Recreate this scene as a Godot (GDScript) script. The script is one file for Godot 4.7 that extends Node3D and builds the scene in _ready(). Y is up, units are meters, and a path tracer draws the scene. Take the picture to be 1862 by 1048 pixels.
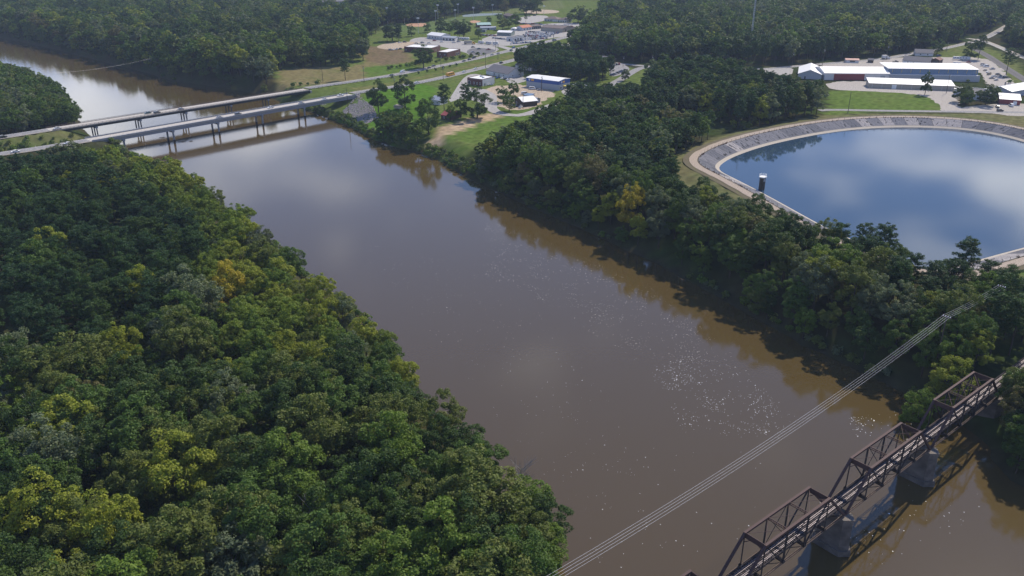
extends Node3D
# A river seen from the air: twin highway bridges and a small town upstream, a storage pond on the
# right bank, woods on both banks and a riveted railway truss bridge in the near right corner.
# Metres, y up, river surface at y = 0, the camera hovers 130 m above the water looking along -z.

const RIGHT_LAND := 9.0
const LEFT_LAND := 4.0
const POND_Y := 8.0
const CREST_Y := 12.0
const DECK_Y := 10.6

var rng := RandomNumberGenerator.new()
var names := {}
var noise_a := FastNoiseLite.new()
var noise_b := FastNoiseLite.new()
var M := {}

func _ready():
	# ---- camera ----
	var cam := Camera3D.new()
	cam.name = "camera"
	add_child(cam)
	cam.position = Vector3(0, 130, 0)
	cam.rotation_degrees = Vector3(-23.6, 0, 0)
	cam.fov = 38.52
	cam.near = 1.0
	cam.far = 9000.0
	cam.current = true
	# ---- sky, haze, exposure ----
	rng.seed = 20240917
	noise_a.seed = 11
	noise_a.noise_type = FastNoiseLite.TYPE_SIMPLEX_SMOOTH
	noise_a.frequency = 1.0
	noise_a.fractal_octaves = 4
	noise_b.seed = 47
	noise_b.noise_type = FastNoiseLite.TYPE_SIMPLEX_SMOOTH
	noise_b.frequency = 1.0
	noise_b.fractal_octaves = 3
	var env := Environment.new()
	env.background_mode = Environment.BG_SKY
	env.sky = Sky.new()
	env.sky.sky_material = sky_material()
	env.background_energy_multiplier = 1.0
	env.tonemap_mode = Environment.TONE_MAPPER_LINEAR
	env.tonemap_exposure = 1.24
	env.sdfgi_enabled = true
	env.ssao_enabled = true
	env.ssil_enabled = true
	env.fog_enabled = true
	env.fog_density = 0.00008
	env.fog_light_color = Color(0.80, 0.88, 1.0)
	var we := WorldEnvironment.new()
	we.name = "world_environment"
	we.environment = env
	add_child(we)
	# ---- sun: ahead and to the right, 45 degrees up ----
	var sun := DirectionalLight3D.new()
	sun.name = "sun"
	add_child(sun)
	sun.look_at_from_position(Vector3.ZERO, Vector3(-0.62, -1.0, 0.78), Vector3.UP)
	sun.light_energy = 1.55
	sun.light_color = Color(1.0, 0.955, 0.88)
	sun.light_angular_distance = 0.53
	sun.shadow_enabled = true
	# ---- the place ----
	make_materials()
	make_fields()
	build_terrain()
	build_water()
	build_pond()
	build_roads()
	build_highway_bridges()
	build_rail_bridge()
	build_town()
	build_vehicles()
	build_poles()
	build_woods()
	build_details()

# ---------------------------------------------------------------- sky
# cumulus banks: bearing, height above the horizon, half width, half height, in degrees
const BANKS := [[-32.0, 8.0, 16.0, 6.0], [26.0, 15.5, 8.0, 4.5], [17.0, 24.0, 11.0, 4.0], [-60.0, 12.0, 18.0, 6.0], [75.0, 14.0, 20.0, 6.0], [140.0, 13.0, 24.0, 6.0], [-130.0, 15.0, 22.0, 7.0]]
func sky_material() -> PanoramaSkyMaterial:
	var w := 1024
	var h := 512
	var im := Image.create(w, h, false, Image.FORMAT_RGBF)
	for j in h:
		var el: float = (0.5 - (j + 0.5) / h) * PI
		var sy := sin(el)
		for i in w:
			if sy <= 0.0:
				im.set_pixel(i, j, Color(0.12, 0.13, 0.10))
				continue
			var az: float = ((i + 0.5) / w - 0.5) * TAU
			var d := Vector3(sin(az) * cos(el), sy, -cos(az) * cos(el))
			var t := pow(1.0 - sy, 2.6)
			var c := Vector3(0.08, 0.17, 0.45).lerp(Vector3(0.42, 0.62, 1.05), t)
			# fair-weather cumulus: one flat sheet of noise seen in perspective, and the banks that the water mirrors
			var q := Vector2(d.x, d.z) / (sy + 0.16)
			var n := noise_a.get_noise_2d(q.x * 0.62 + 5.3, q.y * 0.62 - 3.1)
			var fine := noise_b.get_noise_2d(q.x * 2.0, q.y * 2.0)
			var cover: float = smoothstep(0.34, 0.85, n + 0.35 * fine)
			for k in BANKS:
				var u: float = (rad_to_deg(az) - k[0]) / k[2]
				var e2: float = (rad_to_deg(el) - k[1]) / k[3]
				cover = maxf(cover, smoothstep(0.15, 0.75, exp(-u * u - e2 * e2) + 0.45 * fine + 0.25 * n))
			c = c.lerp(Vector3(1.55, 1.57, 1.60), cover * 0.85)
			c = c.lerp(Vector3(0.95, 1.0, 1.1), smoothstep(0.12, 0.0, sy) * 0.5)
			im.set_pixel(i, j, Color(c.x, c.y, c.z))
	var m := PanoramaSkyMaterial.new()
	m.panorama = ImageTexture.create_from_image(im)
	return m

# ---------------------------------------------------------------- small tools
func lin(r: float, g: float, b: float) -> Color:
	return Color(r, g, b).linear_to_srgb()

func mat(called: String, r: float, g: float, b: float, rough := 0.85, metal := 0.0) -> StandardMaterial3D:
	var m := StandardMaterial3D.new()
	m.resource_name = called
	m.albedo_color = lin(r, g, b)
	m.roughness = rough
	m.metallic = metal
	M[called] = m
	return m

# tone patches and grain: a grey noise picture laid over a base colour in world metres
func grain(m: StandardMaterial3D, size: float, lo: float, hi: float, freq := 0.02, octaves := 5) -> StandardMaterial3D:
	var n := FastNoiseLite.new()
	n.seed = 3 + M.size()
	n.noise_type = FastNoiseLite.TYPE_SIMPLEX_SMOOTH
	n.frequency = freq
	n.fractal_octaves = octaves
	var ramp := Gradient.new()
	ramp.set_color(0, Color(lo, lo, lo))
	ramp.set_color(1, Color(hi, hi, hi))
	var t := NoiseTexture2D.new()
	t.width = 512
	t.height = 512
	t.seamless = true
	t.noise = n
	t.color_ramp = ramp
	m.albedo_texture = t
	m.uv1_triplanar = true
	m.uv1_world_triplanar = true
	m.uv1_scale = Vector3.ONE / size
	return m

func numbered(called: String) -> String:
	if not names.has(called):
		names[called] = 0
		return called
	names[called] += 1
	return "%s_%03d" % [called, names[called]]

func tag(o: Node3D, label: String, category: String, group := "", kind := "") -> Node3D:
	if label != "":
		o.set_meta("label", label)
	if category != "":
		o.set_meta("category", category)
	if group != "":
		o.set_meta("group", group)
	if kind != "":
		o.set_meta("kind", kind)
	return o

func thing(called: String, label: String, category: String, at := Vector3.ZERO, turn := 0.0, group := "") -> Node3D:
	var o := Node3D.new()
	o.name = numbered(called)
	add_child(o)
	o.position = at
	o.rotation.y = turn
	return tag(o, label, category, group)

func part(parent: Node3D, called: String, mesh: Mesh, m: Material, xf := Transform3D()) -> MeshInstance3D:
	var o := MeshInstance3D.new()
	o.name = called
	o.mesh = mesh
	o.material_override = m
	o.transform = xf
	parent.add_child(o, true)
	return o

func top(called: String, mesh: Mesh, m: Material, label: String, category: String, group := "", kind := "") -> MeshInstance3D:
	var o := MeshInstance3D.new()
	o.name = numbered(called)
	o.mesh = mesh
	o.material_override = m
	add_child(o)
	tag(o, label, category, group, kind)
	return o

func copy(o: Node3D, called: String, at: Vector3, turn: float, label := "", group := "") -> Node3D:
	var c: Node3D = o.duplicate()
	c.name = numbered(called)
	add_child(c)
	c.position = at
	c.rotation.y = turn
	if label != "":
		c.set_meta("label", label)
	if group != "":
		c.set_meta("group", group)
	return c

# ---------------------------------------------------------------- mesh soup
class Soup:
	var v := PackedVector3Array()
	var c := PackedColorArray()
	var n := PackedVector3Array()
	func tri(a: Vector3, b: Vector3, d: Vector3):
		v.append(a); v.append(b); v.append(d)
	func quad(a: Vector3, b: Vector3, d: Vector3, e: Vector3):
		v.append(a); v.append(b); v.append(d)
		v.append(a); v.append(d); v.append(e)
	func box(at: Vector3, size: Vector3, basis := Basis()):
		var h := size * 0.5
		var p := []
		for i in 8:
			p.append(at + basis * Vector3(h.x if i & 1 else -h.x, h.y if i & 2 else -h.y, h.z if i & 4 else -h.z))
		quad(p[0], p[1], p[3], p[2])
		quad(p[5], p[4], p[6], p[7])
		quad(p[4], p[0], p[2], p[6])
		quad(p[1], p[5], p[7], p[3])
		quad(p[2], p[3], p[7], p[6])
		quad(p[4], p[5], p[1], p[0])
	# a bar of rectangular section from a to b; w across, h up
	func bar(a: Vector3, b: Vector3, w: float, h: float):
		var f := (b - a)
		var l := f.length()
		f /= l
		var up := Vector3.UP if absf(f.y) < 0.97 else Vector3.RIGHT
		var s := f.cross(up).normalized()
		up = s.cross(f).normalized()
		box((a + b) * 0.5, Vector3(w, h, l), Basis(s, up, -f))
	func tube(a: Vector3, b: Vector3, ra: float, rb: float, sides := 6, cap := true):
		var f := (b - a).normalized()
		var s := f.cross(Vector3.UP if absf(f.y) < 0.9 else Vector3.RIGHT).normalized()
		var t := s.cross(f)
		for i in sides:
			var u0 := TAU * i / sides
			var u1 := TAU * (i + 1) / sides
			var d0 := s * cos(u0) + t * sin(u0)
			var d1 := s * cos(u1) + t * sin(u1)
			quad(a + d0 * ra, a + d1 * ra, b + d1 * rb, b + d0 * rb)
			if cap:
				if rb > 0.01:
					tri(b, b + d0 * rb, b + d1 * rb)
				tri(a, a + d1 * ra, a + d0 * ra)
	# a prism over a flat polygon (xz), from y0 to y1
	func prism(poly: PackedVector2Array, y0: float, y1: float, bottom := false):
		var idx := Geometry2D.triangulate_polygon(poly)
		for i in range(0, idx.size(), 3):
			var a := poly[idx[i]]
			var b := poly[idx[i + 1]]
			var d := poly[idx[i + 2]]
			tri(Vector3(a.x, y1, a.y), Vector3(b.x, y1, b.y), Vector3(d.x, y1, d.y))
			if bottom:
				tri(Vector3(a.x, y0, a.y), Vector3(d.x, y0, d.y), Vector3(b.x, y0, b.y))
		if y1 - y0 > 0.001:
			for i in poly.size():
				var a := poly[i]
				var b := poly[(i + 1) % poly.size()]
				quad(Vector3(a.x, y0, a.y), Vector3(b.x, y0, b.y), Vector3(b.x, y1, b.y), Vector3(a.x, y1, a.y))
	func mesh() -> ArrayMesh:
		var a := []
		a.resize(Mesh.ARRAY_MAX)
		a[Mesh.ARRAY_VERTEX] = v
		if c.size() == v.size():
			a[Mesh.ARRAY_COLOR] = c
		if n.size() == v.size():
			a[Mesh.ARRAY_NORMAL] = n
		var m := ArrayMesh.new()
		m.add_surface_from_arrays(Mesh.PRIMITIVE_TRIANGLES, a)
		return m

func box_mesh(size: Vector3, at := Vector3.ZERO) -> ArrayMesh:
	var s := Soup.new()
	s.box(at, size)
	return s.mesh()

func flip(p: Vector2, y: float) -> Vector3:
	return Vector3(p.x, y, p.y)

func chaikin(p: PackedVector2Array, rounds: int, closed: bool) -> PackedVector2Array:
	for r in rounds:
		var q := PackedVector2Array()
		var n := p.size()
		if not closed:
			q.append(p[0])
		for i in (n if closed else n - 1):
			var a := p[i]
			var b := p[(i + 1) % n]
			q.append(a.lerp(b, 0.25))
			q.append(a.lerp(b, 0.75))
		if not closed:
			q.append(p[n - 1])
		p = q
	return p

func resample(p: PackedVector2Array, step: float, closed := false) -> PackedVector2Array:
	var q := PackedVector2Array([p[0]])
	var left := step
	var n := p.size()
	for i in (n if closed else n - 1):
		var a := p[i]
		var b := p[(i + 1) % n]
		var l := a.distance_to(b)
		var s := left
		while s <= l:
			q.append(a.lerp(b, s / l))
			s += step
		left = s - l
	if not closed and q[q.size() - 1].distance_to(p[n - 1]) > step * 0.2:
		q.append(p[n - 1])
	return q

# ---------------------------------------------------------------- materials
func make_materials():
	grain(mat("concrete", 0.42, 0.40, 0.37, 0.9), 9.0, 0.72, 1.0)
	grain(mat("deck_concrete", 0.50, 0.47, 0.43, 0.9), 14.0, 0.78, 1.0)
	grain(mat("girder_concrete", 0.30, 0.32, 0.36, 0.9), 8.0, 0.75, 1.0)
	grain(mat("asphalt", 0.27, 0.265, 0.27, 0.95), 23.0, 0.72, 1.0)
	grain(mat("new_asphalt", 0.13, 0.13, 0.14, 0.95), 17.0, 0.7, 1.0)
	grain(mat("pale_asphalt", 0.36, 0.345, 0.33, 0.95), 26.0, 0.75, 1.0)
	grain(mat("dirt", 0.50, 0.40, 0.29, 0.98), 21.0, 0.62, 1.0)
	grain(mat("gravel", 0.46, 0.42, 0.38, 0.98), 15.0, 0.65, 1.0)
	grain(mat("infield_clay", 0.48, 0.27, 0.16, 0.98), 19.0, 0.75, 1.0)
	grain(mat("rust_steel", 0.105, 0.055, 0.05, 0.8, 0.1), 2.6, 0.55, 1.0)
	grain(mat("old_steel", 0.05, 0.037, 0.035, 0.85, 0.1), 2.6, 0.55, 1.0)
	grain(mat("dark_steel", 0.035, 0.045, 0.05, 0.7, 0.2), 6.0, 0.6, 1.0)
	grain(mat("pier_concrete", 0.16, 0.14, 0.125, 0.95), 30.0, 0.6, 1.0)
	grain(mat("tie_wood", 0.10, 0.082, 0.085, 0.95), 1.3, 0.5, 1.0)
	grain(mat("tie_dark", 0.05, 0.04, 0.043, 0.95), 1.3, 0.5, 1.0)
	mat("rail_steel", 0.17, 0.15, 0.165, 0.45, 0.6)
	mat("paint_white", 0.78, 0.78, 0.76, 0.7)
	mat("paint_yellow", 0.62, 0.42, 0.05, 0.7)
	grain(mat("white_roof", 0.80, 0.80, 0.79, 0.55), 12.0, 0.86, 1.0)
	grain(mat("grey_roof", 0.16, 0.155, 0.17, 0.85), 5.0, 0.75, 1.0)
	grain(mat("tin_roof", 0.45, 0.48, 0.53, 0.45, 0.2), 7.0, 0.75, 1.0)
	grain(mat("brown_roof", 0.14, 0.105, 0.10, 0.85), 5.0, 0.75, 1.0)
	grain(mat("teal_roof", 0.30, 0.48, 0.45, 0.6), 6.0, 0.8, 1.0)
	grain(mat("orange_roof", 0.50, 0.17, 0.09, 0.8), 5.0, 0.75, 1.0)
	grain(mat("dark_flat_roof", 0.12, 0.115, 0.13, 0.9), 6.0, 0.7, 1.0)
	grain(mat("rust_roof", 0.26, 0.12, 0.09, 0.85), 4.0, 0.6, 1.0)
	grain(mat("brick_wall", 0.17, 0.075, 0.06, 0.9), 3.0, 0.7, 1.0)
	grain(mat("red_metal_wall", 0.26, 0.045, 0.05, 0.6), 6.0, 0.8, 1.0)
	grain(mat("white_wall", 0.66, 0.66, 0.66, 0.7), 7.0, 0.85, 1.0)
	grain(mat("tan_wall", 0.44, 0.40, 0.33, 0.8), 7.0, 0.82, 1.0)
	grain(mat("grey_wall", 0.40, 0.43, 0.47, 0.7), 7.0, 0.82, 1.0)
	grain(mat("blue_wall", 0.03, 0.10, 0.36, 0.55), 7.0, 0.85, 1.0)
	grain(mat("blue_panel", 0.16, 0.25, 0.38, 0.35, 0.1), 7.0, 0.75, 1.0)
	grain(mat("brown_wall", 0.13, 0.09, 0.06, 0.9), 3.0, 0.65, 1.0)
	grain(mat("green_grey_wall", 0.22, 0.27, 0.26, 0.8), 5.0, 0.8, 1.0)
	mat("window_glass", 0.03, 0.04, 0.05, 0.1)
	mat("dark_door", 0.05, 0.05, 0.055, 0.6)
	mat("yellow_awning", 0.75, 0.60, 0.06, 0.7)
	mat("orange_sign", 0.62, 0.23, 0.04, 0.6)
	grain(mat("pole_wood", 0.14, 0.11, 0.085, 0.95), 1.5, 0.6, 1.0)
	mat("pole_steel", 0.42, 0.44, 0.46, 0.5, 0.3)
	mat("lamp_white", 0.75, 0.76, 0.78, 0.5)
	mat("wire", 0.62, 0.62, 0.62, 0.5, 0.2)
	mat("thin_wire", 0.35, 0.36, 0.38, 0.5, 0.2)
	grain(mat("bark", 0.11, 0.085, 0.065, 0.95), 1.2, 0.5, 1.0)
	mat("dead_wood", 0.30, 0.27, 0.24, 0.95)
	mat("foam", 0.80, 0.80, 0.79, 0.9)
	grain(mat("rock", 0.50, 0.46, 0.45, 0.95), 2.2, 0.5, 1.0)
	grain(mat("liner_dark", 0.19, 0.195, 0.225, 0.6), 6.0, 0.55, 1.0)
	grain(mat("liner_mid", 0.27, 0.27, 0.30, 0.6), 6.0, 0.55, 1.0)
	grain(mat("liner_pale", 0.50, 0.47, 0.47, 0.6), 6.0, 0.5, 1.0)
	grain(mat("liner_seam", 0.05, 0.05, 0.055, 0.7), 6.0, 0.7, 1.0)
	grain(mat("crest_dirt", 0.47, 0.385, 0.31, 0.98), 8.0, 0.6, 1.0)
	grain(mat("edge_concrete", 0.52, 0.46, 0.38, 0.9), 6.0, 0.65, 1.0)
	grain(mat("crest_verge", 0.15, 0.125, 0.065, 1.0), 5.0, 0.55, 1.0)
	grain(mat("dry_weed", 0.19, 0.085, 0.05, 1.0), 5.0, 0.6, 1.0)
	grain(mat("tower_concrete", 0.085, 0.078, 0.07, 0.95), 3.0, 0.5, 1.0)
	grain(mat("court", 0.16, 0.22, 0.25, 0.9), 11.0, 0.8, 1.0)
	grain(mat("ballast", 0.17, 0.16, 0.165, 0.98), 4.0, 0.5, 1.0)
	grain(mat("rail_brown", 0.20, 0.15, 0.13, 0.8), 4.0, 0.6, 1.0)
	grain(mat("concrete_dark", 0.16, 0.165, 0.18, 0.9), 4.0, 0.6, 1.0)
	grain(mat("old_steel_light", 0.20, 0.135, 0.105, 0.8, 0.1), 2.6, 0.5, 1.0)
	grain(mat("tie_pale", 0.15, 0.13, 0.135, 0.95), 1.3, 0.5, 1.0)
	grain(mat("pier_cap", 0.26, 0.225, 0.19, 0.95), 3.0, 0.5, 1.0)
	mat("tyre", 0.02, 0.02, 0.022, 0.8)
	mat("car_glass", 0.02, 0.025, 0.03, 0.08)
	for p in [["car_white", 0.72, 0.72, 0.72], ["car_silver", 0.36, 0.37, 0.39], ["car_grey", 0.13, 0.135, 0.14], ["car_black", 0.018, 0.019, 0.021], ["car_blue", 0.03, 0.08, 0.24], ["car_red", 0.26, 0.02, 0.025], ["car_teal", 0.04, 0.10, 0.11], ["bus_yellow", 0.66, 0.33, 0.02], ["car_tan", 0.32, 0.26, 0.18]]:
		var m := mat(p[0], p[1], p[2], p[3], 0.35)
		m.clearcoat_enabled = true
		m.clearcoat = 0.6
		m.clearcoat_roughness = 0.08
	for k in ["liner_dark", "liner_mid", "liner_pale", "liner_seam"]:
		M[k].roughness = 0.95
		M[k].metallic_specular = 0.2
	# ground: vertex colours carry the cover (turf, leaf litter, bare soil), the picture adds grain
	var g := mat("land", 1, 1, 1, 1.0)
	g.vertex_color_use_as_albedo = true
	g.specular_mode = BaseMaterial3D.SPECULAR_DISABLED
	grain(g, 34.0, 0.72, 1.0, 0.012, 7)
	# leaves
	var lf := mat("leaf", 1, 1, 1, 0.62)
	lf.vertex_color_use_as_albedo = true
	lf.metallic_specular = 0.32
	lf.backlight_enabled = true
	lf.backlight = lin(0.62, 0.70, 0.22)
	for i in TONES.size():
		var t: Array = TONES[i]
		var m := mat("leaf_%d" % i, t[1], t[2], t[3], 0.62)
		m.vertex_color_use_as_albedo = true
		m.metallic_specular = 0.32
		m.backlight_enabled = true
		m.backlight = lin(0.62, 0.70, 0.22)
	# water
	var r := mat("river_water", 0.070, 0.049, 0.018, 0.06)
	r.metallic_specular = 0.6
	ripples(r, 26.0, 0.032, 5)
	var q := mat("pond_water", 0.026, 0.050, 0.085, 0.03)
	q.metallic_specular = 0.5
	ripples(q, 18.0, 0.012, 4)

func ripples(m: StandardMaterial3D, size: float, strength: float, octaves: int):
	var n := FastNoiseLite.new()
	n.seed = 90 + octaves
	n.frequency = 0.02
	n.fractal_octaves = octaves
	var t := NoiseTexture2D.new()
	t.width = 1024
	t.height = 1024
	t.seamless = true
	t.noise = n
	t.as_normal_map = true
	t.bump_strength = 8.0
	m.normal_enabled = true
	m.normal_texture = t
	m.normal_scale = strength
	m.uv1_triplanar = true
	m.uv1_world_triplanar = true
	m.uv1_scale = Vector3.ONE / size


# ---------------------------------------------------------------- shores, pond and the shape of the land
var shore_right := PackedVector2Array([Vector2(-1197.9, -1498.2), Vector2(-947.5, -1314.6), Vector2(-785.0, -1189.5), Vector2(-659.3, -1102.4), Vector2(-581.9, -1036.9), Vector2(-521.5, -983.0), Vector2(-462.8, -925.8), Vector2(-404.1, -867.2), Vector2(-350.7, -818.4), Vector2(-323.9, -783.6), Vector2(-284.9, -759.9), Vector2(-247.1, -734.9), Vector2(-216.3, -711.3), Vector2(-189.4, -679.6), Vector2(-165.8, -646.2), Vector2(-149.3, -629.6), Vector2(-121.5, -593.1), Vector2(-100.0, -558.6), Vector2(-87.4, -536.6), Vector2(-67.0, -517.5), Vector2(-47.9, -499.6), Vector2(-39.0, -479.1), Vector2(-23.6, -451.0), Vector2(-9.2, -429.7), Vector2(5.4, -406.4), Vector2(21.3, -383.6), Vector2(33.4, -367.5), Vector2(46.4, -345.4), Vector2(58.7, -329.4), Vector2(70.8, -306.4), Vector2(81.2, -285.0), Vector2(92.0, -264.2), Vector2(100.4, -248.2), Vector2(108.5, -234.8), Vector2(117.6, -222.5), Vector2(124.3, -211.3), Vector2(130.8, -201.4), Vector2(132.4, -192.5), Vector2(128.1, -182.3), Vector2(126.9, -175.6), Vector2(130.4, -170.6), Vector2(137.5, -162.0), Vector2(157.7, -146.7), Vector2(189.2, -128.8), Vector2(232.1, -85.6)])
var shore_left := PackedVector2Array([Vector2(-784.2, -963.4), Vector2(-616.7, -870.6), Vector2(-529.4, -819.9), Vector2(-469.9, -780.6), Vector2(-422.3, -739.1), Vector2(-381.2, -696.4), Vector2(-337.1, -636.0), Vector2(-310.1, -592.0), Vector2(-295.7, -566.8), Vector2(-272.2, -537.1), Vector2(-249.4, -513.1), Vector2(-224.0, -493.6), Vector2(-194.4, -467.9), Vector2(-156.2, -409.3), Vector2(-121.3, -362.5), Vector2(-99.3, -336.2), Vector2(-86.1, -310.6), Vector2(-72.8, -294.6), Vector2(-60.0, -283.0), Vector2(-49.0, -260.2), Vector2(-37.9, -242.6), Vector2(-34.0, -224.7), Vector2(-22.8, -206.4), Vector2(-15.3, -189.3), Vector2(-9.2, -176.7), Vector2(-6.9, -167.9), Vector2(0.4, -162.7), Vector2(5.2, -153.4), Vector2(9.5, -147.8), Vector2(10.2, -141.0), Vector2(11.1, -129.7), Vector2(15.5, -115.7), Vector2(24.0, -91.2), Vector2(38.2, -55.3)])
var pond_edge := PackedVector2Array([Vector2(114.5, -445.0), Vector2(119.9, -456.7), Vector2(131.4, -472.7), Vector2(153.8, -495.2), Vector2(180.3, -515.2), Vector2(207.0, -532.0), Vector2(232.9, -543.2), Vector2(260.5, -548.2), Vector2(288.3, -544.9), Vector2(305.2, -535.2), Vector2(314.7, -519.7), Vector2(318.4, -506.4), Vector2(319.9, -487.0), Vector2(320.6, -456.7), Vector2(314.8, -424.3), Vector2(305.4, -399.5), Vector2(287.3, -374.6), Vector2(261.4, -350.8), Vector2(240.2, -336.3), Vector2(213.2, -321.6), Vector2(193.7, -311.5), Vector2(175.0, -300.9), Vector2(165.1, -296.3), Vector2(160.7, -298.0), Vector2(157.1, -304.4), Vector2(151.6, -317.7), Vector2(141.0, -342.0), Vector2(136.1, -360.0), Vector2(127.9, -393.0), Vector2(119.1, -423.2), Vector2(114.8, -436.1)])
var water_poly := PackedVector2Array()
const GX0 := -1100.0
const GZ0 := -1750.0
const GSTEP := 6.0
var gw := 0
var gh := 0
var f_left := PackedFloat32Array()
var f_right := PackedFloat32Array()
var f_pond := PackedFloat32Array()
var embank := []

func seg_dist2(p: Vector2, a: Vector2, b: Vector2) -> float:
	var d := b - a
	var t := clampf((p - a).dot(d) / d.length_squared(), 0.0, 1.0)
	return p.distance_squared_to(a + d * t)

func line_field(line: PackedVector2Array, closed: bool) -> PackedFloat32Array:
	var f := PackedFloat32Array()
	f.resize(gw * gh)
	var n := line.size()
	for j in gh:
		for i in gw:
			var p := Vector2(GX0 + i * GSTEP, GZ0 + j * GSTEP)
			var best := 1e12
			for k in (n if closed else n - 1):
				var a := line[k]
				var b := line[(k + 1) % n]
				var d := b - a
				var t := clampf((p - a).dot(d) / d.length_squared(), 0.0, 1.0)
				best = minf(best, p.distance_squared_to(a + d * t))
			f[j * gw + i] = sqrt(best)
	return f

func make_fields():
	shore_right = chaikin(shore_right, 1, false)
	shore_left = chaikin(shore_left, 1, false)
	pond_edge = resample(chaikin(pond_edge, 3, true), 4.0, true)
	var back := shore_left.duplicate()
	back.reverse()
	water_poly = shore_right.duplicate()
	water_poly.append_array(back)
	gw = int(2300.0 / GSTEP) + 1
	gh = int(1950.0 / GSTEP) + 1
	f_left = line_field(resample(shore_left, 22.0), false)
	f_right = line_field(resample(shore_right, 22.0), false)
	f_pond = line_field(resample(pond_edge, 14.0, true), true)
	for j in gh:
		for i in gw:
			var p := Vector2(GX0 + i * GSTEP, GZ0 + j * GSTEP)
			var k := j * gw + i
			if Geometry2D.is_point_in_polygon(p, water_poly):
				f_left[k] = -f_left[k]
				f_right[k] = -f_right[k]
			if f_pond[k] < 400.0 and Geometry2D.is_point_in_polygon(p, pond_edge):
				f_pond[k] = -f_pond[k]
	# the highways stand on banks of earth where they meet the bridges
	for line in [far_road_left, near_road_left]:
		for i in line.size() - 1:
			embank.append([line[i], line[i + 1], DECK_Y - 0.25, DECK_Y - 0.25])
	for line in [far_road, near_road]:
		var s := 0.0
		for i in mini(line.size() - 1, 4):
			var l: float = line[i].distance_to(line[i + 1])
			embank.append([line[i], line[i + 1], ramp_y(s) - 0.25, ramp_y(s + l) - 0.25])
			s += l

func ramp_y(s: float) -> float:
	return lerpf(DECK_Y, RIGHT_LAND + 0.12, smoothstep(0.0, 110.0, s))

func sample(f: PackedFloat32Array, x: float, z: float) -> float:
	var u := clampf((x - GX0) / GSTEP, 0.0, gw - 1.001)
	var w := clampf((z - GZ0) / GSTEP, 0.0, gh - 1.001)
	var i := int(u)
	var j := int(w)
	var a := u - i
	var b := w - j
	var k := j * gw + i
	return lerpf(lerpf(f[k], f[k + 1], a), lerpf(f[k + gw], f[k + gw + 1], a), b)

func ground(x: float, z: float) -> float:
	var dl := sample(f_left, x, z)
	var dr := sample(f_right, x, z)
	if dl < 0.0 and dr < 0.0:
		return maxf(-3.0, maxf(dl, dr) * 0.35) - 0.05
	var h := 0.0
	if dl < dr:
		h = LEFT_LAND * smoothstep(-2.0, 12.0, dl)
	else:
		var w := lerpf(16.0, 55.0, smoothstep(120.0, 60.0, Vector2(x, z).distance_to(Vector2(-105, -610))))
		h = RIGHT_LAND * (0.25 * smoothstep(-1.0, 5.0, dr) + 0.75 * smoothstep(2.0, w, dr))
	var p := Vector2(x, z)
	if z < -380.0 and z > -800.0 and x < 40.0:
		for e in embank:
			var a: Vector2 = e[0]
			var b: Vector2 = e[1]
			var d := b - a
			var t := clampf((p - a).dot(d) / d.length_squared(), 0.0, 1.0)
			var far := p.distance_to(a + d * t)
			if far < 28.0:
				h = maxf(h, lerpf(e[2], e[3], t) - maxf(0.0, far - 7.5) * 0.5)
	var dp := sample(f_pond, x, z)
	if dp < 40.0:
		if dp < 0.0:
			h = POND_Y - 1.0 + maxf(dp * 0.3, -3.0)
		elif dp < 18.0:
			h = POND_Y + (CREST_Y - POND_Y) * clampf(dp / 12.0, 0.0, 1.0) - 0.9
		else:
			h = maxf(h, lerpf(CREST_Y - 0.05, RIGHT_LAND, smoothstep(19.0, 34.0, dp)))
	return h

# cover of the land: [outline, colour, how patchy]; later ones lie over earlier ones
var covers := []

func cover(poly: PackedVector2Array, r: float, g: float, b: float, patchy := 0.25):
	var lo := poly[0]
	var hi := poly[0]
	for q in poly:
		lo = lo.min(q)
		hi = hi.max(q)
	covers.append([poly, Color(r, g, b), patchy, Rect2(lo, hi - lo)])

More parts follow.
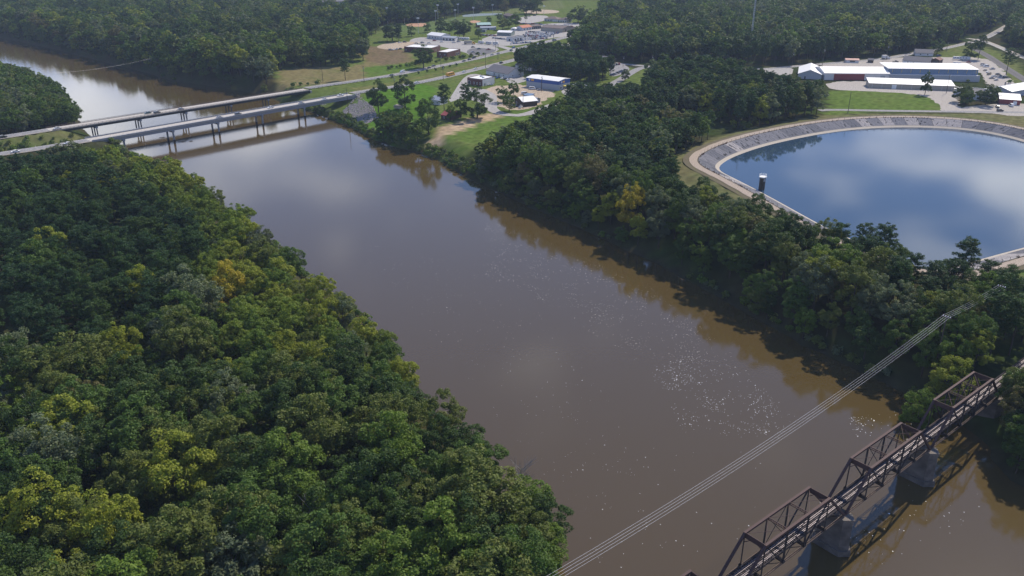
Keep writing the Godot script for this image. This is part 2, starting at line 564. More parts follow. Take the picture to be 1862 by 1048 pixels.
func build_terrain():
	var turf := [0.070, 0.105, 0.026]
	# right bank open land
	cover(PackedVector2Array([Vector2(-226.4, -807.1), Vector2(-186.2, -994.7), Vector2(-166.4, -1126.1), Vector2(-61.9, -1375.4), Vector2(69.4, -1592.9), Vector2(180.0, -1592.9), Vector2(130.2, -1208.7), Vector2(63.4, -994.7), Vector2(59.6, -842.8), Vector2(128.3, -790.3), Vector2(121.6, -715.4), Vector2(94.1, -619.8), Vector2(43.4, -599.5), Vector2(10.0, -513.9), Vector2(-41.1, -460.1), Vector2(-84.8, -479.1), Vector2(-141.4, -571.2), Vector2(-195.3, -689.0)]), 0.123, 0.167, 0.046)
	# the mown field beyond the highway: dry brown above, greener along the road
	cover(PackedVector2Array([Vector2(-195.3, -689.0), Vector2(-216.9, -780.6), Vector2(-193.4, -800.3), Vector2(-151.7, -800.3), Vector2(-142.7, -835.4), Vector2(-162.8, -902.1), Vector2(-167.7, -960.3), Vector2(-127.0, -932.6), Vector2(-108.5, -902.1), Vector2(-89.8, -807.1), Vector2(-96.5, -774.2), Vector2(-137.6, -720.9)]), 0.210, 0.181, 0.087, 0.5)
	cover(PackedVector2Array([Vector2(-169.2, -950.9), Vector2(-141.7, -950.9), Vector2(-115.9, -914.9), Vector2(-99.3, -835.4), Vector2(-122.3, -814.0), Vector2(-141.6, -835.4)]), 0.189, 0.145, 0.090, 0.4)
	cover(PackedVector2Array([Vector2(-138.6, -800.3), Vector2(-100.1, -828.2), Vector2(-89.1, -800.3), Vector2(-95.4, -764.8), Vector2(-116.4, -737.9), Vector2(-131.9, -743.7)]), 0.109, 0.181, 0.036, 0.3)
	# bright lawn at the bridge foot
	cover(PackedVector2Array([Vector2(-136.1, -599.5), Vector2(-122.3, -634.3), Vector2(-114.9, -661.2), Vector2(-103.6, -680.3), Vector2(-80.2, -713.6), Vector2(-59.3, -687.7), Vector2(-57.1, -609.4), Vector2(-75.3, -530.1), Vector2(-84.4, -519.4), Vector2(-107.5, -551.0)]), 0.094, 0.196, 0.026, 0.3)
	cover(PackedVector2Array([Vector2(-54.1, -496.5), Vector2(-36.3, -534.8), Vector2(-19.9, -586.2), Vector2(3.6, -599.5), Vector2(28.0, -609.4), Vector2(40.9, -590.0), Vector2(25.3, -546.0), Vector2(-10.6, -504.9), Vector2(-42.2, -474.0)]), 0.116, 0.181, 0.041, 0.35)
	# worn ground and paths by the small houses
	cover(PackedVector2Array([Vector2(-56.8, -506.4), Vector2(-47.6, -541.6), Vector2(-23.4, -575.9), Vector2(-10.3, -594.7), Vector2(-6.2, -581.4), Vector2(-19.0, -556.6), Vector2(-39.4, -527.3), Vector2(-47.7, -500.8)]), 0.493, 0.377, 0.261, 0.5)
	# median and verges
	cover(PackedVector2Array([Vector2(-131.9, -689.0), Vector2(-99.7, -720.9), Vector2(-42.9, -814.0), Vector2(5.2, -893.7), Vector2(9.7, -877.4), Vector2(-37.0, -800.3), Vector2(-77.8, -737.9), Vector2(-109.2, -689.0), Vector2(-128.4, -669.2)]), 0.167, 0.174, 0.065, 0.4)
	# ball fields
	cover(PackedVector2Array([Vector2(-177.4, -1152.4), Vector2(-130.3, -1194.1), Vector2(-67.1, -1303.7), Vector2(-27.4, -1394.5), Vector2(25.3, -1375.4), Vector2(23.4, -1270.5), Vector2(-38.9, -1194.1), Vector2(-89.5, -1065.1), Vector2(-161.1, -1088.7)]), 0.123, 0.174, 0.061, 0.25)
	cover(PackedVector2Array([Vector2(-43.9, -1356.8), Vector2(28.3, -1544.2), Vector2(89.5, -1592.9), Vector2(89.9, -1434.4), Vector2(51.5, -1375.4), Vector2(-26.0, -1320.9)]), 0.152, 0.181, 0.072, 0.3)
	# right: pond surrounds, dry turf
	cover(PackedVector2Array([Vector2(82.3, -448.2), Vector2(90.1, -466.3), Vector2(145.4, -529.2), Vector2(221.4, -584.1), Vector2(364.4, -587.9), Vector2(427.2, -545.3), Vector2(291.9, -339.2), Vector2(188.7, -279.0), Vector2(170.9, -269.1), Vector2(124.9, -306.6), Vector2(94.4, -365.7), Vector2(79.9, -415.7)]), 0.167, 0.167, 0.080, 0.5)
	cover(PackedVector2Array([Vector2(88.7, -715.4), Vector2(128.8, -793.6), Vector2(123.9, -715.4), Vector2(107.7, -641.4), Vector2(83.9, -637.0), Vector2(74.1, -664.4)]), 0.131, 0.174, 0.051, 0.4)
	cover(PackedVector2Array([Vector2(220.1, -580.4), Vector2(257.1, -676.5), Vector2(283.1, -684.0), Vector2(328.2, -664.4), Vector2(327.3, -630.4), Vector2(313.2, -593.6), Vector2(263.4, -591.7)]), 0.123, 0.181, 0.043, 0.3)
	cover(PackedVector2Array([Vector2(192.0, -300.7), Vector2(220.1, -318.9), Vector2(256.0, -339.2), Vector2(239.5, -300.7), Vector2(188.7, -279.0)]), 0.102, 0.181, 0.036, 0.3)
	cover(PackedVector2Array([Vector2(438.9, -881.5), Vector2(505.5, -969.9), Vector2(528.0, -941.7), Vector2(493.0, -814.0), Vector2(422.0, -689.0), Vector2(430.8, -758.7)]), 0.145, 0.174, 0.058, 0.4)
	# left bank: rough verge between the highways
	cover(PackedVector2Array([Vector2(-347.5, -488.4), Vector2(-320.7, -511.0), Vector2(-302.3, -535.5), Vector2(-268.5, -532.4), Vector2(-251.8, -511.0), Vector2(-278.6, -483.0), Vector2(-296.0, -467.5), Vector2(-321.7, -448.2)]), 0.140, 0.150, 0.062, 0.6)
	var xs := PackedFloat32Array()
	var zs := PackedFloat32Array()
	for q in [-5000.0, -3500.0, -2200.0, -1500.0]:
		xs.append(q)
	var x := -1090.0
	while x < 1190.0:
		xs.append(x)
		x += 6.0
	for q in [1500.0, 2200.0, 3500.0, 5000.0]:
		xs.append(q)
	for q in [-6500.0, -4500.0, -3000.0, -2300.0, -1900.0]:
		zs.append(q)
	var z := -1740.0
	while z < 190.0:
		zs.append(z)
		z += 12.0 if z < -1100.0 else (7.0 if z < -720.0 else 5.0)
	for q in [300.0, 700.0, 1500.0, 3000.0]:
		zs.append(q)
	var nx := xs.size()
	var nz := zs.size()
	var hs := PackedFloat32Array()
	hs.resize(nx * nz)
	for j in nz:
		for i in nx:
			hs[j * nx + i] = ground(xs[i], zs[j])
	var v := PackedVector3Array()
	var nn := PackedVector3Array()
	var cc := PackedColorArray()
	v.resize(nx * nz)
	nn.resize(nx * nz)
	cc.resize(nx * nz)
	for j in nz:
		for i in nx:
			var k := j * nx + i
			v[k] = Vector3(xs[i], hs[k], zs[j])
			var i0 := maxi(i - 1, 0)
			var i1 := mini(i + 1, nx - 1)
			var j0 := maxi(j - 1, 0)
			var j1 := mini(j + 1, nz - 1)
			var gx := (hs[j * nx + i1] - hs[j * nx + i0]) / (xs[i1] - xs[i0])
			var gz := (hs[j1 * nx + i] - hs[j0 * nx + i]) / (zs[j1] - zs[j0])
			nn[k] = Vector3(-gx, 1, -gz).normalized()
			cc[k] = land_colour(xs[i], zs[j], hs[k])
	var idx := PackedInt32Array()
	for j in nz - 1:
		for i in nx - 1:
			var k := j * nx + i
			idx.append_array(PackedInt32Array([k, k + 1, k + nx + 1, k, k + nx + 1, k + nx]))
	var a := []
	a.resize(Mesh.ARRAY_MAX)
	a[Mesh.ARRAY_VERTEX] = v
	a[Mesh.ARRAY_NORMAL] = nn
	a[Mesh.ARRAY_COLOR] = cc
	a[Mesh.ARRAY_INDEX] = idx
	var m := ArrayMesh.new()
	m.add_surface_from_arrays(Mesh.PRIMITIVE_TRIANGLES, a)
	top("ground", m, M.land, "broad land on both river banks under grass and leaf litter", "ground", "", "structure")

func land_colour(x: float, z: float, h: float) -> Color:
	var n := noise_a.get_noise_2d(x * 0.021, z * 0.021)
	var n2 := noise_b.get_noise_2d(x * 0.11, z * 0.11)
	# leaf litter and low weeds under the woods
	var c := Color(0.060, 0.058, 0.030).lerp(Color(0.045, 0.068, 0.022), clampf(0.5 + n * 1.4, 0, 1))
	if h < 0.9:
		return Color(0.062, 0.056, 0.034)
	var p := Vector2(x + n2 * 2.5, z + n * 4.0)
	for k in range(covers.size() - 1, -1, -1):
		var e: Array = covers[k]
		if (e[3] as Rect2).has_point(p) and Geometry2D.is_point_in_polygon(p, e[0]):
			c = e[1]
			var q: float = (n * 0.9 + n2 * 0.7) * e[2]
			c = c.lerp(Color(0.22, 0.18, 0.095), clampf(q, 0.0, 0.8))
			c = c.lerp(Color(0.07, 0.14, 0.022), clampf(-q, 0.0, 0.8))
			break
	return c

# ---------------------------------------------------------------- water
func sheet(poly: PackedVector2Array, y: float) -> ArrayMesh:
	var s := Soup.new()
	var idx := Geometry2D.triangulate_polygon(poly)
	for i in range(0, idx.size(), 3):
		var a := poly[idx[i]]
		var b := poly[idx[i + 1]]
		var d := poly[idx[i + 2]]
		if (b - a).cross(d - a) < 0.0:
			var t := b
			b = d
			d = t
		s.tri(Vector3(a.x, y, a.y), Vector3(b.x, y, b.y), Vector3(d.x, y, d.y))
		for k in 3:
			s.n.append(Vector3.UP)
	return s.mesh()

func build_water():
	# the water sheet runs a little under the banks
	var wide := Geometry2D.offset_polygon(water_poly, 4.0)
	top("river_water", sheet(wide[0], 0.0), M.river_water, "wide muddy brown river running between wooded banks", "river", "", "structure")
	# flecks of foam drifting on the surface, gathered in loose drifts
	var s := Soup.new()
	var areas := [
		[PackedVector2Array([Vector2(-13.6, -380.3), Vector2(17.1, -349.7), Vector2(54.2, -299.7), Vector2(73.4, -244.3), Vector2(82.6, -203.7), Vector2(74.5, -192.5), Vector2(50.8, -203.7), Vector2(39.8, -240.4), Vector2(14.2, -279.1), Vector2(-11.5, -311.0)]), 2000, 0.068],
		[PackedVector2Array([Vector2(45.8, -244.3), Vector2(71.5, -236.7), Vector2(79.6, -209.7), Vector2(71.4, -192.5), Vector2(47.6, -195.3)]), 420, 0.09],
		[PackedVector2Array([Vector2(96.9, -203.7), Vector2(114.8, -208.2), Vector2(114.1, -199.4), Vector2(95.8, -192.5)]), 70, 0.11],
		[PackedVector2Array([Vector2(-72.3, -349.7), Vector2(-7.2, -323.1), Vector2(28.8, -222.5), Vector2(33.7, -148.5), Vector2(9.5, -168.4), Vector2(-12.1, -222.5)]), 420, 0.062],
		[PackedVector2Array([Vector2(9.9, -177.5), Vector2(57.4, -198.0), Vector2(72.8, -172.8), Vector2(44.7, -141.5), Vector2(20.5, -141.5)]), 50, 0.10],
		[PackedVector2Array([Vector2(86.5, -168.4), Vector2(110.0, -177.5), Vector2(119.5, -168.4), Vector2(94.8, -144.9), Vector2(68.9, -141.5)]), 50, 0.10],
	]
	for e in areas:
		var poly: PackedVector2Array = e[0]
		var lo := poly[0]
		var hi := poly[0]
		for q in poly:
			lo = lo.min(q)
			hi = hi.max(q)
		var made := 0
		var tries := 0
		while made < e[1] and tries < 60000:
			tries += 1
			var p := Vector2(rng.randf_range(lo.x, hi.x), rng.randf_range(lo.y, hi.y))
			if not Geometry2D.is_point_in_polygon(p, poly):
				continue
			var n := noise_a.get_noise_2d(p.x * 0.06, p.y * 0.06) + 0.6 * noise_b.get_noise_2d(p.x * 0.3, p.y * 0.3)
			if n < 0.12 and rng.randf() > 0.10:
				continue
			made += 1
			var r: float = e[2] * rng.randf_range(0.35, 1.2)
			if rng.randf() < 0.06:
				r *= 1.7
			var sides := rng.randi_range(4, 6)
			var turn := rng.randf() * TAU
			var long := rng.randf_range(1.0, 2.2)
			var c := Vector3(p.x, 0.03, p.y)
			var ring := []
			for k in sides:
				var u := TAU * k / sides
				var o := Vector2(cos(u) * long, sin(u)).rotated(turn) * r * rng.randf_range(0.6, 1.1)
				ring.append(Vector3(p.x + o.x, 0.012, p.y + o.y))
			for k in sides:
				s.tri(c, ring[k], ring[(k + 1) % sides])
	top("foam", s.mesh(), M.foam, "white foam flecks drifting in loose streaks on the brown river", "foam", "", "stuff")

# ---------------------------------------------------------------- pond
func offset_ring(p: PackedVector2Array, d: float) -> PackedVector2Array:
	var q := PackedVector2Array()
	var n := p.size()
	for i in n:
		var t := (p[(i + 1) % n] - p[(i + n - 1) % n]).normalized()
		q.append(p[i] + Vector2(t.y, -t.x) * d * pond_sign)
	return q

var pond_sign := 1.0

func build_pond():
	var area := 0.0
	for i in pond_edge.size():
		area += pond_edge[i].cross(pond_edge[(i + 1) % pond_edge.size()])
	pond_sign = 1.0 if area > 0.0 else -1.0
	top("pond_water", sheet(offset_ring(pond_edge, 0.6), POND_Y), M.pond_water, "still blue water of the lined storage pond", "pond", "", "structure")
	var o := thing("pond_embankment", "lined earth embankment ringing the storage pond with a dirt track on top", "embankment")
	var n := pond_edge.size()
	var r0 := offset_ring(pond_edge, -1.2)
	var r1 := offset_ring(pond_edge, 2.6)
	var r2 := offset_ring(pond_edge, 12.0)
	var r3 := offset_ring(pond_edge, 12.6)
	var r4 := offset_ring(pond_edge, 17.2)
	var r5 := offset_ring(pond_edge, 20.5)
	var band := Soup.new()
	var under := Soup.new()
	var track := Soup.new()
	var skirt := Soup.new()
	var y1 := POND_Y + 0.75
	for i in n:
		var k := (i + 1) % n
		band.quad(flip(r0[i], POND_Y - 0.5), flip(r0[k], POND_Y - 0.5), flip(r1[k], y1), flip(r1[i], y1))
		under.quad(flip(r1[i], y1 - 0.05), flip(r1[k], y1 - 0.05), flip(r2[k], CREST_Y - 0.12), flip(r2[i], CREST_Y - 0.12))
		var w0 := noise_b.get_noise_1d(i * 0.35) * 0.5
		var w1 := noise_b.get_noise_1d(k * 0.35) * 0.5
		if k == 0:
			w1 = noise_b.get_noise_1d(0.0) * 0.5
		track.quad(flip(r3[i], CREST_Y + 0.02), flip(r3[k], CREST_Y + 0.02), flip(r4[k] + (r4[k] - r3[k]) * w1 * 0.3, CREST_Y + 0.05), flip(r4[i] + (r4[i] - r3[i]) * w0 * 0.3, CREST_Y + 0.05))
		skirt.quad(flip(r2[i], CREST_Y - 0.1), flip(r2[k], CREST_Y - 0.1), flip(r5[k], CREST_Y - 0.08), flip(r5[i], CREST_Y - 0.08))
	part(o, "waterline_band", band.mesh(), M.edge_concrete)
	part(o, "liner_seam_bed", under.mesh(), M.liner_seam)
	part(o, "crest_track", track.mesh(), M.crest_dirt)
	part(o, "crest_shoulder", skirt.mesh(), M.crest_verge)
	# liner sheets: each about 8 m wide, wrinkled, with dark gaps between
	var i := 0
	while i < n:
		var span := 2
		var s := Soup.new()
		var rows := 5
		var cols := 8
		var pts := []
		for a in cols + 1:
			var f: float = 0.012 + 0.976 * a / cols
			var u := i + f * span
			var ia := int(u) % n
			var ib := (ia + 1) % n
			var lo := r1[ia].lerp(r1[ib], u - int(u))
			var hi := r2[ia].lerp(r2[ib], u - int(u))
			var col := []
			for b in rows + 1:
				var t := float(b) / rows
				var p := lo.lerp(hi, t)
				var bump := 0.0
				if b > 0 and b < rows:
					bump = 0.38 * noise_b.get_noise_2d(p.x * 0.5, p.y * 0.5) + 0.16 * noise_a.get_noise_2d(p.x * 1.1, p.y * 1.1)
				col.append(Vector3(p.x, lerpf(y1, CREST_Y - 0.05, t) + 0.06 + bump, p.y))
			pts.append(col)
		for a in cols:
			for b in rows:
				s.quad(pts[a][b], pts[a + 1][b], pts[a + 1][b + 1], pts[a][b + 1])
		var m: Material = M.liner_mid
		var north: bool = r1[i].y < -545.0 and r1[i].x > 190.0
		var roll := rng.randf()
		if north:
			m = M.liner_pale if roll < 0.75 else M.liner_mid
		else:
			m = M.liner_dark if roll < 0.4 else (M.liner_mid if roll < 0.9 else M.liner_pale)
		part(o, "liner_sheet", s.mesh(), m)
		i += span
	# post and wire fence round the crest, inside the track
	var fence := thing("pond_fence", "low post and wire fence along the pond crest", "fence")
	var fr := resample(offset_ring(pond_edge, 12.25), 5.0, true)
	var post := box_mesh(Vector3(0.10, 1.5, 0.10), Vector3(0, 0.75, 0))
	var wires := Soup.new()
	for a in fr.size():
		part(fence, "post", post, M.pole_wood, Transform3D(Basis(), flip(fr[a], CREST_Y - 0.15)))
		var b := (a + 1) % fr.size()
		for hgt in [0.5, 0.95, 1.3]:
			wires.bar(flip(fr[a], CREST_Y - 0.15 + hgt), flip(fr[b], CREST_Y - 0.15 + hgt), 0.025, 0.025)
	part(fence, "wire", wires.mesh(), M.thin_wire)
	# brown weeds along the crest edge
	var w := Soup.new()
	for a in 900:
		var u := rng.randi() % n
		var p := r2[u].lerp(r2[(u + 1) % n], rng.randf()) + Vector2(rng.randf_range(-0.4, 0.4), rng.randf_range(-0.4, 0.4))
		if noise_a.get_noise_2d(p.x * 0.05, p.y * 0.05) < -0.15:
			continue
		var hh := rng.randf_range(0.3, 0.9)
		for k in 3:
			var d := Vector2.from_angle(rng.randf() * TAU) * rng.randf_range(0.15, 0.45)
			w.tri(flip(p, CREST_Y - 0.1), flip(p + d, CREST_Y - 0.1), flip(p + d * 0.8, CREST_Y - 0.1 + hh))
	top("weeds", w.mesh(), M.dry_weed, "dry reddish weeds along the crest edge of the pond", "weeds", "", "stuff")
	# intake tower standing in the pond
	var tw := thing("intake_tower", "round concrete intake tower with white railed platform standing in the pond", "tower", Vector3(127.16, 8, -405.18))
	var sh := Soup.new()
	sh.tube(Vector3(0, -5, 0), Vector3(0, 6.2, 0), 1.55, 1.5, 16)
	part(tw, "shaft", sh.mesh(), M.tower_concrete)
	var cap := Soup.new()
	cap.tube(Vector3(0, 6.2, 0), Vector3(0, 6.7, 0), 1.9, 1.9, 16)
	part(tw, "platform", cap.mesh(), M.paint_white)
	var door := Soup.new()
	door.box(Vector3(0.5, 5.0, 1.5), Vector3(0.9, 1.2, 0.3))
	part(tw, "hatch", door.mesh(), M.grey_wall)
	var rail := Soup.new()
	for a in 10:
		var u := TAU * a / 10
		var p := Vector3(cos(u) * 1.8, 6.7, sin(u) * 1.8)
		var u2 := TAU * (a + 1) / 10
		var p2 := Vector3(cos(u2) * 1.8, 6.7, sin(u2) * 1.8)
		rail.bar(p, p + Vector3(0, 1.1, 0), 0.07, 0.07)
		for hgt in [0.55, 1.1]:
			rail.bar(p + Vector3(0, hgt, 0), p2 + Vector3(0, hgt, 0), 0.07, 0.07)
	part(tw, "railing", rail.mesh(), M.paint_white)


# ---------------------------------------------------------------- roads
var far_road := PackedVector2Array([Vector2(-167.4, -679.9), Vector2(-151.7, -697.8), Vector2(-137.2, -713.8), Vector2(-104.7, -755.6), Vector2(-78.2, -795.4), Vector2(-44.3, -843.0), Vector2(-15.0, -894.2), Vector2(15.2, -944.7), Vector2(49.9, -1008.6), Vector2(88.7, -1072.4)])
var near_road := PackedVector2Array([Vector2(-126.2, -657.0), Vector2(-113.9, -670.1), Vector2(-96.2, -690.0), Vector2(-75.0, -719.3), Vector2(-40.9, -774.2), Vector2(-16.4, -815.9), Vector2(9.5, -858.1), Vector2(31.3, -896.3), Vector2(50.7, -947.0), Vector2(75.5, -985.5)])
var far_road_left := PackedVector2Array([Vector2(-299.0, -528.5), Vector2(-318.1, -507.1), Vector2(-344.5, -479.3), Vector2(-375.3, -446.9)])
var near_road_left := PackedVector2Array([Vector2(-260.0, -499.9), Vector2(-277.3, -481.3), Vector2(-294.9, -466.4), Vector2(-321.3, -443.5), Vector2(-352.3, -416.3)])
var road_strips := []
var keep_open := []

func bounds(p: PackedVector2Array, more: float) -> Rect2:
	var lo := p[0]
	var hi := p[0]
	for q in p:
		lo = lo.min(q)
		hi = hi.max(q)
	return Rect2(lo, hi - lo).grow(more)

func strip_mesh(line: PackedVector2Array, half: float, ys: PackedFloat32Array, side := 0.0) -> ArrayMesh:
	var s := Soup.new()
	var n := line.size()
	var a := []
	for i in n:
		var t := (line[mini(i + 1, n - 1)] - line[maxi(i - 1, 0)]).normalized()
		var w := Vector2(-t.y, t.x)
		a.append([flip(line[i] + w * (side - half), ys[i]), flip(line[i] + w * (side + half), ys[i])])
	for i in n - 1:
		s.quad(a[i][0], a[i + 1][0], a[i + 1][1], a[i][1])
	return s.mesh()

func road(called: String, raw: PackedVector2Array, width: float, m: Material, label: String, y_of: Callable, marks := true, lift := 0.06):
	var line := resample(chaikin(raw, 2, false), 8.0)
	var ys := PackedFloat32Array()
	var s := 0.0
	for i in line.size():
		if i:
			s += line[i].distance_to(line[i - 1])
		ys.append(y_of.call(s, line[i]) + lift)
	road_strips.append([line, pow(width * 0.5 + 5.0, 2.0), bounds(line, width + 8.0)])
	var o := top(called, strip_mesh(line, width * 0.5, ys), m, label, "road", "", "structure")
	if marks:
		var up := ys.duplicate()
		for i in up.size():
			up[i] += 0.02
		for e in [[width * 0.5 - 0.9, M.paint_white], [-width * 0.5 + 0.9, M.paint_yellow]]:
			part(o, "edge_line", strip_mesh(line, 0.09, up, e[0]), e[1])
		var d := Soup.new()
		for i in range(0, line.size() - 1, 2):
			var p := flip(line[i], up[i])
			var q := flip(line[i + 1], up[i + 1])
			var t := (q - p).normalized()
			var w := t.cross(Vector3.UP) * 0.08
			q = p + t * 3.5
			d.quad(p - w, q - w, q + w, p + w)
		part(o, "lane_dashes", d.mesh(), M.paint_white).set_meta("kind", "stuff")

func flat_y(_s: float, _p: Vector2) -> float:
	return RIGHT_LAND

func left_y(_s: float, _p: Vector2) -> float:
	return DECK_Y - 0.06

func right_y(s: float, _p: Vector2) -> float:
	return ramp_y(s) - 0.06

func drape_y(_s: float, p: Vector2) -> float:
	return ground(p.x, p.y)

func lot(called: String, poly: PackedVector2Array, layer: int, m: Material, label: String, category: String):
	var p := chaikin(poly, 1, true)
	if m == M.dirt or m == M.gravel or m == M.infield_clay:
		p = resample(p, 3.0, true)
		for i in p.size():
			p[i] += Vector2(noise_b.get_noise_2d(p[i].x * 0.09, p[i].y * 0.09), noise_b.get_noise_2d(p[i].y * 0.09, p[i].x * 0.09 + 50.0)) * (6.0 if m == M.dirt else 3.5)
		if Geometry2D.triangulate_polygon(p).is_empty():
			p = chaikin(poly, 1, true)
	keep_open.append([p, bounds(p, 0.0)])
	top(called, sheet(p, RIGHT_LAND + 0.02 + 0.025 * layer), m, label, category, "", "structure")

func build_roads():
	road("highway_far_lanes", far_road, 10.5, M.asphalt, "far carriageway of the divided highway running up to the town", right_y)
	road("highway_near_lanes", near_road, 10.5, M.asphalt, "near carriageway of the divided highway running up to the town", right_y)
	road("approach_far_lanes", far_road_left, 10.5, M.asphalt, "far carriageway on the left bank before the bridge", left_y)
	road("approach_near_lanes", near_road_left, 10.5, M.asphalt, "near carriageway on the left bank before the bridge", left_y)
	road("cross_street", PackedVector2Array([Vector2(25.1, -881.5), Vector2(44.7, -873.5), Vector2(63.2, -854.0), Vector2(91.3, -831.8), Vector2(130.3, -803.7), Vector2(150.8, -795.3), Vector2(189.3, -787.1), Vector2(234.5, -787.1), Vector2(260.1, -800.3), Vector2(294.6, -817.5), Vector2(342.7, -839.1), Vector2(375.6, -854.0), Vector2(421.6, -893.7), Vector2(469.2, -928.1), Vector2(508.7, -965.1), Vector2(564.0, -1020.7), Vector2(610.5, -1082.7), Vector2(676.9, -1172.9)]), 8.5, M.asphalt, "side street running behind the pines to the warehouses", flat_y, true, 0.10)
	road("far_road", PackedVector2Array([Vector2(543.7, -1020.7), Vector2(551.9, -1004.9), Vector2(546.1, -969.9), Vector2(533.9, -919.3), Vector2(520.2, -861.7), Vector2(504.8, -774.2)]), 8.0, M.pale_asphalt, "pale road curving along the far wood edge at upper right", flat_y, true, 0.14)
	road("service_road", PackedVector2Array([Vector2(128.7, -800.3), Vector2(120.0, -793.6), Vector2(106.5, -761.7), Vector2(93.3, -726.5), Vector2(76.6, -689.0), Vector2(64.9, -664.4), Vector2(49.0, -650.4)]), 8.0, M.asphalt, "service road between the pine block and the blue building", flat_y, false, 0.18)
	road("pond_road", PackedVector2Array([Vector2(222.1, -597.5), Vector2(231.9, -600.5), Vector2(265.4, -596.5), Vector2(311.6, -593.6), Vector2(366.1, -590.7), Vector2(416.0, -584.1)]), 6.5, M.asphalt, "narrow road along the north side of the pond", flat_y, false, 0.10)
	road("paved_lane", PackedVector2Array([Vector2(-42.2, -689.0), Vector2(-22.6, -674.1), Vector2(-15.1, -652.7), Vector2(-16.5, -624.0), Vector2(-15.2, -601.5), Vector2(-7.8, -584.1), Vector2(5.4, -578.5), Vector2(14.5, -589.8), Vector2(25.9, -609.5), Vector2(37.0, -628.3)]), 8.5, M.pale_asphalt, "paved lane looping through the riverside lots", flat_y, false, 0.12)
	road("junction_street", PackedVector2Array([Vector2(17.4, -865.6), Vector2(8.1, -893.7), Vector2(-0.6, -923.7), Vector2(-16.0, -955.6), Vector2(-44.6, -974.8), Vector2(-83.8, -994.7), Vector2(-111.6, -1015.4)]), 9.0, M.pale_asphalt, "street crossing the highway towards the stores", flat_y, false, 0.16)
	road("house_drive", PackedVector2Array([Vector2(-304.9, -1455.1), Vector2(-285.9, -1476.4), Vector2(-270.2, -1521.0), Vector2(-252.4, -1592.9), Vector2(-225.9, -1699.6)]), 7.0, M.pale_asphalt, "drive between the houses at the top edge", flat_y, false, 0.1)
	# lots and yards
	lot("store_parking", PackedVector2Array([Vector2(-118.7, -974.8), Vector2(-120.0, -1020.7), Vector2(-105.9, -1036.9), Vector2(-62.0, -1004.9), Vector2(-30.5, -965.1), Vector2(-15.8, -941.7), Vector2(-13.6, -914.9), Vector2(-28.0, -881.5), Vector2(-42.4, -873.5), Vector2(-49.6, -902.1), Vector2(-80.3, -950.9), Vector2(-100.6, -969.9)]), 1, M.pale_asphalt, "pale paved parking around the brick stores", "parking lot")
	lot("corner_parking", PackedVector2Array([Vector2(-42.6, -877.4), Vector2(-49.8, -906.3), Vector2(-44.1, -937.1), Vector2(-24.7, -932.6), Vector2(-15.4, -914.9), Vector2(-28.0, -881.5)]), 2, M.new_asphalt, "dark parking bay beside the second brick store", "parking lot")
	lot("bare_lot", PackedVector2Array([Vector2(-152.5, -941.7), Vector2(-145.0, -974.8), Vector2(-129.3, -989.6), Vector2(-103.8, -989.6), Vector2(-110.8, -960.3), Vector2(-116.2, -932.6), Vector2(-133.6, -919.3)]), 2, M.dirt, "bare sandy lot at the edge of the mown field", "dirt lot")
	lot("sales_lot", PackedVector2Array([Vector2(-40.5, -999.8), Vector2(-21.2, -1065.1), Vector2(2.9, -1126.1), Vector2(40.9, -1187.0), Vector2(98.8, -1201.3), Vector2(109.7, -1152.4), Vector2(72.9, -1042.5), Vector2(45.5, -1026.1), Vector2(13.0, -960.3), Vector2(-15.9, -950.9)]), 3, M.pale_asphalt, "crowded paved sales lot full of cars", "parking lot")
	lot("upper_parking", PackedVector2Array([Vector2(5.5, -1223.6), Vector2(13.9, -1286.9), Vector2(49.2, -1312.2), Vector2(58.3, -1254.5), Vector2(31.2, -1194.1), Vector2(10.6, -1187.0)]), 4, M.pale_asphalt, "pale paved lot below the upper ball field", "parking lot")
	lot("lane_parking", PackedVector2Array([Vector2(-49.2, -624.0), Vector2(-46.6, -674.1), Vector2(-44.6, -715.4), Vector2(-41.5, -746.7), Vector2(-36.3, -761.7), Vector2(-25.2, -755.7), Vector2(-38.0, -715.4), Vector2(-36.7, -689.0), Vector2(-23.0, -686.5), Vector2(-14.9, -664.4), Vector2(-10.8, -628.3), Vector2(-11.1, -595.6), Vector2(-17.1, -599.5), Vector2(-21.1, -624.0), Vector2(-38.0, -645.9)]), 2, M.pale_asphalt, "paved forecourt beside the brick and white shop", "parking lot")
	lot("sand_yard", PackedVector2Array([Vector2(-24.6, -679.0), Vector2(-13.3, -696.8), Vector2(8.8, -707.3), Vector2(31.0, -681.5), Vector2(36.6, -669.2), Vector2(29.5, -645.9), Vector2(16.5, -607.5), Vector2(-0.4, -597.5), Vector2(-10.6, -615.6), Vector2(-16.5, -659.7)]), 1, M.dirt, "sandy yard in front of the blue building", "dirt lot")
	lot("blue_building_parking", PackedVector2Array([Vector2(39.2, -676.5), Vector2(48.1, -696.8), Vector2(65.5, -691.6), Vector2(69.7, -674.1), Vector2(55.9, -645.9), Vector2(41.2, -657.4)]), 3, M.pale_asphalt, "paved parking at the end of the blue building", "parking lot")
	lot("car_park", PackedVector2Array([Vector2(94.5, -821.0), Vector2(107.3, -821.0), Vector2(111.2, -793.6), Vector2(106.6, -774.2), Vector2(89.7, -740.8), Vector2(88.1, -761.7)]), 3, M.asphalt, "car park beside the pine block with rows of cars", "parking lot")
	lot("gable_parking", PackedVector2Array([Vector2(-6.2, -723.7), Vector2(-0.5, -740.8), Vector2(7.4, -752.6), Vector2(14.8, -726.5), Vector2(1.4, -704.6)]), 3, M.pale_asphalt, "small parking area by the long white gabled building", "parking lot")
	lot("bare_patch", PackedVector2Array([Vector2(83.6, -679.0), Vector2(92.1, -686.5), Vector2(104.2, -679.0), Vector2(103.3, -666.8), Vector2(91.6, -664.4), Vector2(83.1, -666.8)]), 2, M.dirt, "bare sandy strip beside the service road", "dirt lot")
